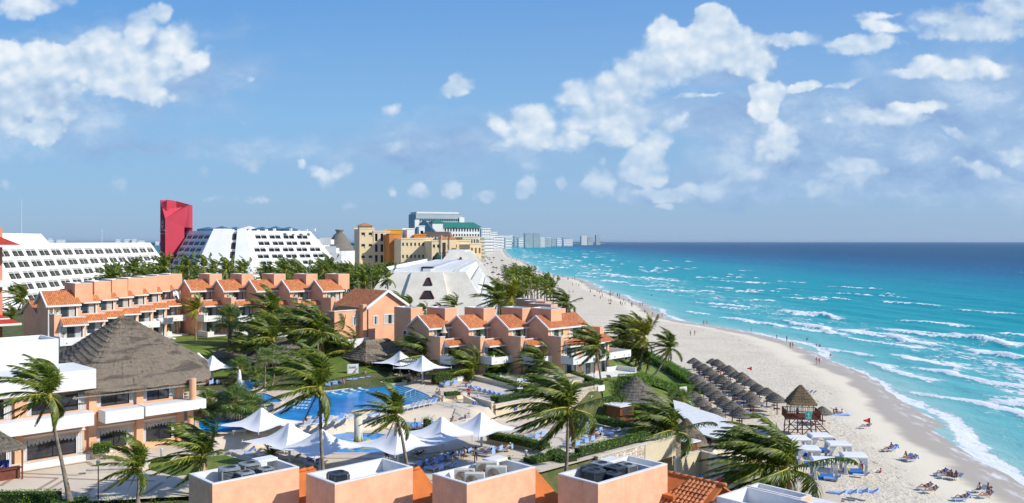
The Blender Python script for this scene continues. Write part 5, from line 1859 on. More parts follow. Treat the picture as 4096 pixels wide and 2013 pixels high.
def slope_windows(th, c, wins, cap=100, louv=True):
 if not wins:
  return
 w, h = wins[0][3], wins[0][4]
 q = MB()
 q.box(.02, w - .02, .95, 1.0, .05, h * .85, 1)
 q.box(w * .5 - .04, w * .5 + .04, .88, .94, .05, h * .85, 2)
 q.box(0, w, -.02, .10, 0, .10, 0)
 q.box(0, w, .02, .05, .45, .50, 2)
 if louv:
  for j in range(3):
   q.box(0, w, -.03, .25, h * (.74 + .09 * j), h * (.74 + .09 * j) + .09, 0)
 o = q.build('tmp', [HOTEL, GLASS, DARKF])
 me = o.data
 bpy.data.objects.remove(o)
 for (p, ux, uz, w_, h_) in wins[:cap]:
  mesh_child(me, 'window', th, frame_M(p - c, ux, uz))
 if len(wins) > cap:
  big_ = MB()
  src = q
  for (p, ux, uz, w_, h_) in wins[cap:]:
   M = frame_M(p - c, ux, uz)
   i = len(big_.v)
   big_.v += [tuple(M @ Vector(v)) for v in src.v]
   big_.f += [tuple(i + a for a in f) for f in src.f]
   big_.m += src.m
  o = big_.build('window_bays', [HOTEL, GLASS, DARKF], th)
  o['kind'] = 'stuff'
th, c, wins = sloped('sloped_hotel', 'long white hotel with leaning facade and rows of paired balcony windows', [(-141, 238), (-141, 343), (-160, 343), (-160, 238)], 29.6, 5, .52, HOTEL, [0], 3.05, 7.0, True, hw=2.5)
slope_windows(th, c, sorted(wins, key=lambda w: -w[0].z))
mb = MB()
mb.M = Matrix.Translation(-c)
mb.hexa([(-148, 246, 29.6), (-143, 246, 29.6), (-143, 272, 29.6), (-148, 272, 29.6), (-148, 248, 32.4), (-144.5, 248, 32.4), (-144.5, 270, 32.4), (-148, 270, 32.4)])
mb.build('penthouse', HOTEL, th)
mb = MB()
mb.M = Matrix.Translation(-c)
for (x, y, h) in ((-145, 246, 4), (-146, 262, 13), (-150, 322, 5)):
 mb.tube([(x, y, 29.6), (x, y, 29.6 + h)], .07, 5)
mb.build('antenna', STEEL, th)
top = [(-120.5, 400), (-97, 423.5), (-128, 455), (-158, 425), (-134.5, 397)]
th, c, wins = sloped('pyramid_hotel', 'large white stepped-window pyramid hotel beside the red tower', top, 35, 6, .60, HOTEL, [0, 3], 2.95, 7.2, True, hw=2.7)
slope_windows(th, c, sorted(wins, key=lambda w: -w[0].z))
mb = MB()
mb.M = Matrix.Translation(-c)
bt = offset_poly(top, .60 * 29)
A_, B_ = Vector((*top[4], 35)), Vector((*top[0], 35))
A2, B2 = Vector((*bt[4], 6)), Vector((*bt[0], 6))
nn = (B_ - A_).cross(A_ - A2).normalized()
nn = nn if nn.y < 0 else -nn
for (f0, f1, g0, g1) in ((0.0, .56, 0.0, .56), (.72, 1.0, .66, 1.0)):
 a, b = A_.lerp(B_, f0), A_.lerp(B_, f1)
 a2, b2 = A2.lerp(B2, g0), A2.lerp(B2, g1)
 o = nn * 1.6
 mb.hexa([a2, b2, b2 - nn * .5, a2 - nn * .5, a + o * .4, b + o * .4, b, a] if False else [a2 + o, b2 + o, b2 - nn * .2, a2 - nn * .2, a + o, b + o, b - nn * .2, a - nn * .2])
mb.build('buttress', HOTEL, th)
mb = MB()
mb.M = Matrix.Translation(-c)
for k in range(7):
 f0, f1 = .05 + k * .14, .05 + k * .14 + .095
 q = []
 for ff, g in ((f1, .575), (f1, .70), (f0, .70), (f0, .575)):
  p = A_.lerp(B_, g + .01).lerp(A2.lerp(B2, g - .01 * 0), ff)
  q.append(p + nn * .25)
 mb.extr(q, -nn * .2)
mb.build('stair_window', DARKW, th)
GR = mat('blue_roof_glass', (0.045, 0.11, 0.16), .15, .3, .2, 0, 1, .6)
mb = MB()
mb.M = Matrix.Translation(-c)
for k in range(7):
 x0 = -150 + k * 6.5
 y0 = 428
 zt2 = 36.3 + .35 * (k % 2)
 for (a, b) in (((x0, y0 - 9), (x0 + 6.5, y0 - 9)), ((x0 + 6.5, y0 - 9), (x0 + 6.5, y0 + 6)), ((x0 + 6.5, y0 + 6), (x0, y0 + 6)), ((x0, y0 + 6), (x0, y0 - 9))):
  mb.face([(a[0], a[1], 36.0), (b[0], b[1], 36.0), (x0 + 3.25, y0 - 2, zt2 + .9)], 1 if k == 3 else 0)
 mb.box(x0, x0 + 6.5, y0 - 9, y0 + 6, 35.0, 35.98, 0)
for k in range(12):
 mb.box(-128 + 3 * k, -127 + 3 * k, 401 + 3 * k - (k > 7) * 14, 402.5 + 3 * k - (k > 7) * 14, 35.01, 35.6 + .3 * (k % 3), 1)
mb.build('glass_roof', [GR, HOTEL], th)
mb = MB()
mb.M = Matrix.Translation(-c)
for k in range(6):
 zz = 31 - k * 4.1
 xx = -92 + (35 - zz) * .62
 mb.box(xx - 3, xx + 2.2, 424, 432, zz - 2.3, zz)
 mb.box(xx - 3, xx + 2.2, 424, 424.3, zz, zz + .9)
mb.build('stepped_balconies' if False else 'shoulder', HOTEL, th)
th2, W2, H2 = block('white_annex', 'small white hotel wing behind the stepped shoulder of the pyramid hotel', 1250, 1320, 963, 470, 5, 30, HOTEL, 8, 10, .6, .5, rz=R(30))
TW = mat('tower_red', (0.50, 0.055, 0.085), .85, .06, .2, .2, 8, .2)
Yt = 415.0
a = Q(640, 800, Yt)
tx0, tx1, tx2 = Q(641, 900, Yt).x, Q(674, 900, Yt).x, Q(751, 900, Yt + 3).x
zt_ = lambda row: CZ - (row - HR) * Yt / F
tw = thing('red_tower', 'tall red sculptural tower with a white emblem, rising behind the sloped hotel', 'tower', (tx0, Yt, 4))
mb = MB()
mb.M = Matrix.Translation((-tx0, -Yt, -4))
zA, zB, zC, zD = zt_(800), zt_(826), zt_(875), zt_(818)
fl, fr, rr_ = (tx0, Yt), (tx1, Yt - 4.0), (tx2, Yt + 5)
bl = (tx0 + 3, Yt + 12)
br = (tx2 - 1, Yt + 12)
xm = tx0 + (tx2 - tx0) * .255
zsoff = zt_(910)
mb.face([(fl[0], fl[1], 4), (fr[0], fr[1], 4), (fr[0], fr[1], zC), (fl[0] + 1.2, fl[1] - .6, zt_(835)), (fl[0] + .9, fl[1], zt_(811)), (fl[0], fl[1], zA)])
mb.face([(fr[0], fr[1], 4), (rr_[0] - 2.0, rr_[1] - 1.0, 4), (rr_[0] - 2.0, rr_[1] - 1, zsoff), (rr_[0], rr_[1], zsoff), (rr_[0], rr_[1], zD), (fr[0], fr[1], zC)])
mb.face([(fl[0], fl[1], 4), (fl[0], fl[1], zA), (bl[0], bl[1], zA), (bl[0], bl[1], 4)])
mb.face([(rr_[0], rr_[1], zsoff), (br[0], br[1], zsoff), (br[0], br[1], zD), (rr_[0], rr_[1], zD)])
mb.face([(fr[0], fr[1], zC), (rr_[0], rr_[1], zD), (xm + 3, bl[1], zB), (fl[0] + 1.2, fl[1] - .6, zt_(835))])
mb.face([(bl[0], bl[1], 4), (bl[0], bl[1], zA), (br[0], br[1], zD), (br[0], br[1], 4)])
mb.box(fl[0] + .9, xm, Yt + .2, Yt + 9, zt_(840), zt_(808))
mb.face([(xm - .02, Yt, zt_(799)), (xm - .02, Yt + 9, zt_(799)), (xm - .02, Yt + 9, zt_(826)), (xm - .02, Yt, zt_(826))])
mb.face([(fl[0] + .9, Yt + .1, zt_(811)), (xm, Yt + .1, zt_(811)), (xm, Yt + .1, zt_(799))])
mb.build('wall', TW, tw)
mb = MB()
mb.M = Matrix.Translation((-tx0, -Yt, -4))
nfx = Vector((fr[0] - fl[0], fr[1] - fl[1], 0)).normalized()
nfn = Vector((nfx.y, -nfx.x, 0))
wf_ = (Vector(fr) - Vector(fl)).length
base = Vector((fl[0], fl[1], 0))
for row in (942, 965, 989, 1013):
 p = base + nfx * wf_ * .68 + nfn * .05
 z0, z1 = zt_(row + 16), zt_(row)
 mb.extr([(p.x, p.y, z0), (p.x + nfx.x * .9, p.y + nfx.y * .9, z0), (p.x + nfx.x * .9, p.y + nfx.y * .9, z1), (p.x, p.y, z1)], nfn * .1)
mb.build('slit_window', DARKW, tw)
SIGNW = mat('sign_white', (0.75, 0.72, 0.72), .6, 0)
mb = MB()
mb.M = Matrix.Translation((-tx0, -Yt, -4))
ec = base + nfx * wf_ * .5 + Vector((0, 0, zt_(898)))
for k in range(8):
 a = 2 * PI * k / 8 + .3
 for (rr2, sz) in ((1.15, .34), (1.55, .26)):
  p = ec + nfx * (rr2 * .8 * math.cos(a)) + Vector((0, 0, rr2 * 1.1 * math.sin(a))) + nfn * .06
  a1 = nfx * sz * math.cos(a) + Vector((0, 0, sz * math.sin(a)))
  a2 = nfx * -sz * .6 * math.sin(a) + Vector((0, 0, sz * .6 * math.cos(a)))
  mb.extr([p - a1 - a2, p + a1 - a2, p + a1 + a2, p - a1 + a2], nfn * .1)
mb.build('emblem', SIGNW, tw)
def lettering(txt, parent, M, size, m, name='lettering', ext=.02, align='CENTER'):
 cu = bpy.data.curves.new(name, 'FONT')
 cu.body = txt
 cu.size = size
 cu.extrude = ext
 cu.align_x = align
 cu.resolution_u = 2
 o = bpy.data.objects.new('tmp', cu)
 C.objects.link(o)
 dg = bpy.context.evaluated_depsgraph_get()
 me = bpy.data.meshes.new_from_object(o.evaluated_get(dg))
 bpy.data.objects.remove(o)
 me.materials.clear()
 me.materials.append(m)
 q = bpy.data.objects.new(name, me)
 C.objects.link(q)
 q.parent = parent
 q.matrix_local = M
 return q
def sign_M(p, right, up=(0, 0, 1)):
 r, u = Vector(right).normalized(), Vector(up).normalized()
 n = r.cross(u)
 M = Matrix((r, u, n)).transposed().to_4x4()
 M.translation = p
 return M
for txt, row, sz in (('THE PYRAMID', 925, 1.05), ('AT GRAND OASIS', 937, .62)):
 p = base + nfx * wf_ * .5 + nfn * .15 + Vector((0, 0, zt_(row))) - Vector((tx0, Yt, 4))
 lettering(txt, tw, sign_M(p, nfx), sz, SIGNW)
top = [(-32.5, 225), (-11.8, 225), (-14.5, 352), (-35.2, 352)]
th, c, wins = sloped('concrete_pyramid', 'grey rough concrete truncated pyramid with two dark trapezoid windows', top, 22.2, 5, .60, HOTEL, [1], 4.2, 3.9, False, cat='building', mats={0: 2, 2: 2, 3: 2}, hw=3.3)
q = MB()
for j in range(7):
 q.box(.1 + j * .46, .34 + j * .46, -.05, .6, 0, 3.1)
fm = q.build('tmp', HOTEL)
for (p, ux, uz, w_, h_) in wins[:100]:
 mesh_child(fm.data, 'window_fins' if False else 'louver_bay', th, frame_M(p - c, ux, uz))
bpy.data.objects.remove(fm)
mb = MB()
mb.M = Matrix.Translation(-c)
ld = .60
zz = lambda d: 22.2 - d
xc = -21.6
t0 = [(xc - 4.0, 224.3, 22.22), (xc + 4.0, 224.3, 22.22)]
b0 = [(xc - 8.2, 213.0, 5), (xc + 8.6, 213.0, 5)]
tb = [(xc - 4.0, 226, 22.22), (xc + 4.0, 226, 22.22)]
bb = [(xc - 8.2, 220, 5), (xc + 8.6, 220, 5)]
mb.hexa([b0[0], b0[1], bb[1], bb[0], t0[0], t0[1], tb[1], tb[0]])
mb.build('centre_panel', CONC, th)
def on_panel(x, z):
 f = (22.22 - z) / 17.22
 return Vector((x, 224.3 - 11.3 * f - .03, z))
for nm, pts in (('upper_window', ((-.15, 20.8), (.35, 20.8), (1.15, 19.0), (-.95, 19.0))), ('lower_window', ((-.6, 17.6), (.8, 17.6), (1.8, 15.8), (-1.6, 15.8)))):
 mb = MB()
 mb.M = Matrix.Translation(-c)
 mb.extr([on_panel(xc + .3 + x, z) for x, z in pts], (0, -.05, 0), 0)
 q = [on_panel(xc + .3 + x, z) for x, z in pts]
 for k in range(4):
  mb.bar(q[k] + Vector((0, -.1, 0)), q[(k + 1) % 4] + Vector((0, -.1, 0)), .22, .22, 1)
 mb.build(nm, [DARKW, mat('maroon_frame', (0.09, 0.02, 0.02), .6, 0)], th)
mb = MB()
mb.M = Matrix.Translation(-c)
for k in range(26):
 yy = 232 + k * 4.5
 mb.box(-30, -24, yy, yy + .8, 22.21, 23.0)
 mb.box(-20.5, -16, yy + 1, yy + 1.7, 22.21, 22.9)
 mb.box(-33.9, -33.6, yy, yy + 4.4, 22.21, 23.2)
for xx in (-31.5, -15.2, -14.2):
 mb.box(xx, xx + .4, 230, 348, 22.22, 22.6, 1)
mb.box(-23.3, -21.2, 230, 348, 22.23, 22.9, 1)
mb.box(-24, -21, 232, 238, 22.9, 23.3, 2)
mb.build('roof_plant', [HOTEL, STEEL, DARKF], th)
mb = MB()
mb.M = Matrix.Translation(-c)
mb.tube([(-20.5, 256, 22.2), (-20.5, 256, 32)], .12, 6)
mb.build('mast', STEEL, th)
top = [(Q(1795, 993, 392).x, 392), (Q(1893, 993, 392).x, 392), (Q(1893, 993, 392).x - 3, 452), (Q(1795, 993, 392).x - 3, 452)]
th, c, wins = sloped('concrete_pyramid', 'smaller white-topped concrete pyramid with one triangular window beyond the grove', top, 25.4, 10, .8, HOTEL, [1], 4.5, 5, False, cat='building', mats={0: 2, 2: 2, 3: 2}, hw=4)
mb = MB()
mb.M = Matrix.Translation(-c)
cx = (top[0][0] + top[1][0]) / 2
mb.extr([(cx - 1.3, 387.3, 20.6), (cx + 1.3, 387.3, 20.6), (cx + .3, 389.3, 23.2), (cx - .3, 389.3, 23.2)], (0, -.3, 0))
mb.build('window', DARKW, th)
mb = MB()
mb.M = Matrix.Translation(-c)
for k in range(9):
 mb.box(top[0][0] - 2 + 0.2, top[1][0] - 4, 396 + k * 6, 398.5 + k * 6, 25.41, 26.0)
mb.build('roof_plant', HOTEL, th)
tt = thing('thatch_tower', 'tall three-tiered grey thatch tower with flared crown', 'thatched roof', Q(1358, 1005, 480) * Vector((1, 1, 0)))
zr = lambda row: CZ - (row - HR) * 480 / F
mb = MB()
prof = [(7.8, zr(1002)), (7.4, zr(998)), (6.6, zr(985)), (6.3, zr(984)), (5.6, zr(968)), (4.1, zr(955)), (3.9, zr(952)), (2.9, zr(940)), (1.5, zr(931)), (1.9, zr(926)), (2.5, zr(919)), (.3, zr(923))]
mb.lathe([(r * 1.05, z) for r, z in prof], 20)
mb.build('thatch', THATCH_G, tt, True)
mb = MB()
mb.lathe([(8.3, 4), (8.3, zr(1003))], 20)
mb.build('wall', HOTEL, tt)
YEL = mat('pale_yellow_render', (0.80, 0.64, 0.40), .85, .06, .1, 0, 1, .2)
OCH = mat('ochre_render', (0.62, 0.24, 0.07), .85, .08, .1, 0, 1, .2)
BEI = mat('beige_render', (0.74, 0.62, 0.44), .85, .06, .1, 0, 1, .2)
GOLD = mat('golden_render', (0.70, 0.38, 0.03), .8, .06, .1, 0, 1, .2)
GRN = mat('green_roof', (0.02, 0.20, 0.15), .6, .1, .05)
BLG = mat('blue_glass_cladding', (0.025, 0.085, 0.125), .35, .25, .06, 0, 1, .3)
CHOC = mat('brown_cladding', (0.20, 0.145, 0.11), .8, .15, .1)
th, w, h = block('resort_block', 'pale yellow resort block with arched top windows and red tiled cap', 1438, 1493, 916, 492, 5, 12, YEL, 5, 2, .5, .38, DARKW, arch=True, wparts=True, side=False)
mb = MB()
mb.prism([(1, 1), (w - 1, 1), (w - 1, 8), (1, 8)], h, h + 1.8)
mb.face([(0, 0, h + 1.8), (w, 0, h + 1.8), (w / 2, 4.5, h + 3.6)], 1)
mb.face([(w, 0, h + 1.8), (w, 9, h + 1.8), (w / 2, 4.5, h + 3.6)], 1)
mb.face([(0, 9, h + 1.8), (0, 0, h + 1.8), (w / 2, 4.5, h + 3.6)], 1)
mb.build('tiled_cap', [YEL, CLAY], th)
block('resort_block', 'pale yellow resort stair block with open dark galleries', 1494, 1557, 928, 495, 5, 12, BEI, 5, 3, .45, .7, DARKW, wparts=False, side=False)
block('resort_block', 'orange resort block with a single arched window', 1557, 1604, 938, 488, 5, 12, OCH, 4, 1, .22, .4, DARKW, arch=True, wparts=True, side=False)
block('resort_block', 'golden yellow penthouse set back above the orange resort block', 1556, 1604, 922, 502, 5, 10, GOLD, 0, 1, side=False)
block('resort_block', 'long pale yellow resort wing with balconied windows facing the palm grove', 1604, 1727, 957, 477, 5, 14, YEL, 4, 8, .42, .42, DARKW, wparts=True, side=False)
block('resort_block', 'white stair tower rising behind the long yellow resort wing', 1628, 1657, 918, 502, 5, 9, HOTEL, 1, 1, .3, .2, DARKW, wparts=True, side=False)
block('resort_block', 'orange wing between the white stair tower and the glass pyramid', 1657, 1702, 941, 500, 5, 9, OCH, 0, 1, side=False)
th, w, h = block('resort_block', 'yellow resort wing with tall arched stair bay and red tiled towers', 1727, 1880, 965, 472, 5, 14, YEL, 4, 9, .5, .42, DARKW, wparts=True, side=False)
mb = MB()
for (fx) in (.30, .52):
 x = w * fx
 mb.box(x - 1.9, x + 1.9, -.8, 4, h - 6, h + 1.2, 0)
 for (p, q) in (((x - 2.3, -1.2), (x + 2.3, -1.2)), ((x + 2.3, -1.2), (x + 2.3, 4.4)), ((x - 2.3, 4.4), (x - 2.3, -1.2))):
  mb.face([(p[0], p[1], h + 1.2), (q[0], q[1], h + 1.2), (x, 1.6, h + 2.8)], 1)
mb.box(w * .30 - .9, w * .30 + .9, -.95, -.81, h - 10, h - .8, 2)
mb.box(-.4, w * .2, -2.5, -.01, 0, 7, 3)
mb.box(w * .02, w * .12, -2.7, -2.51, 1, 5.2, 2)
mb.build('tiled_tower', [YEL, CLAY, DARKW, GOLD], th)
block('resort_block', 'low yellow wing with golden balconies at the sea end of the resort', 1880, 1925, 978, 460, 3, 16, YEL, 4, 3, .5, .45, GOLD, side=False)
th = thing('brown_hotel', 'long brown battered hotel roof dotted with small balconies', 'hotel', (Q(1700, 980, 560).x, 560, 5))
bx0, bx1 = Q(1700, 980, 560).x, Q(1840, 980, 560).x
w = bx1 - bx0
zz1 = CZ - (927 - HR) * 560 / F - 5
mb = MB()
mb.hexa([(-4, -6, 0), (w + 6, -6, 0), (w + 6, 20, 0), (-4, 20, 0), (0, 0, zz1), (w * .68, 0, zz1), (w * .68, 20, zz1), (0, 20, zz1)])
mb.build('wall', CHOC, th)
q = MB()
q.box(-.5, .5, -.5, .6, 0, 1.4)
pm = q.build('tmp', HOTEL)
for r in range(4):
 for k in range(9 + r):
  f = 1 - (r * .2 + .12)
  mesh_child(pm.data, 'balcony', th, Matrix.Translation((1.5 + k * 2.1, -6 * (1 - f) - .6, zz1 * f - 1)))
bpy.data.objects.remove(pm)
th = thing('glass_pyramid', 'blue-green glass pyramid hotel with pale lift shaft in front', 'hotel', (Q(1697, 900, 600).x, 600, 5))
zp = CZ - (878 - HR) * 600 / F - 5
mb = MB()
hw = zp * .92
for (a, b) in (((-hw, -hw), (hw, -hw)), ((hw, -hw), (hw, hw)), ((hw, hw), (-hw, hw)), ((-hw, hw), (-hw, -hw))):
 mb.face([(a[0], a[1], 0), (b[0], b[1], 0), (0, 0, zp)])
mb.build('glass_skin', BLG, th)
mb = MB()
for k in range(1, 14):
 f = k / 14
 z = zp * f
 h2 = hw * (1 - f) + .12
 mb.bar((-h2, -h2, z), (h2, -h2, z), .25)
 mb.bar((h2, -h2, z), (h2, h2, z), .25)
for k in range(-6, 7):
 x = hw * k / 6.5
 f = 1 - abs(x) / hw
 mb.bar((x, -hw - .1, 0), (x, -hw * (1 - f) - .1, zp * f), .2)
mb.build('glazing_bars', mat('teal_bars', (0.12, 0.22, 0.28), .4, 0), th)
block('lift_shaft', 'pale green lift shaft in front of the glass pyramid', 1676, 1698, 907, 560, 5, 4, HOTEL, 1, 1, .5, .85, BLG, cat='tower', side=False)
th, w, h = block('glass_hotel', 'huge blue glass and white slab hotel towering behind the glass pyramid', 1664, 1846, 856, 900, 3, 25, mat('pale_slab', (0.40, 0.47, 0.50), .7, .05, .05), 13, 26, .8, .62, mat('hotel_glass', (0.10, 0.20, 0.26), .2, .4, .08, 0, 1, .6), top=4)
mb = MB()
mb.box(1, w - 4, 1, 22, h, h + 2.2)
mb.box(-1.5, 3, -1, 3, 2, h - 6)
mb.box(w - 4, w + 1.6, -1, 3, 2, h - 3)
mb.build('roof_frame', HOTEL, th)
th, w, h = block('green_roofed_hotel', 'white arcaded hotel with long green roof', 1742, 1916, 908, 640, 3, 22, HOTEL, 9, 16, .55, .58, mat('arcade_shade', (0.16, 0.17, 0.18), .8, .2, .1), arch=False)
mb = MB()
mb.hexa([(-1.5, -1.5, h), (w + 1.5, -1.5, h), (w + 1.5, 24, h), (-1.5, 24, h), (3, 5, h + 3.6), (w - 3, 5, h + 3.6), (w - 3, 17, h + 3.6), (3, 17, h + 3.6)])
mb.build('green_roof', GRN, th)
mb = MB()
mb.box(-3, 5, -2, 6, 20, h + 3.2)
mb.hexa([(-4, -3, h + 3.2), (6, -3, h + 3.2), (6, 7, h + 3.2), (-4, 7, h + 3.2), (0, 1, h + 5.4), (2, 1, h + 5.4), (2, 3, h + 5.4), (0, 3, h + 5.4)], 1)
mb.build('corner_tower', [HOTEL, GRN], th)
block('resort_block', 'cream lower wing in front of the green-roofed hotel', 1850, 1912, 949, 560, 3, 16, mat('cream_wing', (0.66, 0.60, 0.46), .8, .05), 5, 6, .55, .55, RECESS, side=True)
GLS = mat('pale_glass_tower', (0.42, 0.52, 0.54), .4, .1, .02)
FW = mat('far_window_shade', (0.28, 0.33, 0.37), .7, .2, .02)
coast = [('cream stepped hotel just beyond the green-roofed one', 1918, 1938, 950, 1500, 6, 4, CREAM), ('white hotel with stacked terraces narrowing to the sea', 1926, 1962, 914, 2600, 9, 5, HOTEL), ('white balconied slab beside the stacked terraces', 1962, 1989, 929, 3000, 8, 5, HOTEL),
   ('low cream beachfront hotel below the stacked terraces', 1935, 1975, 951, 2200, 5, 8, HOTEL), ('broad white hotel with long sloping terraces', 1975, 2008, 945, 3300, 5, 8, HOTEL),
   ('grey flat-topped hotel with small roof tower', 1996, 2050, 944, 4200, 4, 12, HOTEL), ('small pale hotel with square tower', 2022, 2048, 951, 3700, 4, 6, HOTEL), ('thin white slab rising beside the small square tower', 2044, 2050, 942, 4300, 6, 2, HOTEL),
   ('grey hotel with rooftop bar seen over the bay', 2058, 2080, 946, 5200, 5, 8, GLS), ('long white hotel on the bay shore', 2075, 2110, 952, 4600, 4, 12, HOTEL),
   ('pale green twin tower, inland one of the pair', 2101, 2132, 934, 4200, 14, 8, GLS), ('pale green twin tower, seaward one of the pair', 2134, 2160, 934, 4300, 14, 7, GLS), ('white mid-rise beside the twin towers', 2161, 2180, 950, 4500, 8, 6, HOTEL),
   ('slim white block on the bay shore', 2180, 2200, 953, 4800, 6, 6, GLS), ('grey-roofed block with water tank on the bay shore', 2188, 2203, 950, 5000, 6, 5, HOTEL), ('wide grey hotel in the middle of the point', 2205, 2250, 955, 5600, 5, 12, GLS), ('pale boxy hotel on the point', 2228, 2246, 954, 5500, 4, 6, HOTEL),
   ('dark-roofed grey hotel on the point', 2252, 2282, 951, 6000, 5, 9, GLS), ('low glass hotel on the point', 2255, 2292, 958, 5800, 4, 10, HOTEL), ('white tower with dark side, first of the outer three', 2326, 2350, 944, 7200, 12, 6, HOTEL),
   ('paired pale tower, middle of the outer three', 2352, 2373, 949, 7300, 10, 6, GLS), ('tall pale grey tower alone near the tip of the point', 2384, 2402, 940, 7600, 16, 5, GLS)]
for k, (lab, a_, b_, rt, Y, r, c_, m_) in enumerate(coast):
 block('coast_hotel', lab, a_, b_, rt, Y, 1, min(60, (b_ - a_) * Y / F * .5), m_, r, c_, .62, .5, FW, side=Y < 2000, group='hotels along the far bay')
for k, (lab, px, rt, hw_) in enumerate((('small white house near the wooded far lagoon shore', 200, 961, 9), ('cluster-like white villa blocks far across the lagoon', 240, 960, 14), ('white apartment block far across the lagoon beside two bigger ones', 471, 958, 8), ('long white apartment block far across the lagoon', 512, 958, 14), ('white apartment slab far across the lagoon', 535, 957, 8), ('low white building at the end of the far lagoon blocks', 563, 963, 12), ('white tower far across the lagoon behind the penthouse', 198, 955, 6), ('low white building beside the red tower across the lagoon', 628, 967, 7))):
 block('lagoon_building', lab, px - hw_, px + hw_, rt, 7400, 0, 40, HOTEL, 3, 5, .5, .4, FW, side=False, cat='building', group='buildings across the lagoon')
th = thing('pink_tower', 'salmon hotel tower with red hipped canopies and white balconies', 'hotel', (-79.9, 138, 8), R(45))
mb = MB()
mb.holed((-16, 0, 0), (1, 0, 0), (0, 0, 1), 16, 24.2, [(9, 13.4, 2.9 * k + 1.2, 2.9 * k + 3.1) for k in range(8)], .5)
mb.box(-16, -.001, .52, 14, 0, 24.2)
mb.face([(0, 0, 0), (0, 14, 0), (0, 14, 24.2), (0, 0, 24.2)])
mb.build('wall', PINK, th)
for zz in (21.5, 9.4):
 mb = MB()
 mb.hexa([(-16, -3.6, zz), (1.6, -3.6, zz), (1.6, .1, zz), (-16, .1, zz), (-16, -.5, zz + 1.5), (-1, -.5, zz + 1.5), (-1, -.01, zz + 1.5), (-16, -.01, zz + 1.5)])
 mb.box(-16, 1.7, -3.7, .0, zz - .35, zz - .01, 1)
 mb.build('canopy', [REDT, WHITE], th)
mb = MB()
for k in (1, 2, 3, 4, 5, 6):
 zz = 2.9 * k + .5
 mb.box(-16, -1.2 + (1.6 if k % 2 else 0), -2.4, -.01, zz, zz + .95)
mb.build('balcony', WHITE, th)
mb = MB()
mb.box(-12, -4, -3.5, -.7, 0, 3.2)
mb.box(-3, 2, -2.5, .5, 0, 2.2)
mb.build('lower_block', PINK, th)
# ================================================================== VEGETATION
def tmpmesh(mb, mats, name='m', smooth=False):
 o = mb.build(name, mats, None, smooth)
 me = o.data
 bpy.data.objects.remove(o)
 return me
def frond(mb, rs, az, el, L, wind, g=0.085, nl=30, lw=0.085, leaf=0.85, seg=9, curl=0.5, mi=0, start=Vector((0, 0, 0))):
 d = Vector((math.cos(az) * math.cos(el), math.sin(az) * math.cos(el), math.sin(el)))
 p = Vector(start)
 pts, dirs = [p.copy()], [d.copy()]
 for k in range(seg):
  f = (k + 1) / seg
  d = (d + Vector((wind[0], wind[1], wind[2] if len(wind) > 2 else 0)) * (0.35 + f) + Vector((0, 0, -g * (0.5 + 1.2 * f)))).normalized()
  p = p + d * (L / seg)
  pts.append(p.copy())
  dirs.append(d.copy())
 mb.tube(pts, [0.045 * (1 - 0.8 * k / seg) * (L / 4.2) for k in range(seg + 1)], 3, 1, cap=False)
 wv = Vector((wind[0], wind[1], 0)) * 2.8
 for i in range(nl):
  t = 0.10 + 0.90 * (i + rs.random() * .5) / nl
  x = t * seg
  k = min(int(x), seg - 1)
  b = pts[k].lerp(pts[k + 1], x - k)
  dd = dirs[k].lerp(dirs[k + 1], x - k).normalized()
  up = Vector((0, 0, 1))
  s = dd.cross(up)
  s = s.normalized() if s.length > .05 else Vector((math.sin(az), -math.cos(az), 0))
  ll = leaf * (0.35 + 0.75 * math.sin(PI * min(1, t * .80 + .12)) ** .8) * rs.uniform(.8, 1.15) * (1 - .45 * max(0, t - .75) / .25)
  for sd in (-1, 1):
   ld = (s * sd * (1.0 - .55 * t) + dd * (0.35 + .9 * t) + wv * (0.4 + t * .5) + Vector((0, 0, -curl * rs.uniform(.25, .9)))).normalized()
   mid = b + ld * ll * .5
   ld2 = (ld + wv * .35 + Vector((0, 0, -.45 * rs.uniform(.4, 1.2)))).normalized()
   tip = mid + ld2 * ll * .55
   wn = ld.cross(dd)
   wn = (wn.normalized() if wn.length > .05 else up).cross(ld).normalized() * lw * .5
   mb.face([b - wn * .7, b + wn * .7, mid + wn, mid - wn], mi)
   mb.face([mid - wn, mid + wn, tip], mi)
def crown_mesh(seed, nf=22, L=4.3, wind=(-.07, .015), leafm=None, nl=30, lw=.085, old=3):
 rs = random.Random(seed)
 mb = MB()
 for k in range(nf):
  f = k / (nf - 1)
  az = k * 2.39996 + rs.uniform(-.3, .3)
  el = R(86 - 118 * f ** .95 + rs.uniform(-8, 8))
  if math.cos(az) > .15 and rs.random() < .72:
   el = max(el, R(rs.uniform(42, 76)))
   wk = 1.5
  else:
   wk = 1.0
  frond(mb, rs, az, el, L * (0.62 + .45 * math.sin(PI * min(1, .15 + f * .8))) * rs.uniform(.88, 1.08), (wk * wind[0] * rs.uniform(.7, 1.2), wind[1] + rs.uniform(-.012, .012)), 0.055 + 0.05 * f, nl, lw, .80 * L / 4.3, 9, 0.45 + .35 * f)
 for k in range(old):
  frond(mb, rs, rs.uniform(0, 6.28), R(-62), L * .6, (wind[0] * .3, 0), .12, nl // 2, lw * .7, .5, 6, 1.0, mi=2)
 mb.lathe([(.10, -.45), (.20, -.15), (.17, .15), (.06, .5)], 8, (0, 0, 0), 1)
 return tmpmesh(mb, [leafm or LEAF, RACH, DRYL], 'crown')
CRN = [crown_mesh(11, 27, 4.9, (-.22, .02), LEAF, 36, .11), crown_mesh(12, 27, 4.8, (-.27, .01), LEAF_D, 36, .11), crown_mesh(13, 26, 4.6, (-.16, .03), LEAF, 36, .11), crown_mesh(14, 30, 5.0, (-.24, .02), LEAF_D, 38, .11), crown_mesh(15, 24, 4.5, (-.15, .0), LEAF_Y, 34, .11), crown_mesh(16, 27, 4.8, (-.24, -.01), LEAF, 36, .11)]
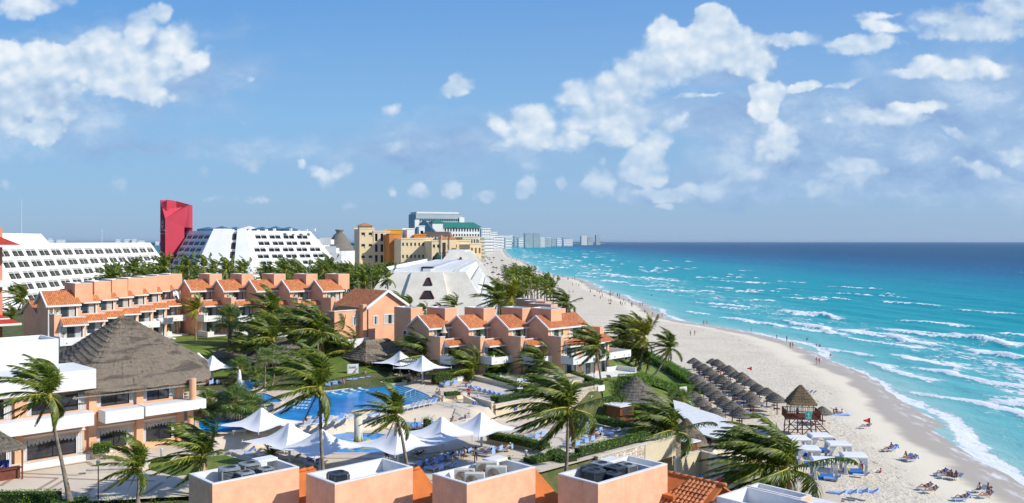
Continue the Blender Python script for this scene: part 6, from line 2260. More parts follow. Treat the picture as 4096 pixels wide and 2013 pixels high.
FARC = [crown_mesh(31, 15, 4.0, (-.11, .01), LEAF, 12, .24, 1), crown_mesh(32, 17, 4.0, (-.14, .02), LEAF_D, 11, .20, 1), crown_mesh(33, 15, 4.0, (-.09, .0), LEAF_D, 12, .24, 1), crown_mesh(34, 16, 4.0, (-.12, -.01), LEAF, 12, .24, 2)]
_mb = MB()
for _k in range(7):
 _a = _k * .9
 _mb.ball((.24 * math.cos(_a), .24 * math.sin(_a), -.35 - .12 * (_k % 3)), .14, 0, 8, 5, 1.25)
NUTS = tmpmesh(_mb, [mat('coconut_husk', (0.20, 0.20, 0.05), .6, .3, 4)], 'coconuts', True)
def palm(label, base, crown, var=0, sc=1.0, group='coconut palms around the pool', rz=0.0, bow=0.5, r=.17, nuts=True, far=False, name='palm_tree', cmesh=None):
 base = Vector(base)
 crown = Vector(crown)
 th = thing(name, label, 'palm tree', base, 0, group)
 top = crown - base
 n = 5 if far else 12
 pts, rads = [], []
 hor = Vector((top.x, top.y, 0))
 for k in range(n + 1):
  f = k / n
  h = hor * (f * (1 + bow * (1 - f)))
  wob = Vector((math.sin(f * 5 + base.x), math.cos(f * 4 + base.y), 0)) * (.05 if not far else 0) * math.sin(PI * f)
  pts.append(h + wob + Vector((0, 0, top.z * f)))
  rr = r * (1.25 * math.exp(-f * 9) + 1.0 - .35 * f)
  rads.append(rr * (1 + (.05 if k % 2 and not far else 0)))
 mb = MB()
 mb.tube(pts, rads, 5 if far else 10, 0)
 mb.build('trunk', BARK, th, True)
 c = mesh_child(cmesh or (FARC if far else CRN)[var], 'crown', th, Matrix.LocRotScale(top, Matrix.Rotation(rz, 3, 'Z').to_euler(), (sc, sc, sc)))
 if nuts and not far:
  mesh_child(NUTS, 'coconut_cluster', th, Matrix.LocRotScale(top, None, (sc, sc, sc)))
 return th
def PC(px, row, Y):
 return Q(px, row, Y)
hero = [('tall curved palm standing before the restaurant windows', (285, 2030), 7.2, (198, 1583), 0, 1.0, .2),
  ('short palm beside the lamp post on the plaza', (551, 2020), 7.2, (554, 1872), 2, .78, .1),
  ('broad full-crowned palm hiding the plaza corner behind the peach post', (815, 1980), 7.2, (812, 1826), 5, 1.02, .1),
  ('tall palm in front of the main pool loungers, bent fronds reaching over the water', (1296, 1985), 7.2, (1278, 1553), 0, 1.15, .1),
  ('leaning palm with coconuts rising between the two canopies by the sun pool', (1640, 1930), 7.2, (1585, 1660), 2, .85, -.4),
  ('big windswept palm before the ivory retaining wall with heavy coconut cluster', (2263, 1940), 6.2, (2272, 1640), 3, 1.36, .1),
  ('windswept palm beside the thatched beach restaurant', (2684, 1912), 2.0, (2684, 1728), 3, 1.32, .1),
  ('dark windswept palm between the entrance path and the lifeguard tower', (3140, 1985), 2.6, (3142, 1880), 3, 1.62, .1),
  ('slimmer windswept palm inland of the dark one on the entrance path', (3053, 1990), 2.4, (3040, 1850), 1, 1.35, .1),
  ('curved lone palm leaning seaward from the lawn hedge', (2608, 1511.6), 5.0, (2681, 1392), 2, 1.0, .35),
  ('tallest yellow-green palm of the lawn group', (2558, 1478), 6.4, (2578, 1346), 4, 1.12, .2),
  ('second tall palm at the back of the lawn group', (2526, 1448), 6.8, (2546, 1330), 0, 1.15, .3),
  ('feathery palm at the inland side of the lawn group', (2506, 1436), 7.6, (2509, 1358), 1, 1.15, .1),
  ('short palm in the middle of the lawn group', (2544, 1463), 6.6, (2548, 1410), 3, .85, .2),
  ('slim palm nearest the hedge in the lawn group', (2586, 1494), 5.4, (2590, 1436), 1, .75, .1),
  ('tall S-curved palm overlapping the corner villa balcony', (2409.6, 1600), 6.5, (2384, 1390), 3, 1.02, -.5),
  ('short palm in front of the third villa balcony', (2165, 1520), 8.7, (2163, 1456), 1, .92, .1),
  ('bow-trunked palm in front of the second villa', (2036, 1510), 8.7, (2021, 1462), 3, .85, -.9),
  ('wide short palm at the garden doors of the first villa by the bar', (1888, 1522), 8.7, (1889, 1480), 5, 1.0, .1),
  ('large dark palm towering behind the bar umbrellas', (1723, 1500), 8.8, (1716, 1432), 3, 1.35, .1),
  ('leafy palm behind the bar roof, seaward one', (1600, 1440), 9.0, (1612, 1368), 1, 1.35, .1), ('leafy palm behind the bar roof, middle one', (1540, 1430), 9.2, (1545, 1362), 5, 1.3, .1),
  ('leafy palm behind the bar roof, inland one', (1462, 1420), 9.4, (1462, 1374), 2, 1.2, .1), ('yellowing palm against the wide gable house wall', (1552, 1400), 9.6, (1546, 1310), 4, .95, .1),
  ('tall palm whose crown stands above the tiled roofs of the inland row', (1094, 1480), 9.2, (1090, 1245), 2, 1.15, .1), ('lower broad palm just beneath the tall one before the inland row', (1104, 1505), 9.2, (1093, 1356), 0, 1.3, .1),
  ('dense windblown palm between the lawn and the gable house', (1268, 1495), 9.2, (1274, 1328), 3, 1.45, .1), ('slender lone palm on the villa lawn', (783.5, 1372), 12.6, (783.5, 1240), 4, .72, .1),
  ('palm in shadow behind the broad one near the round thatched hut', (1180, 1470), 9.2, (1172, 1310), 1, 1.2, .1), ('dark palm on the gable house side of the dense windblown one', (1345, 1470), 9.2, (1350, 1345), 1, 1.1, .1), ('short green palm above the long low thatched shelter', (1000, 1470), 9.6, (1000, 1395), 5, .9, .1), ('palm whose fronds cover the garden wall by the fan palms', (1400, 1480), 9.2, (1396, 1405), 5, 1.0, .1),
  ('shady palm at the foot of the gable house', (1400, 1425), 9.4, (1395, 1368), 1, .8, .1), ('palm between the gable house and the annex block', (1655, 1405), 9.2, (1650, 1372), 3, .9, .1),
  ('palm behind the white flat roof beside the pink tower', (85, 1310), 10, (92, 1196), 0, 1.1, .1), ('slim palm between the white flat roof and the bare gable villa', (139, 1300), 10, (141, 1238), 5, .8, .1), ('palm at the foot of the pink tower', (60, 1330), 10, (50, 1268), 2, .8, .1),
  ('bushy palm hanging over the hedge at the pergola behind the villas, beach end', (2480, 1290), 6.5, (2248, 1203), 3, .9, .1)]
for (lab, bp, bz, cp, var, sc, bow) in hero[:-1]:
 b = P(bp[0], bp[1], bz)
 palm(lab, b, Q(cp[0], cp[1], b.y), var, sc, bow=bow, r=.17 if sc > .8 else .13)
b = Vector((13.8, 190, 8))
palm('windblown palm behind the beach-side villas, next to the red-roofed hut', b, Q(2265, 1215, 190), 3, 1.0)
for px, row, Y, lab, var, sc in ((1640, 1218, 205, 'palm poking up before the concrete pyramid, inland side', 0, .68), (1700, 1240, 195, 'small palm at the foot of the concrete pyramid', 1, .5), (1817, 1224, 190, 'palm with raised fronds in front of the concrete pyramid', 5, .75), (1765, 1245, 190, 'low palm beside the raised-frond one at the pyramid', 3, .55),
         (1995, 1200, 178, 'bright palm between the pyramid and the beach-side villas', 2, 1.25), (2045, 1190, 190, 'shaggy palm just seaward of the bright one', 4, 1.15), (2080, 1195, 200, 'dark palm behind the shaggy one near the beach-side villas', 1, 1.1), (1600, 1215, 190, 'low palm by the gable house ridge', 3, .8)):
 c = Q(px, row, Y)
 palm(lab, (c.x, c.y, 8), c, var, sc, group='palms behind the poolside villas')
def fan_crown(seed, nf=22, R_=.85, pet=.9, m=None, blades=15):
 rs = random.Random(seed)
 mb = MB()
 for k in range(nf):
  f = k / (nf - 1)
  az, el = k * 2.4 + rs.uniform(-.3, .3), R(84 - 120 * f + rs.uniform(-8, 8))
  d = Vector((math.cos(az) * math.cos(el), math.sin(az) * math.cos(el), math.sin(el)))
  d = (d + Vector((-.18, .03, 0))).normalized()
  c = d * pet * rs.uniform(.8, 1.15)
  mb.tube([(0, 0, 0), c], [.03, .018], 3, 1, cap=False)
  s = d.cross(Vector((0, 0, 1)))
  s = s.normalized() if s.length > .1 else Vector((1, 0, 0))
  u = (d * .85 + Vector((0, 0, -.25))).normalized()
  for j in range(blades):
   a = (j / (blades - 1) - .5) * 3.7
   bd = (u * math.cos(a) + s * math.sin(a)).normalized()
   sd = (u * -math.sin(a) + s * math.cos(a)) * .055 * R_ / .85
   mid = c + bd * R_ * .6
   tip = c + bd * R_ * rs.uniform(.95, 1.1) + Vector((-.05, 0, -.22 * R_))
   mb.face([c, mid + sd, mid - sd], 0)
   mb.face([mid - sd, mid + sd, tip], 2 if f > .86 else 0)
 return tmpmesh(mb, [m or LEAF_F, RACH, DRYL], 'crown')
FANS = [fan_crown(1), fan_crown(2, 26), fan_crown(3, 18, .95, .7)]
for (lab, bp, bz, cp, var, sc, r) in (('thick-trunked tall fan palm in front of the inland villas', (915, 1459), 9.6, (920, 1285), 1, 1.9, .36), ('slim fan palm trunk just behind the thick one', (934, 1420), 10.4, (930, 1290), 0, 1.2, .16),
          ('fan palm tucked between the bar umbrellas and the first villa', (1785, 1500), 8.8, (1783, 1412), 1, 1.7, .2), ('fan palm at the stone wall, inland trunk', (1325, 1480), 9, (1318, 1360), 0, 1.5, .17), ('fan palm at the stone wall, seaward trunk', (1336, 1465), 9, (1342, 1352), 1, 1.5, .17),
          ('curved slender fan palm by the small upper pool', (1060, 1575), 9.5, (1060, 1432), 2, 1.1, .11), ('second slender fan palm behind the small upper pool', (1085, 1560), 9.5, (1108, 1420), 0, 1.0, .10), ('leaning slim fan palm over the spill-over basin', (1100, 1545), 9.5, (1150, 1470), 0, .9, .1),
          ('fan palm behind the gable house garden', (1290, 1400), 9.3, (1225, 1340), 1, 1.3, .15)):
 b = P(bp[0], bp[1], bz)
 palm(lab, b, Q(cp[0], cp[1], b.y), 0, sc, group='fan palms', cmesh=FANS[var], nuts=False, r=r, name='fan_palm', bow=.4)
for (lab, px, row, z, var, sc, h) in (('round fan palm shrub beside the tent canopies', 965, 1522, 9.6, 1, 1.45, 1.5), ('fan palm shrub bed, tallest clump beside the white fountain', 950, 1668, 9.2, 1, 1.6, 1.6), ('fan palm shrub next to the restaurant deck corner', 845, 1662, 9.2, 0, 1.35, 1.3), ('bright fan palm shrub at the pool edge, seaward end of the bed', 1010, 1664, 9.2, 2, 1.5, .9),
          ('low fan palm shrub at the restaurant end of the bed', 815, 1640, 9.2, 2, 1.1, .6), ('small bright fan palm shrub in front of the bed', 905, 1655, 9.3, 0, 1.1, .7), ('fan palm shrub under the round thatched hut', 1035, 1530, 9.8, 0, 1.2, .9), ('leafy fan palm shrub near the spill-over basin', 1055, 1556, 9.8, 2, 1.1, .6), ('fan palm shrub by the thatched beach restaurant wall', 2732, 1660, 2.4, 1, 1.3, 2.2), ('fan palm shrub at the stairs of the beach restaurant', 2700, 1640, 2.4, 0, 1.2, 1.8), ('small agave-like fan palm on the sand beside the lawn hedge', 2665, 1475, 3.0, 2, .7, .1)):
 b = P(px, row, z)
 palm(lab, b, b + Vector((0, 0, h)), 0, sc, group='fan palm shrubs', cmesh=FANS[var], nuts=False, r=.12, name='fan_palm', bow=0)
mb = MB()
rs = random.Random(5)
for k in range(46):
 frond(mb, rs, k * 2.4, R(80 - 85 * k / 45), 1.45, (-.01, 0), .10, 16, .05, .30, 6, .05)
cy = thing('cycad', 'round spiky cycad between the loungers by the sun pool', 'plant', P(1085, 1840, 7.2))
mesh_child(tmpmesh(mb, [LEAF_F, RACH], 'foliage'), 'foliage', cy, Matrix.Translation((0, 0, .5)))
mb = MB()
mb.lathe([(.3, 0), (.26, .5), (.1, .6)], 10)
mb.build('trunk', BARK, cy)
rs = random.Random(77)
spots = []
def grove(n, f, mind, lab, group):
 c = 0
 tries = 0
 while c < n and tries < 20000:
  tries += 1
  q = f()
  if q is None:
   continue
  x, y = q
  if any((x - a) ** 2 + (y - b_) ** 2 < mind ** 2 for a, b_ in spots):
   continue
  spots.append((x, y))
  z = zg1(x, y)
  h = rs.uniform(7.5, 11.5)
  c += 1
  palm(lab, (x, y, z), (x + rs.uniform(-1.5, .5), y + rs.uniform(-.6, .6), z + h), rs.randrange(4), rs.uniform(.85, 1.25), group=group, far=True, rz=rs.uniform(-.5, .5), r=.2, nuts=False)
def reg(px0, px1, Y0, Y1):
 def f():
  y = Y0 * (Y1 / Y0) ** rs.random()
  px = rs.uniform(px0, px1)
  x = (px - 2048) / F * y
  if -47 < x < 0 and 205 < y < 365:
   if x > -46:
    return None
  if y > 330 and x < -90 and y > 375:
   return None
  return x, y
 return f
grove(70, reg(560, 1340, 185, 345), 4.6, 'coconut palm of the dense grove below the white pyramid hotel', 'grove below the pyramid hotel')
grove(95, reg(1290, 1640, 200, 385), 4.8, 'coconut palm of the deep grove inland of the concrete pyramid', 'grove inland of the concrete pyramid')
grove(34, reg(1450, 1790, 372, 450), 4.5, 'coconut palm in front of the yellow resort', 'palms before the yellow resort')
grove(8, reg(420, 620, 186, 230), 4, 'palm peeping over the villa roofs before the sloped hotel', 'palms before the sloped hotel')
def beachreg(px0, px1, Y0, Y1):
 def f():
  y = rs.uniform(Y0, Y1)
  px = rs.uniform(px0, px1)
  x = (px - 2048) / F * y
  if x < 2.5 + (y - 200) * -.02:
   return None
  return x, y
 return f
grove(34, beachreg(2030, 2215, 235, 420), 4.2, 'windblown palm between the neighbouring pool and the beach', 'palms at the neighbouring beach club')
grove(12, beachreg(1975, 2120, 420, 640), 5, 'palm along the beach beyond the neighbouring pool', 'palms further along the beach')
# ---- hedges and shrubs
def hedge(name, label, pts, w, h, m=None, dens=55, leaf=.13, seed=0, cat='hedge', core=True, loose=.10):
 """pts: world points along the centre line at the foot of the hedge"""
 rs = random.Random(seed + int(pts[0][0] * 7))
 pts = [Vector(p) for p in pts]
 o = pts[0]
 th = thing(name, label, cat, o)
 co = MB()
 lf = MB()
 for a, b in zip(pts, pts[1:]):
  a, b = a - o, b - o
  d = (b - a)
  L = d.length
  dn = Vector((d.x, d.y, 0)).normalized()
  s = Vector((-dn.y, dn.x, 0))
  k = .84
  n = max(1, int(L / 1.0))
  for j in range(n):
   p, q = a.lerp(b, j / n), a.lerp(b, (j + 1) / n)
   hh = h * k
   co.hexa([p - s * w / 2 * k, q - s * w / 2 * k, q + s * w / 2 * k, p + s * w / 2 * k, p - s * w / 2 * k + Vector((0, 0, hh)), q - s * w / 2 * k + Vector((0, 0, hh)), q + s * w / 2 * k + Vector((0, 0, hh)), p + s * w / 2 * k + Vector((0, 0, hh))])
  cnt = int(L * (w + 2 * h) * dens)
  for _ in range(cnt):
   t = rs.random() * (L + .4) - .2
   u = rs.random() * (w + 2 * h)
   if u < w:
    off, z, nrm = u - w / 2, h, Vector((0, 0, 1))
   elif u < w + h:
    off, z, nrm = w / 2, u - w, s
   else:
    off, z, nrm = -w / 2, u - w - h, -s
   lump = mnoise.noise(Vector((a.x + t * .9, off * 1.1 + a.y, z))) * .22
   p = a + d / L * t + s * off + Vector((0, 0, z)) + nrm * (lump + rs.uniform(-loose, loose))
   r1 = Vector((rs.uniform(-1, 1), rs.uniform(-1, 1), rs.uniform(-.6, 1))).normalized()
   r2 = r1.cross(nrm + Vector((rs.uniform(-.6, .6), rs.uniform(-.6, .6), rs.uniform(-.3, .6)))).normalized()
   sz = leaf * rs.uniform(.6, 1.3)
   lf.face([p - r1 * sz * .5, p + r2 * sz * .32, p + r1 * sz * .55, p - r2 * sz * .32])
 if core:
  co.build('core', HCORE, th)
 lf.build('foliage', m or HEDGE, th)
 return th
hedge('hedge', 'clipped green hedge along the plaza, inland piece with gaps', [P(-30, 2010, 7.2), P(235, 2008, 7.2)], 1.3, .95, HEDGE_B, 70)
hedge('hedge', 'bright low hedge mound at the foot of the curved palm', [P(210, 2040, 7.2), P(350, 2020, 7.2)], 1.8, .7, HEDGE_B, 70)
hedge('hedge', 'sparse twiggy hedge between lamp post and short palm', [P(360, 2025, 7.2), P(520, 2025, 7.2)], .7, .8, HEDGE, 30, core=False, loose=.25)
hedge('shrub', 'loose shrub at the bottom of the plaza beside the roof box', [P(600, 2030, 7.2), P(720, 2035, 7.2)], .9, .7, HEDGE, 30, core=False, loose=.25, cat='shrub')
hedge('hedge', 'square bright shrub in a stone planter at the restaurant corner', [P(372, 1812, 7.9), P(438, 1806, 7.9)], 1.5, 1.0, HEDGE_B, 90)
hedge('hedge', 'low hedge strip on the small raised lawn', [P(590, 1852, 7.2), P(680, 1846, 7.2)], .7, .35, HEDGE_B, 70)
b1 = [Vector((x, y, zg1(x, y))) for x, y in ((31.0, 209), (33.5, 195), (34.5, 182), (35.0, 172), (34.6, 164))]
hedge('hedge', 'long bright hedge between the palm lawn and the sand', b1, 2.6, 2.0, HEDGE_B, 40, .2)
b2 = [Vector((x, y, zg1(x, y))) for x, y in ((33.8, 163), (27.5, 153.5), (22.5, 145)) ]
hedge('hedge', 'thick bright hedge closing the near end of the palm lawn', b2, 2.2, 1.6, HEDGE_B, 45, .17)
b3 = [Vector((x, y, zg1(x, y))) for x, y in ((22, 144), (17.5, 134), (14.5, 126.5))]
hedge('hedge', 'mixed flowering hedge stepping down from the lawn towards the bar hut', b3, 2.6, 1.7, HEDGE, 45, .17)
hedge('hedge', 'dark hedge beside the beach-side villas below the lawn palms', [Vector((x, y, zg1(x, y))) for x, y in ((22, 214), (28, 211))], 1.6, 1.6, HEDGE, 40, .2)
hz = 9.0
hedge('hedge', 'hedge along the villa side of the raised round terrace', [P(1945, 1500, hz + .2), P(2060, 1492, hz + .2), P(2190, 1500, hz + .2)], 1.2, .7, HEDGE, 60)
hedge('hedge', 'dark hedge curving along the pool side of the raised terrace', [P(1942, 1508, hz + .2), P(2010, 1530, hz + .2), P(2120, 1558, hz + .2)], 1.1, .65, HEDGE, 60)
hedge('hedge', 'dark hedge on the raised terrace under the corner villa', [P(2280, 1500, hz), P(2340, 1520, hz), P(2400, 1540, hz)], 1.1, .7, HEDGE, 60)
hedge('hedge', 'hedge continuing along the wall edge below the corner villa', [P(2300, 1556, hz), P(2395, 1538, hz)], 1.0, .6, HEDGE, 60)
hedge('hedge', 'hedge behind the coping of the ivory retaining wall', [P(1985, 1608, hz), P(2060, 1596, hz), P(2130, 1582, hz)], 1.3, .75, HEDGE, 70)
hedge('shrub', 'round shrub at the head of the ivory stairs', [P(1962, 1606, hz), P(1978, 1606, hz)], 1.3, .8, HEDGE, 70, cat='shrub')
hedge('hedge', 'bright square hedge in a terracotta planter by the bar tables', [P(1735, 1529, 9.2), P(1800, 1522, 9.2)], 1.5, 1.25, HEDGE_B, 80)
hedge('hedge', 'low hedge patch in the round bed beside the main pool', [P(1548, 1532, 9.1), P(1602, 1526, 9.1)], 1.2, .5, HEDGE, 70)
hedge('hedge', 'low clipped hedge in the ivory planter near the entry steps', [P(1782, 1583, 9.5), P(1836, 1578, 9.5)], 1.3, .45, HEDGE, 80)
hedge('shrub', 'round bush in the ivory pot by the whirlpool', [P(1700, 1712, 7.7), P(1718, 1710, 7.7)], 1.3, 1.15, HEDGE_B, 90, cat='shrub')
hedge('shrub', 'leafy bush beside the ivory ramp and the towel cart', [P(1880, 1655, 7.8), P(1908, 1655, 7.8)], 1.5, 1.0, HEDGE, 80, cat='shrub')
hedge('hedge', 'flowering hedge in the long planter between the two lounging decks', [P(1966, 1755, 7.6), P(2080, 1777, 7.6), P(2188, 1803, 7.6)], 1.15, .85, HEDGE, 80)
hedge('hedge', 'bright hedge along the deck edge above the underpass', [P(2310, 1822, 7.5), P(2450, 1786, 7.5), P(2585, 1752, 7.5)], 1.0, .8, HEDGE_B, 80)
hedge('hedge', 'long hedge with a white bollard behind the sunbathing deck', [P(2272, 1665, 7.5), P(2380, 1688, 7.5), P(2500, 1716, 7.5), P(2600, 1740, 7.5)], 1.0, .85, HEDGE_B, 80)
hedge('shrub', 'dense green shrubbery behind the fourth roof box, tall part', [P(2205, 1845, 6.6), P(2280, 1880, 6.4)], 2.2, 1.5, HEDGE, 70, cat='shrub')
hedge('shrub', 'flowering shrubbery sloping beside the bollard light', [P(2110, 1868, 6.8), P(2200, 1852, 6.8)], 1.8, 1.0, HEDGE, 70, cat='shrub')
hedge('shrub', 'small clipped bush alone on the paving beside the bollard', [P(2030, 1848, 7.2), P(2044, 1848, 7.2)], .9, .5, HEDGE, 80, cat='shrub')
hedge('hedge', 'dark hedge separating the villa lawn from the round thatched hut', [P(770, 1462, 9.8), P(880, 1452, 9.8), P(1000, 1440, 9.8)], 2.6, 1.3, HEDGE, 40, .18)
hedge('shrub', 'dense dark shrubbery under the fan palm bed', [P(830, 1652, 8.9), P(920, 1662, 8.9), P(1015, 1650, 8.9)], 2.6, 1.4, HEDGE, 50, cat='shrub')
hedge('shrub', 'wide scrubby bush behind the white flat roof', [Vector((-66, 118, 13)), Vector((-61, 119, 13))], 3.0, 1.8, HEDGE_B, 40, cat='shrub')
hedge('shrub', 'shrubbery between the bar hut and the ivory wall', [P(2425, 1670, 4.6), P(2440, 1640, 5.5)], 1.8, 1.2, HEDGE, 60, cat='shrub')
hedge('shrub', 'green shrubbery behind the stone wall by the bar', [P(1240, 1420, 9.2), P(1380, 1405, 9.2)], 3.5, 1.8, HEDGE, 40, .18, cat='shrub')
yy = 600 * 1.012 ** np.arange(0, 190)
cc_ = np.concatenate([np.arange(-330, -200, 10), np.arange(-200, -66, 4.0)])
Y, c_ = np.meshgrid(yy, cc_, indexing='ij')
X = shore(Y) + c_ * (1 + (Y - 600) / 9000) - 4
rg = np.random.RandomState(3)
Z = 2.5 + rg.rand(*X.shape) ** 2 * 8.5 * np.clip((-62 - c_) / 14, 0, 1)
tl = grid_mesh('woods', X, Y, Z, mat('wood_canopy', (0.045, 0.085, 0.02), .9, .4, .3, .6, 1.5), smooth=False)
stuff(tl, 'far off belt of dark coastal trees behind the upper sand', 'trees')
# ================================================================== WALLS, RAILS, SHADE
def wall(name, label, pts, h, t, m, z=None, cap=COPING, capw=.08, caph=.12, drop=0.0, cat='wall', parent=None):
 """wall along world points (their z is the foot)"""
 pts = [Vector(p) for p in pts]
 o = pts[0]
 th = parent or thing(name, label, cat, o)
 for nm, mm, a0, a1, w in (('masonry', m, -drop, h, t), ('coping', cap, h, h + caph, t + 2 * capw)):
  mb = MB()
  for p, q in zip(pts, pts[1:]):
   p, q = p - o, q - o
   dn = Vector((q.x - p.x, q.y - p.y, 0)).normalized()
   s = Vector((-dn.y, dn.x, 0)) * w / 2
   e = dn * (capw if nm == 'coping' else 0)
   p, q = p - e, q + e
   b0, b1 = Vector((0, 0, a0)), Vector((0, 0, a1))
   mb.hexa([p - s + b0, q - s + b0, q + s + b0, p + s + b0, p - s + b1, q - s + b1, q + s + b1, p + s + b1])
  mb.build(nm, mm, th)
 return th
A, B, D = P(1976, 1690, 6.9), P(2062, 1675, 6.9), ab(99, -81.4, 6.9)
A = Vector((-2.2, 112.9, 6.9)); B = A.lerp(D, .22)
wall('retaining_wall', 'ivory end of the retaining wall with a blue wheelchair sign', [A, B], 2.1, .4, CREAM, drop=1)
wall('retaining_wall', 'tall field-stone retaining wall below the hedged upper terrace', [B + Vector((.02, .02, 0)), D], 2.15, .42, STONE, drop=2.5)
wall('retaining_wall', 'stone end of the upper terrace wall facing the palm lawn', [D + Vector((0, .25, 0)), D + Vector((-3.4, 3.4, 0))], 2.15, .42, STONE, drop=2.5)
wall('ramp_wall', 'ivory wall stepping down along the stairs beside the towel cart', [P(1855, 1612, 8.8), P(1905, 1640, 8.0), P(1965, 1672, 7.4)], .95, .3, CREAM, drop=1.5)
wall('ramp_wall', 'short ivory wall above the stairs with a blue sign', [P(1890, 1605, 8.8), A + Vector((-.3, -.1, 1.9))], .55, .3, CREAM, drop=2)
wall('planter_wall', 'long ivory planter wall between the two lounging decks', [P(1950, 1768, ZL), P(2080, 1792, ZL), P(2200, 1818, ZL)], .55, .3, CREAM, drop=.4)
wall('planter_wall', 'stone-faced end of the planter wall, turning to the deck', [P(2170, 1835, ZL), P(2215, 1808, ZL)], .55, .3, STONE, drop=.4)
wall('retaining_wall', 'sloping ivory-capped stone wall going down behind the fourth roof box', [P(2212, 1808, ZL), P(2262, 1838, ZL - .5), P(2340, 1880, ZL - 1.6)], .5, .4, STONE, drop=2)
w0, w1, w2 = ab(72.0, -59.4, 1.7), ab(80.2, -59.4, 1.7), ab(86.3, -59.4, 1.7)
wall('retaining_wall', 'stone front wall of the sunbathing deck above the service path', [w0, w1], 5.55, .4, STONE, drop=1)
wall('retaining_wall', 'low ivory wall returning along the sunbathing deck stairs', [ab(72.0, -59.6, 5.7), ab(70.5, -62.5, 6.6)], 1.0, .4, CREAM, drop=1)
wall('retaining_wall', 'ivory beam over the underpass at the end of the sunbathing deck', [w1 + Vector((.1, .1, 3.3)), w2 + Vector((0, 0, 3.3))], 2.25, .4, CREAM)
wall('retaining_wall', 'ivory back wall of the sunbathing deck behind the long hedge', [ab(86.3, -59.6, 1.7), ab(86.4, -76.5, 1.7)], 5.9, .3, CREAM, drop=1)
wall('garden_bench', 'ivory bench wall at the corner of the sunbathing deck', [P(2170, 1690, ZL), P(2240, 1672, ZL), P(2262, 1668, ZL)], .5, .45, CREAM)
mb = MB()
mb.M = Matrix.Translation(w2 + Vector((.4, .4, 0)))
mb.box(-.35, .35, -.35, .35, 0, 5.4)
o = tag(mb.build('pillar', STONE), 'square stone pillar carrying the beam over the underpass', 'pillar')
rt = thing('raised_terrace', 'low ivory octagonal terrace ringed by dark hedges below the villas', 'terrace', P(2050, 1520, ZU))
pp = [P(x, y, ZU) - rt.location for x, y in ((1935, 1512), (1990, 1495), (2100, 1490), (2260, 1500), (2420, 1535), (2400, 1548), (2250, 1580), (2120, 1570), (2010, 1545), (1940, 1530))]
mb = MB()
mb.prism([(p.x, p.y) for p in pp][::-1], -.5, .32)
mb.build('platform', CREAM, rt)
wall('', '', [P(1990, 1500, ZU + .32), P(2040, 1494, ZU + .32), P(2200, 1500, ZU + .32)], .6, .25, CREAM, parent=rt).location
for o in rt.children[-2:]:
 o.location = P(1990, 1500, ZU + .32) - rt.location
wall('low_wall', 'low ivory kerb wall behind the row of towelled loungers', [P(1790, 1497, ZU), P(1860, 1500, ZU), P(2095, 1560, ZU)], .55, .3, CREAM, drop=.3)
wall('low_wall', 'stone-topped low wall beside the bar tables', [P(1842, 1512, ZU), P(1912, 1500, ZU)], .6, .35, STONE, drop=.3)
wall('planter', 'ivory planter with low clipped hedge near the entry steps', [P(1742, 1598, ZU), P(1768, 1606, ZU), P(1862, 1590, ZU)], .55, .5, CREAM, drop=.2)
th = thing('planter', 'ivory box under the clipped hedge near the entry steps', 'planter', P(1800, 1592, ZU), R(45))
mb = MB(); mb.box(-2.2, 1.6, -1.2, 1.2, 0, .5); mb.build('box', CREAM, th)
th = thing('planter', 'terracotta box planter by the bar tables', 'planter', P(1768, 1533, ZU), R(6))
mb = MB(); mb.box(-1.6, 1.6, -.7, .7, 0, .6); mb.build('box', mat('terracotta', (.33, .12, .07), .8), th)
th = thing('planter', 'ivory pot under the round bush by the whirlpool', 'planter', P(1709, 1720, ZL))
mb = MB(); mb.lathe([(.5, 0), (.75, .75), (.7, .78), (.6, .7)], 16); mb.build('pot', CREAM, th)
th = thing('planter', 'curved low ring wall of the bed beside the main pool', 'planter', P(1575, 1535, ZU))
mb = MB(); mb.lathe([(2.0, 0), (2.0, .35), (1.7, .35), (1.7, .25)], 20); mb.build('ring', CREAM, th)
th = thing('planter', 'rough stone planter at the restaurant corner', 'planter', P(405, 1830, ZL))
mb = MB(); mb.prism([(-1.2, -.9), (1.0, -1.0), (1.3, .8), (-1.1, .9)], 0, .8); mb.build('box', STONE, th)
wall('low_wall', 'ivory kerb around the small raised lawn by the plaza', [P(345, 1896, ZL), P(560, 1888, ZL), P(600, 1850, ZL)], .45, .3, COPING)
wall('low_wall', 'ivory kerb edging the lawn with the green hatches', [P(922, 1812, ZL), P(1018, 1850, ZL), P(1012, 1870, ZL)], .2, .3, COPING)
wall('garden_wall', 'field-stone wall behind the bar garden', [P(1290, 1448, 9.0), P(1400, 1430, 9.0), P(1470, 1440, 9.0)], 2.0, .5, STONE, drop=.5)
wall('garden_wall', 'curved stone wall behind the tent canopies', [P(800, 1470, 9.2), P(850, 1462, 9.2), P(880, 1462, 9.2)], 1.2, .5, STONE, drop=.5)
wall('pool_wall', 'grey stone wall carrying the spill-over basin and fan palm bed', [P(782, 1668, ZU), P(900, 1682, ZU), P(1010, 1672, ZU), P(1090, 1645, ZU)], .7, .35, STONE, cap=STONE)
wall('service_wall', 'ivory wall with a blue sign between the path and the tiled roof', [P(2700, 1920, 3.4), P(2800, 1880, 3.4), P(2945, 1925, 3.4)], 2.2, .3, CREAM, drop=2)
wall('service_wall', 'pale wall with a small red sign closing the service yard', [P(2840, 1905, 3.2), P(2960, 1960, 3.2)], 2.6, .3, WHITE, drop=2)
wall('stone_wall', 'light stone wall carrying the beach restaurant name board', [P(2752, 1868, 2), P(2865, 1800, 2)], 2.4, .5, STONE, drop=.5)
wall('stone_wall', 'yellowish stone wall with a wheelchair sign by the underpass', [P(2690, 1835, 2), P(2752, 1868, 2)], 2.4, .5, STONE, drop=.5)
wall('ramp_wall', 'ivory ramp wall beside the beach restaurant stone wall', [P(2870, 1890, 2), P(2915, 1850, 2), P(2960, 1840, 2)], 1.1, .3, CREAM, drop=.5)
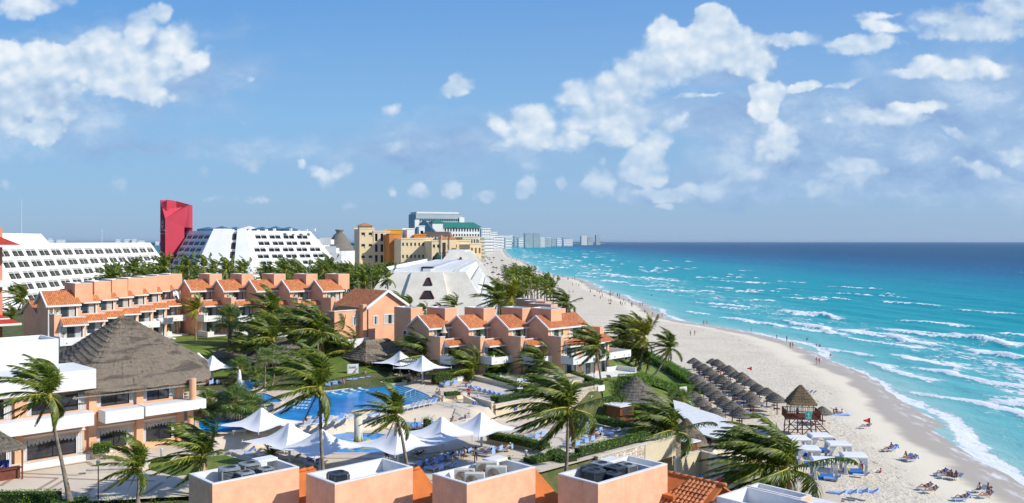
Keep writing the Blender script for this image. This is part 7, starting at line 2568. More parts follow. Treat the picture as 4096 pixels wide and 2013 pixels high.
def rail(label, pts, h=1.0, glass=False, name='railing', m=None, step=1.4, midr=True):
 pts = [Vector(p) for p in pts]
 o = pts[0]
 th = thing(name, label, 'fence' if glass else 'railing', o)
 up = Vector((0, 0, h))
 mb, pn = MB(), MB()
 for p, q in zip(pts, pts[1:]):
  p, q = p - o, q - o
  mb.bar(p + up, q + up, .07, .05)
  n = max(1, int((q - p).length / step))
  for j in range(n + 1):
   x = p.lerp(q, j / n)
   mb.bar(x, x + up, .05)
  if glass:
   pn.face([p + Vector((0, 0, .08)), q + Vector((0, 0, .08)), q + up * .97, p + up * .97])
  elif midr:
   mb.bar(p + up * .5, q + up * .5, .03)
 mb.build('rail', m or STEEL, th)
 if glass:
  pn.build('glass_pane', GLASSP, th)
 return th
GLASSP = mat('clear_panel', (0.75, 0.85, 0.82), .05, 0, alpha=.22)
rail('glass fence behind the whirlpool', [P(1742, 1660, ZL), P(1808, 1680, ZL), P(1880, 1700, ZL)], 1.9, True, 'glass_fence')
rail('glass fence with slanting top rail above the canopy stairs', [P(1725, 1748, ZL), P(1800, 1735, ZL), P(1945, 1700, ZL)], 1.3, True, 'glass_fence')
rail('white handrail slanting down to the entry steps', [P(1622, 1600, ZU), P(1698, 1566, ZU)], 1.0, midr=False)
rail('white handrail of the short stair above the whirlpool', [P(1812, 1635, ZU), P(1842, 1662, ZL)], 1.0, midr=False)
rail('white handrail by the stairs under the last canopy', [P(1888, 1770, ZL), P(1925, 1778, ZL)], 1.1, midr=False)
rail('white handrail at the top of the ivory wall ramp', [P(2165, 1690, ZL), P(2190, 1700, ZL)], 1.0, midr=False)
rail('thin white fence along the beach path', [P(3085, 1895, 1.9), P(3110, 1902, 1.9), P(3170, 1925, 1.9), P(3215, 1955, 1.9), P(3240, 1990, 1.9)], 1.05)
rail('white railing of the beach restaurant steps', [P(2900, 1850, 2), P(3060, 1880, 2)], 1.0)
lad = thing('pool_ladder', 'steel pool ladder at the whirlpool', 'ladder', P(1732, 1695, ZL))
mb = MB()
for dx in (-.3, .3):
 mb.tube([(dx, .5, 0), (dx, .5, .9), (dx, .35, 1.1), (dx, 0, 1.1), (dx, -.2, .9), (dx, -.2, 0)], .03, 6)
mb.build('rail', STEEL, lad)
lad2 = dup(lad, P(1712, 1672, ZL), 0, 'steel pool ladder at the far side of the whirlpool')
th = thing('stairs', 'wide ivory stairs between the pool deck and the whirlpool', 'stairs', P(1835, 1668, ZL), R(-35))
mb = MB()
for k in range(6):
 mb.box(-2.2, 2.2, .3 * k, 3, .26 * k + .0, .26 * (k + 1))
mb.build('step', COPING, th)
# ---- tensioned canopies
def canopy(label, px, row, z, half=4.2, hh=1.7, rot=0.0, edge=2.35):
 b = P(px, row, z)
 th = thing('tent_canopy', label, 'canopy', b, R(rot), 'white tent canopies')
 mb = MB()
 mb.tube([(0, 0, 0), (0, 0, edge + 1.2)], .13, 12)
 mb.lathe([(.25, 0), (.25, .06), (.14, .12)], 12)
 for k in range(4):
  a = PI / 2 * k
  c, s = math.cos(a), math.sin(a)
  mb.tube([(0, 0, edge + .05), (c * half * 1.02, s * half * 1.02, edge - .02)], .055, 6)
  mb.tube([(c * half, s * half, edge - .25), (c * half, s * half, edge + .2)], .05, 6)
 mb.build('pole', STEEL, th)
 mb = MB()
 n, m = 14, 48
 top = edge + hh
 rings = []
 for i in range(n + 1):
  f = i / n
  ring = []
  for j in range(m):
   a = 2 * PI * j / m
   c4 = abs(math.cos(2 * a))
   edge_r = half / (abs(math.cos(a)) + abs(math.sin(a))) * (1 - .15 * math.sin(2 * a) ** 2)
   r = .16 + (edge_r - .16) * f
   zz = edge + (top - edge) * ((1 - f) ** 2.3) + (.10 * (1 - c4) * f * f)
   ring.append((r * math.cos(a), r * math.sin(a), zz))
  rings.append(ring)
 for i in range(n):
  for j in range(m):
   mb.face([rings[i][j], rings[i][(j + 1) % m], rings[i + 1][(j + 1) % m], rings[i + 1][j]])
 mb.face(rings[0])
 me = mb.build('membrane', CANVAS, th, True)
 me.data.flip_normals()
 return th
for lab, px, row, z, hf, rt_ in (('white tent canopy farthest inland, half hidden by the thatched roof', 792, 1522, 9.4, 3.4, 20), ('white tent canopy behind the restaurant deck corner', 850, 1536, 9.2, 3.6, 10),
        ('white tent canopy overlapping the bar thatch', 1600, 1510, ZU, 4.3, 8), ('white tent canopy above the bar tables', 1690, 1534, ZU, 4.3, 4),
        ('white tent canopy over the main pool edge, most inland of the front ones', 1046, 1778, ZL, 4.7, 12), ('white tent canopy above the cycad', 1158, 1852, ZL, 4.7, 8), ('white tent canopy in front of the sun pool, behind the tall palm trunk', 1283, 1880, ZL, 5.0, 6),
        ('white tent canopy beside the leaning coconut palm', 1592, 1868, ZL, 4.9, 4), ('white tent canopy over the whirlpool side loungers', 1768, 1822, ZL, 4.8, 2), ('white tent canopy nearest the ivory ramp', 1926, 1800, ZL, 4.5, -2)):
 canopy(lab, px, row, z, hf, 1.75, rt_)
# ---- fountain column
th = thing('fountain_column', 'cream mushroom-shaped fountain column with painted flames in the sun pool', 'fountain', P(1433, 1778, ZL))
mb = MB(); mb.lathe([(.52, .05), (.47, .5), (.46, 3.45)], 20); mb.build('shaft', mat('aged_cream', (.64, .62, .50), .8, .12, 2, stain=.3), th, True)
mb = MB(); mb.lathe([(.46, 3.40), (.7, 3.5), (.92, 3.62), (.95, 3.72), (.90, 3.78), (.2, 3.80)], 24); mb.build('cap', mat('cap_cream', (.66, .62, .44), .8, .1), th, True)
mb = MB()
for k in range(16):
 a0, a1 = 2 * PI * k / 16, 2 * PI * (k + 1) / 16
 h = (1.1, .7, 1.5, .8)[k % 4]
 for r, hh, mi in ((.53, h, 0), (.545, h * .55, 1)):
  mb.face([(r * math.cos(a0), r * math.sin(a0), .08), (r * math.cos(a1), r * math.sin(a1), .08), ((r - .03) * math.cos((a0 + a1) / 2), (r - .03) * math.sin((a0 + a1) / 2), hh + .1)], mi)
mb.build('painted_flames', [SUNY, SUNR], th)
th = thing('water_fountain', 'white water jet of the small upper pool', 'fountain', P(958, 1545, 10))
mb = MB(); mb.lathe([(.45, 0), (.35, .9), (.2, 1.8), (.1, 2.3)], 10); mb.build('water_jet', mat('spray', (.8, .84, .88), .8, .1, 3, .5, 6), th, True)
# ---- thatched bar
bar = thing('bar', 'thatched poolside bar with cane counter', 'bar', P(1510, 1490, ZU), R(45))
thatch_roof(bar, [(-5.2, -3.9, 2.6), (5.0, -3.9, 2.6), (5.0, 3.9, 2.6), (-5.2, 3.9, 2.6)], None, THATCH, 9, 4, 1.3, ridge=[(-2.2, 0, 5.4), (2.0, 0, 5.4), (2.0, 0, 5.4), (-2.2, 0, 5.4)], thick=.35, sub=12)
mb = MB()
for (a, b, c, d) in ((-4.5, 4.3, -3.1, -2.8), (-4.5, 4.3, 2.8, 3.1), (4.0, 4.3, -2.8, 2.8), (-4.5, -4.2, -2.8, 2.8)):
 mb.box(a, b, c, d, 0, 1.05)
for k in range(60):
 mb.tube([(-4.45 + k * .147, -3.13, 0), (-4.45 + k * .147, -3.13, 1.05)], .06, 5)
mb.build('counter', CANE, bar)
mb = MB()
mb.box(-4.7, 4.5, -3.35, -2.6, 1.06, 1.14); mb.box(3.85, 4.5, -2.6, 3.3, 1.06, 1.14)
for x, y in ((-4.5, -3.1), (0, -3.1), (4.2, -3.1), (4.2, 3.0)):
 mb.box(x - .2, x + .2, y - .2, y + .2, 0, 1.05)
mb.build('counter_top', COPING, bar)
mb = MB()
for x in (-4.4, -1.5, 1.5, 4.2):
 for y in (-3.0, 3.0):
  mb.tube([(x, y, 1.14), (x, y, 2.9)], .09, 7)
mb.box(-2, 2, -.6, .6, 0, 2.0)
mb.build('post', WOOD, bar)
MB_ = MB(); MB_.lathe([(.17, 0), (.13, .1), (.16, .70), (.19, .74), (.19, .8)], 10)
st = thing('bar_stool', 'first log bar stool along the front counter', 'stool', (0, 0, 0), 0, 'log stools around the bar')
MB_.build('stool', CANE, st)
Mb = Matrix.Translation(bar.location) @ Matrix.Rotation(R(45), 4, 'Z')
for k in range(11):
 p = Mb @ (Vector((-3.8 + k * 1.0, -3.8, 0)) if k < 8 else Vector((4.9, -2 + (k - 8) * 1.5, 0)))
 if k == 0:
  st.location = p
 else:
  dup(st, p, 0, '%s log bar stool %s' % (ORD[k], 'along the front counter' if k < 8 else 'round the seaward corner of the counter'))
bs = thing('bar_sign', 'white bar signboard with dark lettering on two posts', 'sign', P(1412, 1525, ZU), R(20))
mb = MB(); mb.box(-.75, .75, -.03, .03, .7, 2.6); mb.build('board', WHITE, bs)
mb = MB(); mb.bar((-.85, 0, 0), (-.85, 0, 2.65), .09); mb.bar((.8, 0, 0), (.8, 0, 2.65), .09); mb.bar((-.1, -.05, 1.2), (.6, -.05, 2.0), .05, mi=1); mb.bar((0, -.05, 1.2), (.66, -.05, 1.9), .05, mi=1); mb.build('post', [STEEL, mat('sign_brown', (.2, .05, .03), .6, 0)], bs)
lettering('Solal', bs, sign_M(Vector((-.1, -.04, 1.95)), (1, 0, 0)), .55, DARKF)
lettering('BAR', bs, sign_M(Vector((.3, -.04, 1.3)), (1, 0, 0)), .2, DARKF)
def hut(label, px, row, z, half, eh, ah, m=THATCH, rz=45, seed=1, name='thatched_hut', post=True, rows=9, ridge=0):
 th = thing(name, label, 'hut', P(px, row, z), R(rz))
 n = 8
 if ridge:
  c = [(-half - ridge, -half, eh), (half + ridge, -half, eh), (half + ridge, half, eh), (-half - ridge, half, eh)]
  thatch_roof(th, c, None, m, rows, seed, 1.2, ridge=[(-ridge, 0, ah), (ridge, 0, ah), (ridge, 0, ah), (-ridge, 0, ah)], sub=10)
 else:
  c = [(half * math.cos(2 * PI * k / n + .39), half * math.sin(2 * PI * k / n + .39), eh) for k in range(n)]
  thatch_roof(th, c, (0, 0, ah), m, rows, seed, 1.2, sub=6, bulge=.04)
 if post:
  mb = MB()
  for k in range(n):
   mb.tube([(half * .82 * math.cos(2 * PI * k / n), half * .82 * math.sin(2 * PI * k / n), 0), (half * .82 * math.cos(2 * PI * k / n), half * .82 * math.sin(2 * PI * k / n), eh + .1)], .1, 6)
  mb.build('post', WOOD, th)
 return th
hut('big round thatched hut behind the fan palms', 1130, 1500, 9.3, 6.2, 2.6, 6.0, THATCH_G, seed=6)
hut('long low thatched shelter joined to the round hut', 960, 1478, 9.4, 1.6, 2.2, 3.4, THATCH, 8, 7, ridge=3)
hut('dark thatched cone roof behind the cane grill hut', 2545, 1655, 4.4, 4.6, 2.3, 5.6, THATCH_G, seed=8)
hut('steep thatched dome of the beach restaurant', 2745, 1775, 4.4, 3.3, .3, 3.3, THATCH, seed=9, post=False)
hut('second thatched dome of the beach restaurant, partly behind a palm', 2660, 1740, 4.4, 2.6, .5, 3.0, THATCH, seed=10, post=False)
th = thing('beach_restaurant', 'beach restaurant with broad white fan-shaped roof on wooden fascia', 'restaurant', P(2860, 1780, 2))
L0 = th.location
zr_ = 5.6
fan = [P(x, y, zr_) - L0 for x, y in ((2692, 1600), (2740, 1612), (2790, 1635), (2870, 1660), (2930, 1690), (2960, 1725), (2900, 1755), (2860, 1752), (2800, 1735), (2762, 1720), (2745, 1680), (2700, 1640))]
mb = MB(); mb.prism([(p.x, p.y) for p in fan][::-1], zr_ - 2 - .18, zr_ - 2); mb.build('roof', WHITE2, th)
mb = MB(); mb.prism([(p[0], p[1]) for p in offset_poly([(q.x, q.y) for q in fan], -.15)][::-1], zr_ - 2 - .75, zr_ - 2 - .19); mb.build('fascia', WOOD, th)
mb = MB()
for p in (fan[5], fan[6], fan[8], fan[2]):
 mb.box(p.x * .93 - .12, p.x * .93 + .12, p.y - .5, p.y - .26, -.5, 2.9)
mb.build('pillar', WHITE, th)
mb = MB()
fl_ = [P(x, y, 4.3) - L0 for x, y in ((2752, 1815), (2868, 1745), (2850, 1700), (2680, 1745), (2690, 1790))]
mb.prism([(p.x, p.y) for p in fl_], -.2, 2.38); mb.build('terrace_slab', COPING, th)
def cane_box(label, px, row, z, w, d, h, roof=True, win=False):
 th = thing('cane_hut', label, 'hut', P(px, row, z), R(40))
 mb = MB(); mb.box(-w, w, -d, d, 0, h)
 n = int(2 * w / .12)
 for k in range(n):
  mb.tube([(-w + k * .12 + .06, -d - .02, 0), (-w + k * .12 + .06, -d - .02, h)], .05, 5)
 mb.build('wall', CANE, th)
 mb = MB(); mb.box(-w - .3, w + .3, -d - .35, d + .3, h + .02, h + .16); mb.build('roof', WHITE2, th)
 if win:
  mb = MB(); mb.box(-w * .6, w * .75, -d - .1, -d - .08, h * .55, h * .88); mb.build('hatch', DARKW, th)
cane_box('cane-walled grill hut with flat white roof and open hatch', 2480, 1692, 4.0, 1.45, 1.3, 2.6, win=True)
cane_box('small cane-walled box with white lid on the beach restaurant terrace', 2754, 1798, 4.38, .8, .75, 1.0)
nb = thing('name_board', 'white name board on the stone wall of the beach restaurant', 'sign', P(2828, 1832, 2) + Vector((.15, -.5, 0)), R(40))
mb = MB(); mb.box(-.9, .9, -.05, .05, 1.0, 2.1); mb.build('board', WHITE, nb)
lettering('bdeva', nb, sign_M(Vector((.15, -.07, 1.35)), (1, 0, 0)), .55, STEEL)
mb = MB(); mb.M = Matrix.Translation((-.68, -.06, 1.6)) @ Matrix.Rotation(R(90), 4, 'X'); mb.lathe([(.14, 0), (.14, .02)], 12); mb.build('logo_dot', DARKF, nb)
BLUES = mat('sign_blue', (.03, .08, .35), .5, 0)
def small_sign(label, p, rz, w, h, m, kind='wheel'):
 th = thing('wall_sign', label, 'sign', p, R(rz))
 mb = MB(); mb.box(-w, w, -.03, .0, -h, h); mb.build('plate', m, th)
 mb = MB()
 mb.M = Matrix.Scale(h / .3, 4)
 if kind == 'wheel':
  mb.tube([(.13 * math.cos(2 * PI * k / 12) - .02, -.05, .13 * math.sin(2 * PI * k / 12) - .08) for k in range(10)], .02, 4)
  mb.bar((-.03, -.05, .15), (-.02, -.05, -.02), .035); mb.bar((-.02, -.05, -.02), (.1, -.05, -.02), .03); mb.bar((.1, -.05, -.02), (.16, -.05, -.16), .03); mb.ball((-.03, -.05, .2), .035)
 elif kind == 'feet':
  for x in (-.1, .1):
   mb.box(x - .05, x + .05, -.05, -.04, -.18, .05); mb.ball((x, -.045, .13), .045)
 elif kind == 'grid':
  for r in range(7):
   for c in range(6):
    mb.box(-.26 + c * .09, -.19 + c * .09, -.05, -.035, -.25 + r * .075, -.20 + r * .075)
 else:
  mb.bar((-.1, -.05, -.1), (.1, -.05, .1), .03)
 mb.build('symbol', WHC if kind == 'wheel' else DARKF if kind == 'feet' else WHITE, th)
nrm = Vector((CR, -CR, 0))
small_sign('blue wheelchair sign on the ivory retaining wall', A.lerp(D, .17) + nrm * .25 + Vector((0, 0, 1.35)), 45, .3, .32, BLUES)
small_sign('blue sign at the head of the ivory stairs', P(1897, 1613, 9.3), 30, .28, .22, BLUES, 'x')
small_sign('blue wheelchair sign on the yellowish stone wall by the underpass', P(2738, 1850, 3.4) + Vector((0, -.4, 0)), -30, .33, .33, BLUES)
small_sign('blue wheelchair sign on the long path wall', P(2802, 1903, 4.6) + Vector((0, -.5, 0)), 30, .22, .3, BLUES)
small_sign('small red sign on the service yard wall', P(2877, 1915, 4.6) + Vector((0, -.4, 0)), -30, .2, .18, RED, 'x')
small_sign('pale notice panel with rows of small plates on the field-stone wall', A.lerp(D, .93) + nrm * .26 + Vector((0, 0, .55)), 45, .95, .62, GALV, 'grid')
small_sign('white sign with a crest at the end of the stone wall', D + nrm * .3 + Vector((.3, .3, 1.85)), 45, .75, .42, WHITE, 'x')
small_sign('white beach towel sign board by the lawn hedge', P(2733, 1560, 4.6), 30, .8, .55, WHITE, 'x')
small_sign('white footwear sign standing on the raised terrace', P(2080, 1535, ZU + 1.6), 20, .42, .75, WHITE, 'feet')
small_sign('framed poster on the counter of the cafe shelter', P(10, 1862, 8.4), 30, .55, .5, BLUES, 'x')
# ---- lamps, bollards, flags, bins
lp = thing('lamp_post', 'black lamp post with square head on the plaza', 'lamp', P(393, 2025, ZL))
mb = MB(); mb.tube([(0, 0, 0), (0, 0, 3.6)], .045, 8); mb.build('post', DARKF, lp)
mb = MB(); mb.box(-.12, .12, -.12, .12, 3.6, 3.9); mb.lathe([(.2, 3.9), (.02, 4.0)], 8); mb.build('lamp_head', GALV, lp)
lp2 = dup(lp, P(2376, 1560, ZU), 0, 'thin dark lamp post before the corner villa', sc=(1, 1, 1.15))
lp3 = dup(lp, P(1020, 1400, 11), 0, 'dark lamp post on the villa lawn')
for lab, px, row, z in (('grey bollard light standing alone before the shrubbery', 2104, 1838, ZL), ('short grey bollard on the upper deck near the walking man', 1912, 1607, ZU), ('grey bollard light at the end of the long planter', 1951, 1768, ZL), ('white bollard set in the long deck hedge', 2433, 1700, ZL), ('pale bollard by the palm at the plaza stairs', 646, 1830, ZL)):
 th = thing('bollard_light', lab, 'bollard', P(px, row, z), 0, 'bollard lights')
 mb = MB(); mb.lathe([(.13, 0), (.13, .85), (.15, .87), (.15, .97), (.05, 1.0)], 12); mb.build('body', STEEL, th, True)
th = thing('post', 'peach round post sticking up behind the first roof box', 'post', P(815, 1990, ZL))
mb = MB(); mb.lathe([(.16, 0), (.16, 3.0), (.12, 3.05)], 12); mb.build('shaft', PEACH, th)
th = thing('flagpole', 'bare white flagpole behind the white flat roof', 'flagpole', (-59.8, 113.5, 13), 0)
mb = MB(); mb.tube([(0, 0, 0), (0, 0, 8.2)], [.12, .08], 8); mb.build('pole', WHITE, th)
def flag(label, px, row, h, w, m=REDF, rz=0):
 th = thing('flag', label, 'flag', P(px, row, 1.7), R(rz))
 mb = MB(); mb.tube([(0, 0, 0), (0, 0, h)], .03, 6); mb.build('pole', STEEL, th)
 mb = MB()
 n = 5
 for k in range(n):
  x0, x1 = -w * k / n, -w * (k + 1) / n
  y0, y1 = .07 * math.sin(k * 1.4), .07 * math.sin((k + 1) * 1.4)
  a0, a1 = .42 * w * (1 - .8 * k / n), .42 * w * (1 - .8 * (k + 1) / n)
  mb.face([(x0, y0, h - .42 * w - a0), (x1, y1, h - .42 * w - a1), (x1, y1, h - .42 * w + a1), (x0, y0, h - .42 * w + a0)])
 mb.build('cloth', m, th)
flag('red pennant flag on the sand beyond the thatch umbrellas', 3007, 1500, 1.75, .95)
flag('large red flag beside a lounger near the tide line', 3481, 1728, 2.1, 1.0)
flag('small red flag far up the beach by the lone umbrella', 2275, 1124, 2.0, 1.2)
flag('small red flag on the sand near two walkers', 2444, 1225, 1.6, 1.1)
flag('tiny red flag by a sunbather up the beach', 2381, 1192, 1.5, 1.0)
for k, (px, row) in enumerate(((3105, 1958), (3116, 1962))):
 th = thing('litter_bin', ['pale waste bin beside the rock on the path', 'second pale waste bin touching the first'][k], 'bin', P(px, row, 2.0))
 mb = MB(); mb.lathe([(.25, 0), (.28, .8), (.24, .86)], 12); mb.build('drum', WHITE2, th); mb = MB(); mb.box(-.09, .09, -.29, -.26, .6, .72); mb.build('slot', DARKF, th)
ROCKM = mat('rock_grey', (.34, .31, .27), .95, .3, 2, .8, 4)
for lab, px, row, s in (('grey boulder next to the waste bins', 3150, 1962, 1.0), ('boulder by the white service wall', 2985, 1935, .9)):
 th = thing('rock', lab, 'rock', P(px, row, 1.9))
 mb = MB(); rs = random.Random(px); mb.lathe([(1.3 * s, -.2), (1.25 * s, .4 * s), (.8 * s, .85 * s), (.2, 1.0 * s)], 9)
 mb.v = [(x + rs.uniform(-.2, .2), y * .7 + rs.uniform(-.2, .2), z) for x, y, z in mb.v]; mb.build('stone', ROCKM, th)
th = thing('cable_spool', 'white slatted round reel with long poles behind the tent canopies', 'reel', P(873, 1412, 9.6), R(80))
mb = MB(); mb.tube([(1.5 * math.cos(2 * PI * k / 20), 0, 1.5 + 1.5 * math.sin(2 * PI * k / 20)) for k in range(21)], .07, 5)
for k in range(6):
 mb.bar((0, 0, 1.5), (1.5 * math.cos(PI * k / 3), 0, 1.5 + 1.5 * math.sin(PI * k / 3)), .06)
mb.bar((0, 0, 1.5), (0, -4.5, .2), .08); mb.build('frame', WHITE, th)
par = thing('parasol', 'closed cream parasol on the terrace of the villa behind the bar', 'parasol', Q(1775, 1345, 137.5), 0)
mb = MB(); mb.tube([(0, 0, -.3), (0, 0, 2.0)], .03, 6); mb.build('pole', WOOD, par)
mb = MB(); mb.lathe([(.62, .55), (.45, .75), (.25, 1.3), (.03, 2.0)], 10); mb.build('cloth', mat('cream_cloth', (.62, .52, .34), .8), par)
# ================================================================== BEACH, LOUNGERS, PEOPLE
def zb(p):
 return zg1(p.x, p.y)
def on_beach(px, row, z=1.75):
 p = P(px, row, z)
 for _ in range(3):
  p = P(px, row, max(zb(p), -1.2))
 return p
def umbrella():
 th = thing('thatch_umbrella', 'x', 'beach umbrella', (0, 0, 0), 0, 'thatched beach umbrellas')
 n = 8
 c = [(1.62 * math.cos(2 * PI * k / n), 1.62 * math.sin(2 * PI * k / n), 1.85) for k in range(n)]
 thatch_roof(th, c, (0, 0, 2.95), THATCH_G, 5, 2, .6, sub=4, bulge=-.04, thick=.18)
 mb = MB(); mb.tube([(0, 0, -.3), (0, 0, 2.3)], .085, 8); mb.lathe([(.55, .62), (.55, .68)], 12); mb.build('pole', WOOD, th)
 return th
um = umbrella()
ua = []
for ri, (x, y0, n, nm) in enumerate(((44.1, 193.8, 15, 'seaward row'), (39.8, 192.5, 15, 'second row from the sea'), (34.9, 170.5, 12, 'third row from the sea'), (30.8, 148.5, 5, 'innermost row'))):
 for k in range(n):
  y = y0 - 3.45 * k
  p = Vector((x + .3 * math.sin(k * 2.1), y, 1.7))
  lab = '%s thatched umbrella of the %s, counting toward the lifeguard tower' % (ORD[k], nm)
  o = um if not ua else dup(um, p, k * .7, lab)
  o.location = p; o['label'] = lab
  s_ = .92 + .16 * ((k * 7 + ri * 3) % 5) / 4
  o.scale = (s_, s_, s_ * (.95 + .03 * (k % 3)))
  ua.append((p, ri, k))
for k, (px, row, lab) in enumerate(((2235, 1128, 'lone thatched umbrella on the open sand far up the beach'), (3290, 1700, 'thatched umbrella half hidden behind the lifeguard tower'), (2008, 1052, 'thatched umbrella past the neighbouring pool'), (1975, 1040, 'dark thatched umbrella at the edge of the neighbouring beach club'), (2060, 1010, 'thatched umbrella alone far along the shore'))):
 dup(um, on_beach(px, row), k, lab, sc=1.0 if row > 1100 else 1.6)
rs = random.Random(8)
for k in range(46):
 y = rs.uniform(470, 1500)
 x = float(shore(y)) - rs.uniform(36, 62) * (1 + y / 6000)
 dup(um, (x, y, zg1(x, y)), k, 'thatched umbrella crowded along the upper sand far up the beach', 'thatched umbrellas far up the beach', 1.25)
def lounger(back=R(38)):
 th = thing('sun_lounger', 'x', 'sun lounger', (0, 0, 0), 0, 'sun loungers')
 mb = MB()
 hz_ = .36
 for sx in (-.33, .33):
  mb.bar((sx, -1.0, hz_), (sx, .35, hz_), .045)
  mb.bar((sx, .35, hz_), (sx, .35 + .75 * math.cos(back), hz_ + .75 * math.sin(back)), .045)
 for y in (-1.0, .3):
  mb.bar((-.33, y, hz_), (.33, y, hz_), .04)
 mb.build('frame', STEEL, th)
 me = MB(); me.box(-.30, .30, -.98, .33, hz_ + .01, hz_ + .035); me.build('seat', SLING, th)
 me = MB(); c, s = math.cos(back), math.sin(back)
 me.hexa([(-.3, .36, hz_), (.3, .36, hz_), (.3, .36 + .72 * c, hz_ + .72 * s), (-.3, .36 + .72 * c, hz_ + .72 * s), (-.3, .34, hz_ + .04), (.3, .34, hz_ + .04), (.3, .33 + .72 * c, hz_ + .04 + .72 * s), (-.3, .33 + .72 * c, hz_ + .04 + .72 * s)])
 me.build('backrest', SLING, th)
 for y in (-.8, .25):
  for sx in (-.33, .33):
   mb = MB(); mb.bar((sx, y, hz_), (sx, y + (.12 if y > 0 else -.12), 0), .04); mb.build('leg', STEEL, th)
 return th
def towel_mesh(seed, full):
 rs = random.Random(seed)
 b = R(38)
 pts = [(-1.0 if full else -.1, .41), (-.5, .405), (0.0, .41), (.33, .415), (.6, .41 + .25 * math.tan(b)), (.95, .44 + .55 * math.tan(b)), (1.0, .36)]
 pts = [p for p in pts if p[0] >= (-1.0 if full else -.1)]
 mb = MB()
 xs = [-.36, -.33, -.12, .1, .32, .36]
 G = []
 for y, z in pts:
  G.append([(x + rs.uniform(-.02, .02), y, z + rs.uniform(0, .03) - (.16 if abs(x) > .35 else 0)) for x in xs])
 for a, b_ in zip(G, G[1:]):
  for j in range(len(xs) - 1):
   mb.face([a[j], a[j + 1], b_[j + 1], b_[j]])
 return tmpmesh(mb, [BLUET], 'towel', True)
LNG = lounger()
TW_ = [towel_mesh(1, True), towel_mesh(2, False), towel_mesh(3, True)]
first = [True]
def put_lounger(label, p, rz, towel=None, sc=1.0, cat=None):
 if first[0]:
  LNG.location = p; LNG.rotation_euler = (0, 0, rz); LNG['label'] = label; first[0] = False; o = LNG
  LNG.scale = (sc, sc, sc)
 else:
  o = dup(LNG, p, rz, label, 'sun loungers', sc)
 if towel is not None:
  t = bpy.data.objects.new('beach_towel', TW_[towel % 3])
  C.objects.link(t)
  t.location = p; t.rotation_euler = (0, 0, rz); t.scale = (sc, sc, sc)
  tag(t, 'blue towel on the ' + ' '.join(label.split()[:12]), 'towel', 'blue towels on the loungers')
 return o
for nm, a, b, z, n, hd, tw in (('back deck of the main pool by the bar garden', (1310, 1548), (1470, 1524), ZU, 7, 20, 'ttt.ttt'), ('terrace rim beside the retaining kerb', (1888, 1558), (2020, 1596), ZU, 8, -60, 'tt.ttttt'), ('near edge of the main pool', (1225, 1712), (1400, 1680), ZU, 5, 165, '.t.t.'),
        ('pool edge toward the whirlpool', (1500, 1668), (1570, 1655), ZU, 3, 150, 't.t'), ('pool edge beyond the whirlpool', (1640, 1640), (1725, 1622), ZU, 5, 150, '....t'), ('paved rim under the inland canopy', (968, 1735), (1000, 1728), ZL + 1.6, 2, 100, '..'),
        ('sun deck behind the third roof box', (1650, 1872), (1850, 1822), ZL, 8, 60, 'tttttttt'), ('front rank behind the third roof box', (1735, 1886), (1800, 1872), ZL, 3, 60, 't.t'), ('deck near the ivory bench', (1905, 1815), (2010, 1808), ZL, 4, 55, '.tt.'), ('middle of the sunbathing deck', (2125, 1762), (2150, 1748), ZL, 2, 50, 'tt'), ('near corner of the sunbathing deck', (2285, 1790), (2320, 1782), ZL, 2, 50, 'tt'),
        ('centre of the sunbathing deck by the tall palm', (2345, 1770), (2375, 1735), ZL, 3, 55, 't.t'), ('hedge side of the sunbathing deck', (2320, 1715), (2350, 1702), ZL, 2, 60, 'tt'), ('seaward corner of the sunbathing deck', (2448, 1745), (2480, 1735), ZL, 2, 55, 'tt'),
        ('edge of the lawn near the cycad', (955, 1815), (1010, 1830), ZL, 3, 120, '.t.'), ('deck just past the cycad', (1130, 1805), (1160, 1815), ZL, 2, 60, '..'), ('deck below the cycad canopy', (1175, 1842), (1215, 1850), ZL, 2, 60, '.t'), ('deck under the canopy by the palm trunk', (1255, 1868), (1275, 1872), ZL, 2, 60, 't.'), ('inland garden deck by the first canopies', (800, 1545), (880, 1540), 9.0, 4, 60, '.tt.'),
        ('raised terrace behind the hedge', (2110, 1532), (2170, 1540), ZU + .35, 3, 30, 'ttt'), ('deck between hedge planter and terracotta box', (1778, 1548), (1810, 1540), ZU, 2, 35, 'tt'), ('garden terrace of the corner villa', (2440, 1518), (2440, 1518), 8.8, 1, -20, '.'), ('beach near the sea-end cabanas', (3350, 1985), (3480, 1978), 1.75, 4, 60, 'tttt')):
 for k in range(n):
  f = k / max(1, n - 1)
  p = P(a[0] + (b[0] - a[0]) * f, a[1] + (b[1] - a[1]) * f, z)
  lab = ('%s lounger along the %s' % (ORD[k], nm)) if n > 1 else 'lounger on the ' + nm
  put_lounger(lab, p, R(hd - 180 + (k * 37 % 11) - 5), (k % 3) if tw[k] == 't' else None)
for p, ri, k in ua:
 if (ri + k) % 3 != 2:
  put_lounger('lounger beneath %s thatched umbrella, row %s from the sea' % (ORD[k], ('one', 'two', 'three', 'four')[ri]), p + Vector((-1.3, -.3, .02)), R(100), 0 if k % 2 else 2)
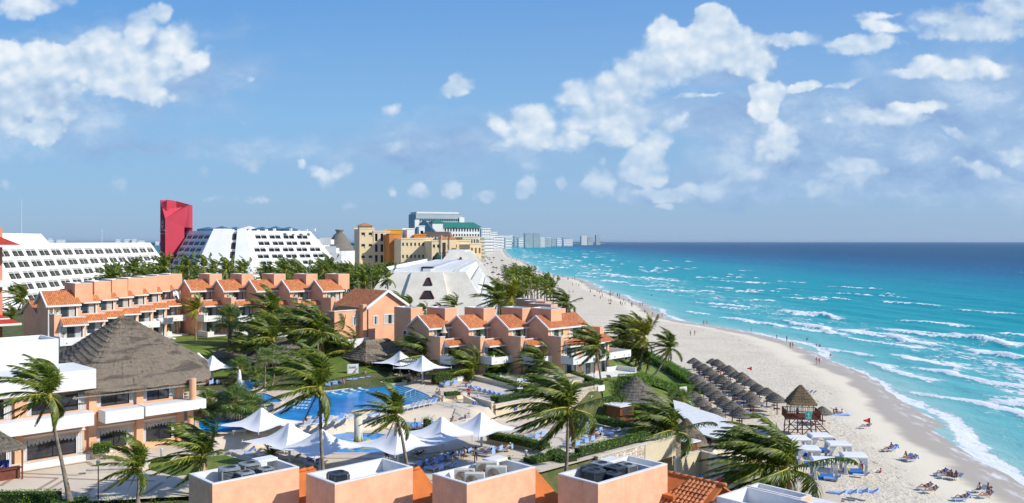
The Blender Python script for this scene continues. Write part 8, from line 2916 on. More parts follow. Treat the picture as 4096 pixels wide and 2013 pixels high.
# ---- people: one skinned figure per pose
def skinned(verts, edges, rad, sub=1):
 me = bpy.data.meshes.new('t')
 me.from_pydata(verts, edges, [])
 o = bpy.data.objects.new('t', me)
 C.objects.link(o)
 m = o.modifiers.new('s', 'SKIN')
 m.use_smooth_shade = True
 for v, r in zip(me.skin_vertices[0].data, rad):
  v.radius = r if hasattr(r, '__len__') else (r, r)
 me.skin_vertices[0].data[0].use_root = True
 if sub:
  o.modifiers.new('u', 'SUBSURF').levels = sub
 dg = bpy.context.evaluated_depsgraph_get()
 out = bpy.data.meshes.new_from_object(o.evaluated_get(dg))
 bpy.data.objects.remove(o)
 return out
J = ['pelvis', 'waist', 'chest', 'neck', 'head', 'crown', 'shL', 'elL', 'wrL', 'haL', 'shR', 'elR', 'wrR', 'haR', 'hiL', 'knL', 'anL', 'toL', 'hiR', 'knR', 'anR', 'toR']
E = [(0, 1), (1, 2), (2, 3), (3, 4), (4, 5), (2, 6), (6, 7), (7, 8), (8, 9), (2, 10), (10, 11), (11, 12), (12, 13), (0, 14), (14, 15), (15, 16), (16, 17), (0, 18), (18, 19), (19, 20), (20, 21)]
RAD = [(.125, .10), (.115, .085), (.14, .10), .055, (.088, .10), (.07, .08), .062, .045, .030, .034, .062, .045, .030, .034, .088, .062, .042, .034, .088, .062, .042, .034]
POSES = {
 'stand': [(0, 0, .95), (0, 0, 1.13), (0, .01, 1.36), (0, 0, 1.50), (0, -.01, 1.61), (0, .01, 1.69), (-.17, 0, 1.42), (-.23, .02, 1.14), (-.25, -.05, .90), (-.25, -.07, .83), (.17, 0, 1.42), (.23, .02, 1.14), (.24, -.08, .91), (.24, -.11, .84), (-.09, 0, .90), (-.11, -.02, .50), (-.12, .02, .08), (-.13, -.13, .03), (.09, 0, .90), (.11, -.01, .50), (.12, .03, .08), (.13, -.12, .03)],
 'walk': [(0, 0, .93), (0, -.01, 1.11), (0, -.02, 1.34), (0, -.03, 1.48), (0, -.05, 1.59), (0, -.04, 1.67), (-.17, -.02, 1.40), (-.21, .10, 1.14), (-.21, .08, .90), (-.21, .06, .83), (.17, -.02, 1.40), (.21, -.12, 1.15), (.20, -.27, .95), (.20, -.31, .90), (-.09, 0, .90), (-.10, -.18, .52), (-.10, -.16, .09), (-.10, -.31, .05), (.09, 0, .90), (.10, .10, .50), (.10, .36, .20), (.10, .30, .06)],
 'recline': [(0, .12, .50), (0, .30, .58), (0, .50, .72), (0, .61, .82), (0, .68, .91), (0, .73, .98), (-.17, .50, .75), (-.30, .30, .62), (-.18, .08, .62), (-.12, .02, .62), (.17, .50, .75), (.31, .34, .60), (.26, .08, .50), (.25, 0, .48), (-.09, .06, .50), (-.11, -.34, .74), (-.10, -.68, .46), (-.10, -.80, .50), (.09, .06, .50), (.11, -.38, .52), (.10, -.82, .48), (.10, -.88, .58)],
 'sit': [(0, 0, .50), (0, .02, .68), (0, -.02, .90), (0, -.05, 1.03), (0, -.09, 1.14), (0, -.08, 1.22), (-.17, -.02, .96), (-.24, -.08, .72), (-.16, -.28, .62), (-.12, -.33, .62), (.17, -.02, .96), (.24, -.10, .72), (.16, -.30, .62), (.12, -.35, .62), (-.09, -.02, .48), (-.13, -.42, .50), (-.13, -.46, .09), (-.13, -.60, .04), (.09, -.02, .48), (.13, -.42, .50), (.13, -.50, .09), (.13, -.64, .04)],
 'ground': [(0, 0, .12), (0, .03, .30), (0, .02, .52), (0, 0, .65), (0, -.03, .76), (0, -.02, .84), (-.17, .02, .58), (-.26, .18, .36), (-.28, .26, .12), (-.29, .30, .05), (.17, .02, .58), (.24, -.10, .38), (.14, -.28, .34), (.10, -.34, .34), (-.09, -.04, .12), (-.14, -.38, .38), (-.13, -.70, .10), (-.13, -.82, .05), (.09, -.04, .12), (.14, -.44, .14), (.13, -.86, .08), (.13, -.92, .16)],
 'bend': [(0, .10, .92), (0, -.02, 1.06), (0, -.22, 1.20), (0, -.33, 1.26), (0, -.43, 1.26), (0, -.50, 1.24), (-.17, -.24, 1.20), (-.20, -.34, .96), (-.14, -.46, .78), (-.12, -.50, .72), (.17, -.24, 1.20), (.20, -.36, .96), (.14, -.50, .80), (.12, -.54, .74), (-.09, .08, .88), (-.12, .02, .50), (-.12, .08, .08), (-.13, -.07, .03), (.09, .08, .88), (.12, 0, .50), (.12, .06, .08), (.13, -.09, .03)]}
PM = {}
for nm, js in POSES.items():
 V = [Vector(j) for j in js]
 body = skinned(js, E, RAD, 1)
 mb = MB()
 for hi, wi in ((9, 8), (13, 12)):
  d = (V[hi] - V[wi]).normalized()
  s = d.cross(Vector((0, 1, .2))).normalized()
  n2 = s.cross(d)
  for q, (o_, l) in enumerate(((-.024, .07), (-.008, .08), (.008, .075), (.024, .06))):
   b0 = V[hi] + s * o_
   mb.tube([b0, b0 + d * l * .6, b0 + d * l + n2 * .02], [.010, .009, .007], 4)
  mb.tube([V[wi].lerp(V[hi], .5) + s * -.02, V[hi] + s * -.05, V[hi] + s * -.05 + d * .03], [.011, .010, .008], 4)
 hd = V[4]
 up = (V[5] - V[3]).normalized()
 fw = Vector((0, -1, 0)) if nm != 'recline' else Vector((0, -.65, .75))
 fw = (fw - up * fw.dot(up)).normalized()
 sd = fw.cross(up)
 mb.bar(hd + fw * .085, hd + fw * .118 - up * .02, .022)
 for s_ in (-1, 1):
  mb.ball(hd + sd * s_ * .088, .022, 0, 6, 4)
  mb.ball(hd + fw * .088 + sd * s_ * .032 + up * .015, .011, 1, 6, 4)
 mb.bar(hd + fw * .098 - up * .045 - sd * .022, hd + fw * .098 - up * .045 + sd * .022, .008, .008, 1)
 o2 = mb.build('t', [SKIN, HAIR])
 o1 = bpy.data.objects.new('t1', body)
 body.materials.clear(); body.materials.append(SKIN); body.materials.append(HAIR)
 C.objects.link(o1)
 with bpy.context.temp_override(active_object=o1, selected_editable_objects=[o1, o2], selected_objects=[o1, o2]):
  bpy.ops.object.join()
 bd = o1.data
 bpy.data.objects.remove(o1)
 sub = lambda idx, k, lim=None: skinned([js[i] for i in idx], [(idx.index(a), idx.index(b)) for a, b in E if a in idx and b in idx], [tuple(x + k for x in (r if hasattr(r, '__len__') else (r, r))) for r in (RAD[i] for i in idx)], 1)
 def cut(js2, e, rad):
  return skinned(js2, e, rad, 1)
 L_ = lambda a, b, f: tuple(V[a].lerp(V[b], f))
 shirt = cut([js[1], js[2], L_(2, 3, .5), js[6], L_(6, 7, .75), js[10], L_(10, 11, .75)], [(0, 1), (1, 2), (1, 3), (3, 4), (1, 5), (5, 6)], [(.135, .105), (.155, .115), .07, .078, .066, .078, .066])
 shorts = cut([L_(0, 1, .5), js[0], js[14], L_(14, 15, .7), js[18], L_(18, 19, .7)], [(0, 1), (1, 2), (2, 3), (1, 4), (4, 5)], [(.128, .10), (.14, .115), .10, .085, .10, .085])
 brief = cut([L_(0, 1, .25), js[0], L_(14, 15, .12), L_(18, 19, .12)], [(0, 1), (1, 2), (1, 3)], [(.128, .10), (.138, .112), .094, .094])
 top = cut([L_(1, 2, .6), js[2]], [(0, 1)], [(.14, .10), (.152, .112)])
 hair = MB()
 hair.ball(V[4] * .35 + V[5] * .65 - fw * .018, .098, 0, 10, 6, .85)
 hm = tmpmesh(hair, [HAIR], 'hair', True)
 longh = MB()
 longh.ball(V[4] * .35 + V[5] * .65 - fw * .018, .100, 0, 10, 6, .85)
 longh.ball(V[4] - fw * .07 - up * .07, .075, 0, 8, 5, 1.5)
 PM[nm] = dict(body=bd, shirt=shirt, shorts=shorts, brief=brief, top=top, hair=hm, long=tmpmesh(longh, [HAIR], 'hair', True), cap=hm)
CL = dict(k=BLACK, n=NAVY, r=RED, t=TEALC, w=WHC, o=ORC, p=PINKC, g=GREENC, h=KHAKI, b=BLUET)
PEOPLE = 'people on the beach and decks'
def person(label, pose, p, rz, spec, sc=1.0, skin=SKIN):
 """spec: upper garment, colour, lower garment, colour, hair: e.g. 'Sr' shirt red, 'Tk' bikini top, 'Hn' shorts navy, 'Bk' brief, l/c long or cap"""
 th = thing('person', label, 'person', p, rz, None, sc)
 m = PM[pose]
 def add(me, nm, mt):
  o = bpy.data.objects.new(nm, me)
  C.objects.link(o)
  o.parent = th
  if len(o.material_slots) == 0:
   me.materials.append(mt)
  o.material_slots[0].link = 'OBJECT'
  o.material_slots[0].material = mt
  return o
 add(m['body'], 'body', skin)
 hairm = m['long'] if 'l' in spec[4:] else m['hair']
 add(hairm, 'cap' if 'c' in spec[4:] else 'hair', WHC if 'cw' in spec[4:] else NAVY if 'c' in spec[4:] else HAIR)
 if spec[0] in 'ST':
  add(m['shirt' if spec[0] == 'S' else 'top'], 'shirt' if spec[0] == 'S' else 'bikini_top', CL[spec[1]])
 if spec[2] in 'HB':
  add(m['shorts' if spec[2] == 'H' else 'brief'], 'shorts' if spec[2] == 'H' else 'swim_brief', CL[spec[3]])
 return th
for lab, px, row, z, hd, sp, po, sc in (('man in red shirt and dark shorts walking across the upper deck', 1875, 1601, ZU, 190, 'SrHk', 'walk', 1.07), ('staff man in pale grey shirt and khaki trousers beside the loungers', 1903, 1856, ZL, 200, 'SwHh', 'stand', 1.03), ('man in white shirt and navy shorts bending over a blue towel cart', 1862, 1692, ZL, 60, 'SwHn', 'bend', 1.0), ('boy in cap and grey clothes at the pool entry steps', 1508, 1604, ZU, 20, 'SbHbc', 'stand', .85), ('woman in red swimsuit walking by the entry steps', 1757, 1602, ZU, 10, 'TrBrl', 'walk', .9),
          ('child in cap standing in the entry steps water', 1748, 1600, ZU, 10, 'SwHbc', 'stand', .9), ('woman in bikini and yellow sarong crossing the bar garden', 1460, 1523, ZU, 60, 'TwHhl', 'walk', 1.0), ('man in light blue shirt leaning at the bar counter', 1435, 1478, ZU, 160, 'SbHn', 'stand', 1.0), ('woman in a blue dress standing behind the canopy pole', 1070, 1772, ZL, 170, 'StHnl', 'stand', 1.02), ('woman in printed dress on the inland garden deck', 830, 1545, 9.0, 200, 'SpHrl', 'stand', 1.0),
          ('man in white shirt and black trousers on the service path', 2718, 1888, 2.0, 160, 'SwHk', 'walk', 1.0), ('man in navy polo and shorts beside the white path railing', 3180, 1957, 2.0, 150, 'SnHn', 'stand', 1.05), ('man in dark shirt at the restaurant name board', 2826, 1868, 2.0, 30, 'SkHn', 'stand', 1.0), ('woman in white shorts in the group under the name board', 2838, 1876, 2.0, 330, 'ThHwl', 'stand', .98), ('man in red shorts and blue shirt in the name board group', 2862, 1884, 2.0, 340, 'SnHr', 'stand', 1.03), ('man in blue shorts at the seaward end of the name board group', 2870, 1882, 2.0, 300, 'ShHb', 'stand', 1.03),
          ('man in blue shirt walking between the thatch umbrellas', 2933, 1622, None, 20, 'SbHn', 'stand', 1.05), ('shirtless man raising his head under the seaward umbrellas', 2882, 1508, None, 10, '..Hr', 'stand', 1.0), ('man in blue shirt walking the open sand above the umbrellas', 2762, 1344, None, 180, 'SbHn', 'walk', 1.0), ('woman in black swimsuit walking beside the blue-shirted man', 2779, 1344, None, 180, 'TkBkl', 'walk', .97), ('woman in dark dress alone at the water edge', 3004, 1335, None, 250, 'SkHkl', 'stand', 1.0), ('slim girl in black at the edge of the waves', 3107, 1359, None, 120, 'TkBkl', 'walk', .9),
          ('tall man in dark trunks facing the sea', 3147, 1368, None, 100, '..Hn', 'stand', 1.03), ('woman in red bikini, inland one of a standing pair', 3161, 1393, None, 200, 'TrBrl', 'stand', .97), ('girl in pale bikini, seaward one of a standing pair', 3171, 1393, None, 160, 'TwBwl', 'walk', .92), ('shirtless man in white shorts walking hand in hand', 3266, 1458, None, 180, '..Hw', 'walk', 1.03), ('woman in dark bikini walking beside the man in white shorts', 3277, 1459, None, 180, 'TkBkl', 'walk', .97), ('man in navy shirt at the foam line', 2579, 1255, None, 180, 'SnHn', 'stand', 1.0), ('bare-backed man with bag at the foam line', 2610, 1265, None, 180, '..Hb', 'walk', 1.0), ('person in dark clothes stepping from the foam', 2648, 1268, None, 100, 'SnHn', 'walk', .9),
          ('first of two bathers in red trunks by the tide edge', 2815, 1300, None, 180, '..Hr', 'stand', 1.0), ('second of two bathers by the tide edge', 2828, 1301, None, 190, 'TrBr', 'stand', .95), ('man in white shirt on the wet sand', 2477, 1198, None, 160, 'SwHn', 'stand', 1.0), ('dark-clad walker behind the man in white shirt', 2478, 1188, None, 160, 'SkHk', 'stand', 1.0), ('walker beside the dark-clad one on the wet sand', 2469, 1188, None, 160, '..Hn', 'stand', 1.0), ('first of three walkers in the row near the water', 2437, 1182, None, 160, '..Hr', 'stand', .95), ('second of three walkers in the row near the water', 2441, 1183, None, 160, 'TkBkl', 'stand', .95), ('third of three walkers in the row near the water', 2448, 1184, None, 160, '..Hn', 'stand', .95),
          ('dark swimsuit walker of the pair above the small red flag', 2436, 1210, None, 150, 'TkBkl', 'stand', 1.0), ('shorts-wearing walker of the pair above the small red flag', 2444, 1211, None, 150, 'SnHk', 'stand', 1.0), ('walker in dark trunks nearer the foam of a loose trio', 2489, 1224, None, 150, '..Hk', 'walk', 1.0), ('second walker of the loose trio near the foam', 2500, 1223, None, 150, 'TwHw', 'walk', .95), ('figure in white with raised arm of the loose trio', 2525, 1226, None, 150, 'SwHw', 'walk', 1.0), ('bather in red in the shallows beyond the trio', 2516, 1208, None, 150, 'TrBr', 'stand', 1.0),
          ('masseur in red shorts leaning into the seaward cabana', 3452, 1888, None, 60, '..Hr', 'bend', 1.0), ('woman in white trousers walking at the tide line', 3953, 1990, None, 90, 'ShHw', 'stand', 1.0), ('standing man at the loungers by the last tide bend', 3950, 1988, None, 40, 'SkHw', 'bend', 1.0), ('person in yellow at the sand in front of the far umbrella', 2292, 1174, None, 180, 'ShHh', 'stand', 1.05), ('walker by the lone far umbrella', 2225, 1136, None, 160, 'TpBp', 'stand', 1.1), ('person in purple near the small far flag', 2271, 1122, None, 180, 'SpHk', 'stand', 1.0), ('couple member in black near the far foam, seaward', 2220, 1107, None, 180, 'SkHk', 'stand', 1.1), ('couple member in black near the far foam, inland', 2216, 1107, None, 180, 'SkHk', 'stand', 1.05)):
 p = P(px, row, z) if z is not None else on_beach(px, row)
 person(lab, po, p, R(hd), sp, sc, SKIN2 if (px + row) % 3 == 0 else SKIN)
for lab, px, row in (('bather waist-deep in turquoise water off the walking pair', 3228, 1360), ('bather of the close pair standing in the waves', 3277, 1388), ('second bather of the close pair in the waves', 3281, 1389), ('child bather beside the close pair', 3266, 1386), ('lone bather shoulder-deep near the shore foam', 3322, 1426), ('swimmer dark against the far turquoise', 2606, 1183)):
 p = P(px, row, 0)
 p.z = -1.0
 person(lab, 'stand', p, R(150), '..Hn', 1.0)
for k, (px, row) in enumerate(((1602, 1690), (1608, 1704), (1642, 1678), (1660, 1694), (1645, 1708), (1668, 1712), (1685, 1676))):
 p = P(px, row, ZL + .3); p.z = ZL - .72
 person('%s bather in the whirlpool, counting from its inland end' % ORD[k], 'stand', p, R(90 * k), '..Hn', .95 if k % 2 else .8, SKIN2 if k % 2 else SKIN)
p = P(1812, 1693, ZL); person('dark-haired man sitting by the glass fence', 'ground', p, R(100), '..Hk', 1.0)
for lab, px, row, z, hd, sp, po in (('woman in white top reading near the pool edge', 1222, 1698, ZU, 165, 'SwHk', 'recline'), ('man in dark shirt reclining near the pool edge palm', 1272, 1690, ZU, 165, 'SkHn', 'recline'), ('sunbather in orange shirt and dark hat below the inland canopies', 1012, 1790, ZL, 120, 'SoHnc', 'recline'), ('bald man sunbathing by the canopy behind the palm trunk', 1262, 1862, ZL, 75, '..Hk', 'recline'), ('shirtless man sitting up by the sun pool edge', 1545, 1838, ZL, 200, '..Hn', 'sit'),
         ('man in black shirt reading beside the leaning palm', 1672, 1835, ZL, 60, 'SkHk', 'recline'), ('woman in straw hat and blue swimsuit behind the roof box', 1715, 1866, ZL, 60, 'TtBtcw', 'recline'), ('woman in teal bikini with phone under the canopy pole', 1790, 1842, ZL, 60, 'TtBtl', 'recline'), ('man in white lettered shirt seated with his back turned', 1858, 1836, ZL, 150, 'SwHkc', 'sit'), ('shirtless man lying next to the white-shirted one', 1880, 1826, ZL, 55, '..Hk', 'recline'), ('woman in striped swimsuit stretched out near the bench', 1943, 1826, ZL, 60, 'TnBnl', 'recline'), ('woman in patterned swimsuit sitting with visor by the planter', 2015, 1806, ZL, 75, 'ThBhcw', 'recline'),
         ('man in red shirt lying on the sunbathing deck', 2362, 1752, ZL, 60, 'SrHr', 'recline'), ('woman in blue swimsuit lying beside the red-shirted man', 2380, 1765, ZL, 60, 'TbBbl', 'recline'), ('man in white shirt and red shorts by the deck hedge', 2330, 1712, ZL, 65, 'SwHr', 'recline'), ('man in white shirt and black shorts closest to the deck hedge', 2345, 1700, ZL, 65, 'SwHk', 'recline'), ('sunbather in pale clothes at the seaward corner of the deck', 2482, 1736, ZL, 60, '..Hw', 'recline'), ('woman in black at the seaward deck hedge', 2528, 1736, ZL, 200, 'SkHkl', 'sit'),
         ('woman in blue top lying by the terracotta planter', 1780, 1543, ZU, 40, 'SbHbl', 'recline'), ('woman lying behind the one in blue by the terracotta planter', 1802, 1535, ZU, 40, 'TtHbl', 'recline'), ('woman in blue reclining at the low stone wall', 1868, 1546, ZU, 100, 'SbBbl', 'recline'), ('shirtless man sitting on the bar garden loungers', 1372, 1545, ZU, 190, '..Hk', 'sit'), ('boy lying next to the shirtless man by the bar garden', 1395, 1533, ZU, 20, '..Hn', 'recline'), ('woman in purple lying at the bar garden', 1330, 1545, ZU, 20, 'TpHkl', 'recline'), ('dark-skinned sunbather lying near the bar sign', 1430, 1530, ZU, 20, '..Hk', 'recline'), ('red-capped man at the bar tables', 1637, 1512, ZU, 90, 'SkHkc', 'sit'), ('woman in black with patterned shawl at the bar tables', 1652, 1518, ZU, 200, 'SkHkl', 'sit'),
         ('sunbather on the lounger beside the large red flag', 3462, 1716, None, 95, '..Hb', 'recline'), ('reclining man of the upper sand pair', 3553, 1808, None, 110, '..Hk', 'recline'), ('man leaning over the upper sand pair', 3567, 1805, None, 110, '..Hk', 'sit'), ('woman in dark swimsuit kneeling on the lounger near the footprints', 3625, 1842, None, 110, 'TkBkl', 'sit'), ('person lying before the kneeling woman', 3645, 1848, None, 110, '..Hn', 'recline'), ('first reclining sunbather of the big beach group', 3765, 1905, None, 110, '..Hn', 'recline'), ('second reclining sunbather of the big beach group', 3782, 1915, None, 110, 'TrBr', 'recline'), ('broad-backed man sitting in the big beach group', 3808, 1918, None, 110, '..Hn', 'sit'), ('long-haired woman sitting beside the broad-backed man', 3826, 1922, None, 110, 'TkHkl', 'sit'),
         ('sunbather lying with knees up, inland pair near the photo corner', 3700, 1962, None, 100, '..Hk', 'recline'), ('woman in red bikini stretched on the lounger next to knees-up', 3722, 1975, None, 100, 'TrBrl', 'recline'), ('man in white shirt sitting at the last tide bend', 3920, 1972, None, 110, 'SwHk', 'sit'), ('sunbather lying on a red towel at the last tide bend', 3942, 1995, None, 100, 'TkBk', 'recline'), ('sunbather in sunglasses lying at the very bottom of the sand', 3845, 2006, None, 95, '..Hk', 'recline')):
 p = P(px, row, z) if z is not None else on_beach(px, row)
 person(lab, po, p, R(hd - 180), sp, 1.0, SKIN2 if (px * 7 + row) % 4 == 0 else SKIN)
 if po == 'recline' or z is None:
  put_lounger('lounger holding the ' + ' '.join(lab.split()[:9]), p, R(hd - 180), (px % 3) if px % 2 else None)
for lab, px, row, hd, sp in (('girl in green dress sitting on a blue beach blanket', 3335, 1656, 90, 'SgHgl'), ('person in white dress sitting on the blue beach blanket', 3368, 1656, 270, 'SwHwl'), ('child kneeling between the two on the blue beach blanket', 3345, 1650, 20, 'SkHk'), ('little girl in pink sitting alone on the sand', 3523, 1893, 250, 'TpHpl')):
 person(lab, 'ground', on_beach(px, row), R(hd), sp, 1.0 if 'little' not in lab else .75)
bl = thing('beach_blanket', 'blue blanket spread under the sitting group', 'blanket', on_beach(3355, 1660) + Vector((0, 0, .03)), .1)
mb = MB(); mb.box(-1.7, 1.9, -.7, .7, 0, .03); mb.build('cloth', BLUET, bl)
rs = random.Random(21)
for k in range(58):
 y = 380 * (5.2 ** rs.random())
 x = float(shore(y)) - abs(rs.gauss(4, 9)) - 1
 person('tiny strolling figure far up the beach', rs.choice(['stand', 'walk']), (x, y, zg1(x, y)), rs.uniform(0, 6), rs.choice(['..Hn', '..Hk', 'TkBkl', 'SwHk', 'TrBrl', 'SkHk']), 1.15, rs.choice([SKIN, SKIN2]))['group'] = 'strollers far up the beach'
tb = thing('bar_table', 'x', 'table', (0, 0, 0), 0, 'tables by the bar')
mb = MB(); mb.lathe([(.5, .72), (.5, .76), (.02, .77)], 14); mb.build('top', COPING, tb)
mb = MB(); mb.lathe([(.25, 0), (.05, .05), (.04, .72)], 10); mb.build('leg', STEEL, tb)
ch = thing('bar_chair', 'x', 'chair', (0, 0, 0), 0, 'chairs by the bar')
CH = mat('cane_chair', (.50, .40, .26), .7, .2, 5)
mb = MB(); mb.box(-.24, .24, -.24, .24, .42, .46); mb.build('seat', CH, ch)
mb = MB(); mb.hexa([(-.24, .22, .46), (.24, .22, .46), (.24, .26, .46), (-.24, .26, .46), (-.24, .32, .90), (.24, .32, .90), (.24, .35, .90), (-.24, .35, .90)]); mb.build('backrest', CH, ch)
for x, y in ((-.2, -.2), (.2, -.2), (.2, .22), (-.2, .22)):
 mb = MB(); mb.bar((x, y, 0), (x, y, .42), .035); mb.build('leg', STEEL, ch)
u = 0
for k, (px, row) in enumerate(((1578, 1516), (1625, 1520), (1690, 1514), (1740, 1512), (1668, 1532))):
 p = P(px, row, ZU)
 lab = '%s round table by the bar, counting toward the sea' % ORD[k]
 o = tb if k == 0 else dup(tb, p, 0, lab)
 o.location = p; o['label'] = lab
 for j in range(3):
  a = 2.1 * j + k
  q = p + Vector((.8 * math.cos(a), .8 * math.sin(a), 0))
  lab2 = '%s cane chair around the %s bar table' % (ORD[j], ORD[k])
  c = ch if u == 0 else dup(ch, q, a - PI / 2, lab2)
  c.location = q; c.rotation_euler = (0, 0, a - PI / 2); c['label'] = lab2
  u += 1
# ---- lifeguard towers
th = thing('lifeguard_tower', 'brown wooden lifeguard tower with thatched roof and green sign', 'lifeguard tower', on_beach(3200, 1742), R(-6))
thatch_roof(th, [(-2.0, -2.0, 4.9), (2.2, -2.0, 4.9), (2.2, 2.0, 4.9), (-2.0, 2.0, 4.9)], (.1, 0, 7.6), THATCH_Y, 8, 5, .8, sub=8, bulge=-.03)
mb = MB()
for x in (-1.9, 0, 1.9):
 for y in (-1.5, 1.5):
  mb.tube([(x * 1.08, y * 1.1, -.3), (x * .95, y, 2.7)], .09, 6)
  mb.tube([(x * .85, y * .9, 2.7), (x * .85, y * .9, 5.0)], .07, 6)
for y in (-1.6, 1.6):
 for x0, x1 in ((-2.0, 0), (0, -2.0), (0, 2.0), (2.0, 0)):
  mb.bar((x0, y, .3), (x1, y, 2.4), .09)
for y in (-1.55, 1.55):
 mb.bar((-2.1, y, 1.2), (2.1, y, 1.2), .1)
mb.build('support_frame', WOOD, th)
mb = MB(); mb.box(-2.3, 2.6, -1.9, 1.9, 2.7, 2.86); mb.build('platform', WOOD, th)
mb = MB()
for a, b in (((-2.25, -1.85), (2.55, -1.85)), ((2.55, -1.85), (2.55, 1.85)), ((2.55, 1.85), (-2.25, 1.85)), ((-2.25, 1.85), (-2.25, -1.85))):
 for z in (2.95, 3.9):
  mb.bar((*a, z), (*b, z), .1)
 n = 18
 for k in range(n):
  x, y = a[0] + (b[0] - a[0]) * k / n, a[1] + (b[1] - a[1]) * k / n
  mb.bar((x, y, 2.9), (x, y, 3.9), .07)
mb.build('railing', WOOD, th)
mb = MB(); mb.bar((1.0, -1.9, 2.7), (3.6, -3.2, 0), .12); mb.bar((1.9, -1.9, 2.7), (4.4, -3.2, 0), .12)
for k in range(8):
 f = (k + .5) / 8
 mb.box(1.0 + 2.6 * f, 1.9 + 2.6 * f, -1.95 - 1.3 * f, -1.75 - 1.3 * f, 2.65 - 2.7 * f, 2.7 - 2.7 * f)
mb.build('ladder', WOOD, th)
sg = mat('sign_green', (.03, .42, .35), .6, 0)
mb = MB(); mb.box(.3, 1.25, -1.98, -1.92, 2.75, 3.95); mb.bar((.75, -2.0, 3.15), (.75, -2.0, 3.8), .06, mi=1); mb.bar((.5, -2.0, 3.5), (1.0, -2.0, 3.5), .06, mi=1); mb.bar((.45, -2.0, 3.0), (1.1, -2.0, 3.0), .05, mi=1); mb.build('sign_panel', [sg, WHITE], th)
person('lifeguard in blue sitting on the tower platform', 'sit', th.location + Vector((-.4, 0, 2.86)), R(0), 'SbHr')
th = thing('lifeguard_hut', 'yellow lifeguard hut with red pyramid roof behind the beach-side villas', 'lifeguard tower', (12.5, 207, 6.5))
mb = MB(); mb.box(-1.5, 1.5, -1.5, 1.5, 0, 4.2)
for x in (-1.4, 1.4):
 for y in (-1.4, 1.4):
  mb.bar((x, y, 4.2), (x, y, 6.2), .25)
mb.build('wall', GOLD, th)
mb = MB()
for a, b in (((-2.3, -2.3), (2.3, -2.3)), ((2.3, -2.3), (2.3, 2.3)), ((2.3, 2.3), (-2.3, 2.3)), ((-2.3, 2.3), (-2.3, -2.3))):
 mb.face([(*a, 6.2), (*b, 6.2), (0, 0, 8.2)])
mb.build('roof', REDT, th)
# ---- white cabanas
cb = thing('cabana', 'x', 'cabana', (0, 0, 0), 0, 'white curtained cabanas on the sand')
mb = MB()
for x in (-1.35, 1.35):
 for y in (-1.2, 1.2):
  mb.bar((x, y, 0), (x, y, 2.2), .08)
mb.build('frame', STEEL, cb)
mb = MB(); mb.box(-1.5, 1.5, -1.35, 1.35, 2.2, 2.28); mb.hexa([(-1.5, -1.35, 2.28), (1.5, -1.35, 2.28), (1.5, 1.35, 2.28), (-1.5, 1.35, 2.28), (-1.3, -1.1, 2.4), (1.3, -1.1, 2.4), (1.3, 1.1, 2.4), (-1.3, 1.1, 2.4)])
for k in range(22):
 x = -1.5 + k * .1364
 mb.face([(x, -1.36, 2.2), (x + .136, -1.36, 2.2), (x + .068, -1.37, 2.06)])
mb.build('roof', CANVAS, cb)
for sx in (-1, 1):
 for y in (-1.25, 1.22):
  mb = MB()
  n = 9
  for k in range(n):
   f0, f1 = k / n, (k + 1) / n
   w0, w1 = (.95, .95)
   prof = lambda f, g: (sx * (1.38 - f * (.95 if g == 0 else (.28 if g == 1 else .5))), y + (.05 if int(f * n) % 2 else -.05), (2.18, 1.15, .02)[g])
   for g in (0, 1):
    mb.face([prof(f0, g + 1), prof(f1, g + 1), prof(f1, g), prof(f0, g)])
  mb.build('curtain', CANVAS, cb)
mb = MB(); mb.box(-1.1, 1.1, -.85, .95, .02, .34); mb.build('mattress', BLUEM, cb)
mb = MB(); mb.box(-1.05, -.55, -.7, .8, .35, .6); mb.build('cushion', YELLOW, cb, bev=.08)
for k, (px, row, lab) in enumerate(((3295, 1912, 'white cabana with blue bed nearest the path'), (3413, 1892, 'white cabana where a man in red shorts leans in'), (3228, 1862, 'white cabana inland of the front pair, behind the palm fronds'), (3352, 1842, 'white cabana in the middle of the seaward line'), (3280, 1806, 'white cabana just below the lifeguard tower'), (3190, 1818, 'white cabana mostly hidden beneath the tower legs'))):
 p = on_beach(px, row)
 o = cb if k == 0 else dup(cb, p, R(-9 + k * 2), lab)
 o.location = p; o.rotation_euler = (0, 0, R(-9 + k * 2)); o['label'] = lab
for lab, px, row, hd in (('lounger with blue towel in front of the nearest cabana', 3330, 1925, 70), ('white lounger in front of the cabana with the leaning man', 3448, 1912, 70), ('lounger between the two middle cabanas', 3285, 1870, 80), ('lounger beside the cabana in the seaward line', 3360, 1858, 80), ('folded lounger of a heap on the open sand', 3215, 1578, 95), ('second folded lounger of the heap on the open sand', 3232, 1579, 95), ('third folded lounger of the heap on the open sand', 3246, 1580, 85)):
 put_lounger(lab, on_beach(px, row), R(hd - 180), 0 if 'blue' in lab or 'middle' in lab else None)
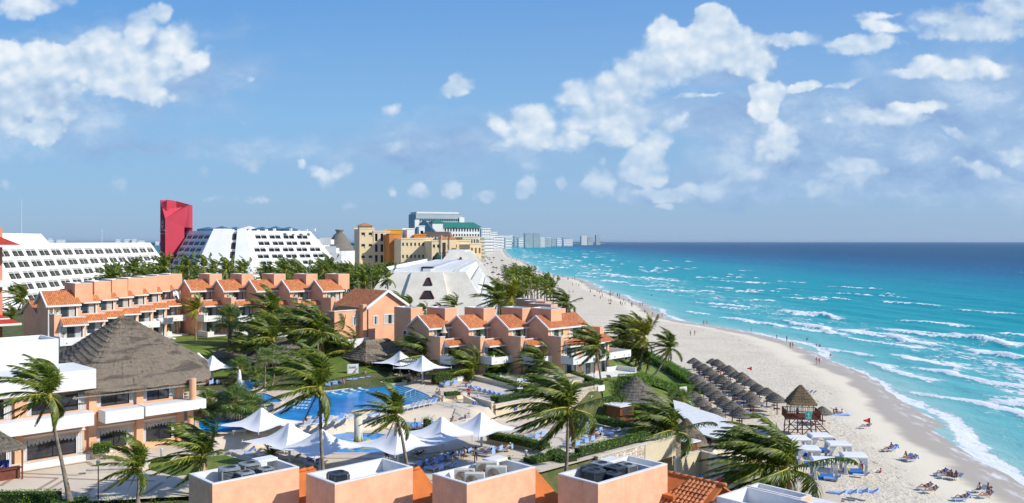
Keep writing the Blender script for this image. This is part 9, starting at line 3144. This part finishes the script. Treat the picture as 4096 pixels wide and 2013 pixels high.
# ---- the neighbouring beach club: white pavilions, turquoise pool, poles
pc = thing('club_pool', 'bright turquoise pool of the neighbouring beach club between palms', 'pool', (6, 300, 5.6))
mb = MB(); mb.prism([(-6, -40), (5, -40), (7, 10), (4, 40), (-7, 40)], -.5, .12); mb.build('pool_water', mat('turquoise_water', (.02, .42, .55), .1, .2, .3, .1, 2), pc)
for k, (px, row, Y, w, d, h, lab) in enumerate(((2035, 1100, 370, 7, 6, 3.4, 'white open pavilion of the beach club with roof terrace'), (2010, 1118, 345, 6, 5, 3.0, 'white slatted pavilion close to the beach club pool'), (2120, 1222, 225, 3.4, 2.5, 2.6, 'white pergola frame over tables behind the beach-side villas'), (2160, 1222, 226, 3.0, 2.5, 2.6, 'second white pergola frame over tables, seaward one'))):
 q = Q(px, row, Y)
 z = zg1(q.x, Y)
 th = thing('pavilion', lab, 'pavilion', (q.x, Y, z))
 mb = MB()
 for x in (-w / 2, 0, w / 2):
  for y in (-d / 2, d / 2):
   mb.bar((x, y, 0), (x, y, h), .28)
 mb.box(-w / 2 - .3, w / 2 + .3, -d / 2 - .3, d / 2 + .3, h, h + .3)
 for j in range(5):
  mb.bar((-w / 2 + j * w / 4, -d / 2, h + .3), (-w / 2 + j * w / 4, -d / 2, h + 1.2), .12)
 mb.box(-w / 2, w / 2, -d / 2, -d / 2 + .2, 0, .9)
 mb.build('frame', HOTEL, th)
for k, px in enumerate((2042, 2046, 2053)):
 q = Q(px, 1100, 380)
 th = thing('mast', ['tall white pole at the beach club', 'second tall white pole at the beach club', 'slimmer white pole at the beach club edge'][k], 'pole', (q.x, 380, zg1(q.x, 380)))
 mb = MB(); mb.tube([(0, 0, 0), (0, 0, 14 - 2 * k)], .22, 6); mb.build('pole', HOTEL, th)
th = thing('umbrella_furled', 'furled tall red umbrella at the beach club', 'umbrella', (Q(2034, 1090, 372).x, 372, 5))
mb = MB(); mb.lathe([(.12, 0), (.15, 1), (.7, 1.6), (.55, 5.5), (.1, 6.8)], 8); mb.build('cloth', REDF, th)
th = thing('club_marquee', 'green conical tent roof behind the concrete pyramid', 'tent', (Q(1750, 1040, 375).x, 375, 5))
mb = MB(); mb.lathe([(13, 9.5), (6, 12.5), (2.4, 16), (2.2, 18), (.2, 20.5)], 12); mb.build('roof', mat('dark_green_canvas', (.025, .06, .05), .8, .1, .5), th)
th = thing('garden_kiosk', 'faded red conical roof among the palms below the pyramid hotel', 'kiosk', (Q(1137, 1080, 330).x, 330, 9))
mb = MB(); mb.lathe([(7.5, 4.5), (3.5, 8.2), (.3, 10.8)], 12); mb.build('roof', mat('faded_red_roof', (.26, .07, .06), .85, .2, 1), th)
# ---- sea air
HZ = bpy.data.materials.new('sea_air')
HZ.use_nodes = True
HZ.node_tree.nodes.clear()
_t = NT(HZ.node_tree)
_v = _t.n('ShaderNodeVolumePrincipled', {'Color': (0.66, 0.84, 1.0), 'Density': 0.000016, 'Anisotropy': 0.2})
_t.n('ShaderNodeOutputMaterial', {'Volume': _v.outputs[0]})
mb = MB()
mb.box(-130000, 130000, -130000, 130000, -3, 90)
o = stuff(mb.build('haze', HZ), 'thin bluish sea haze over the coast', 'haze')
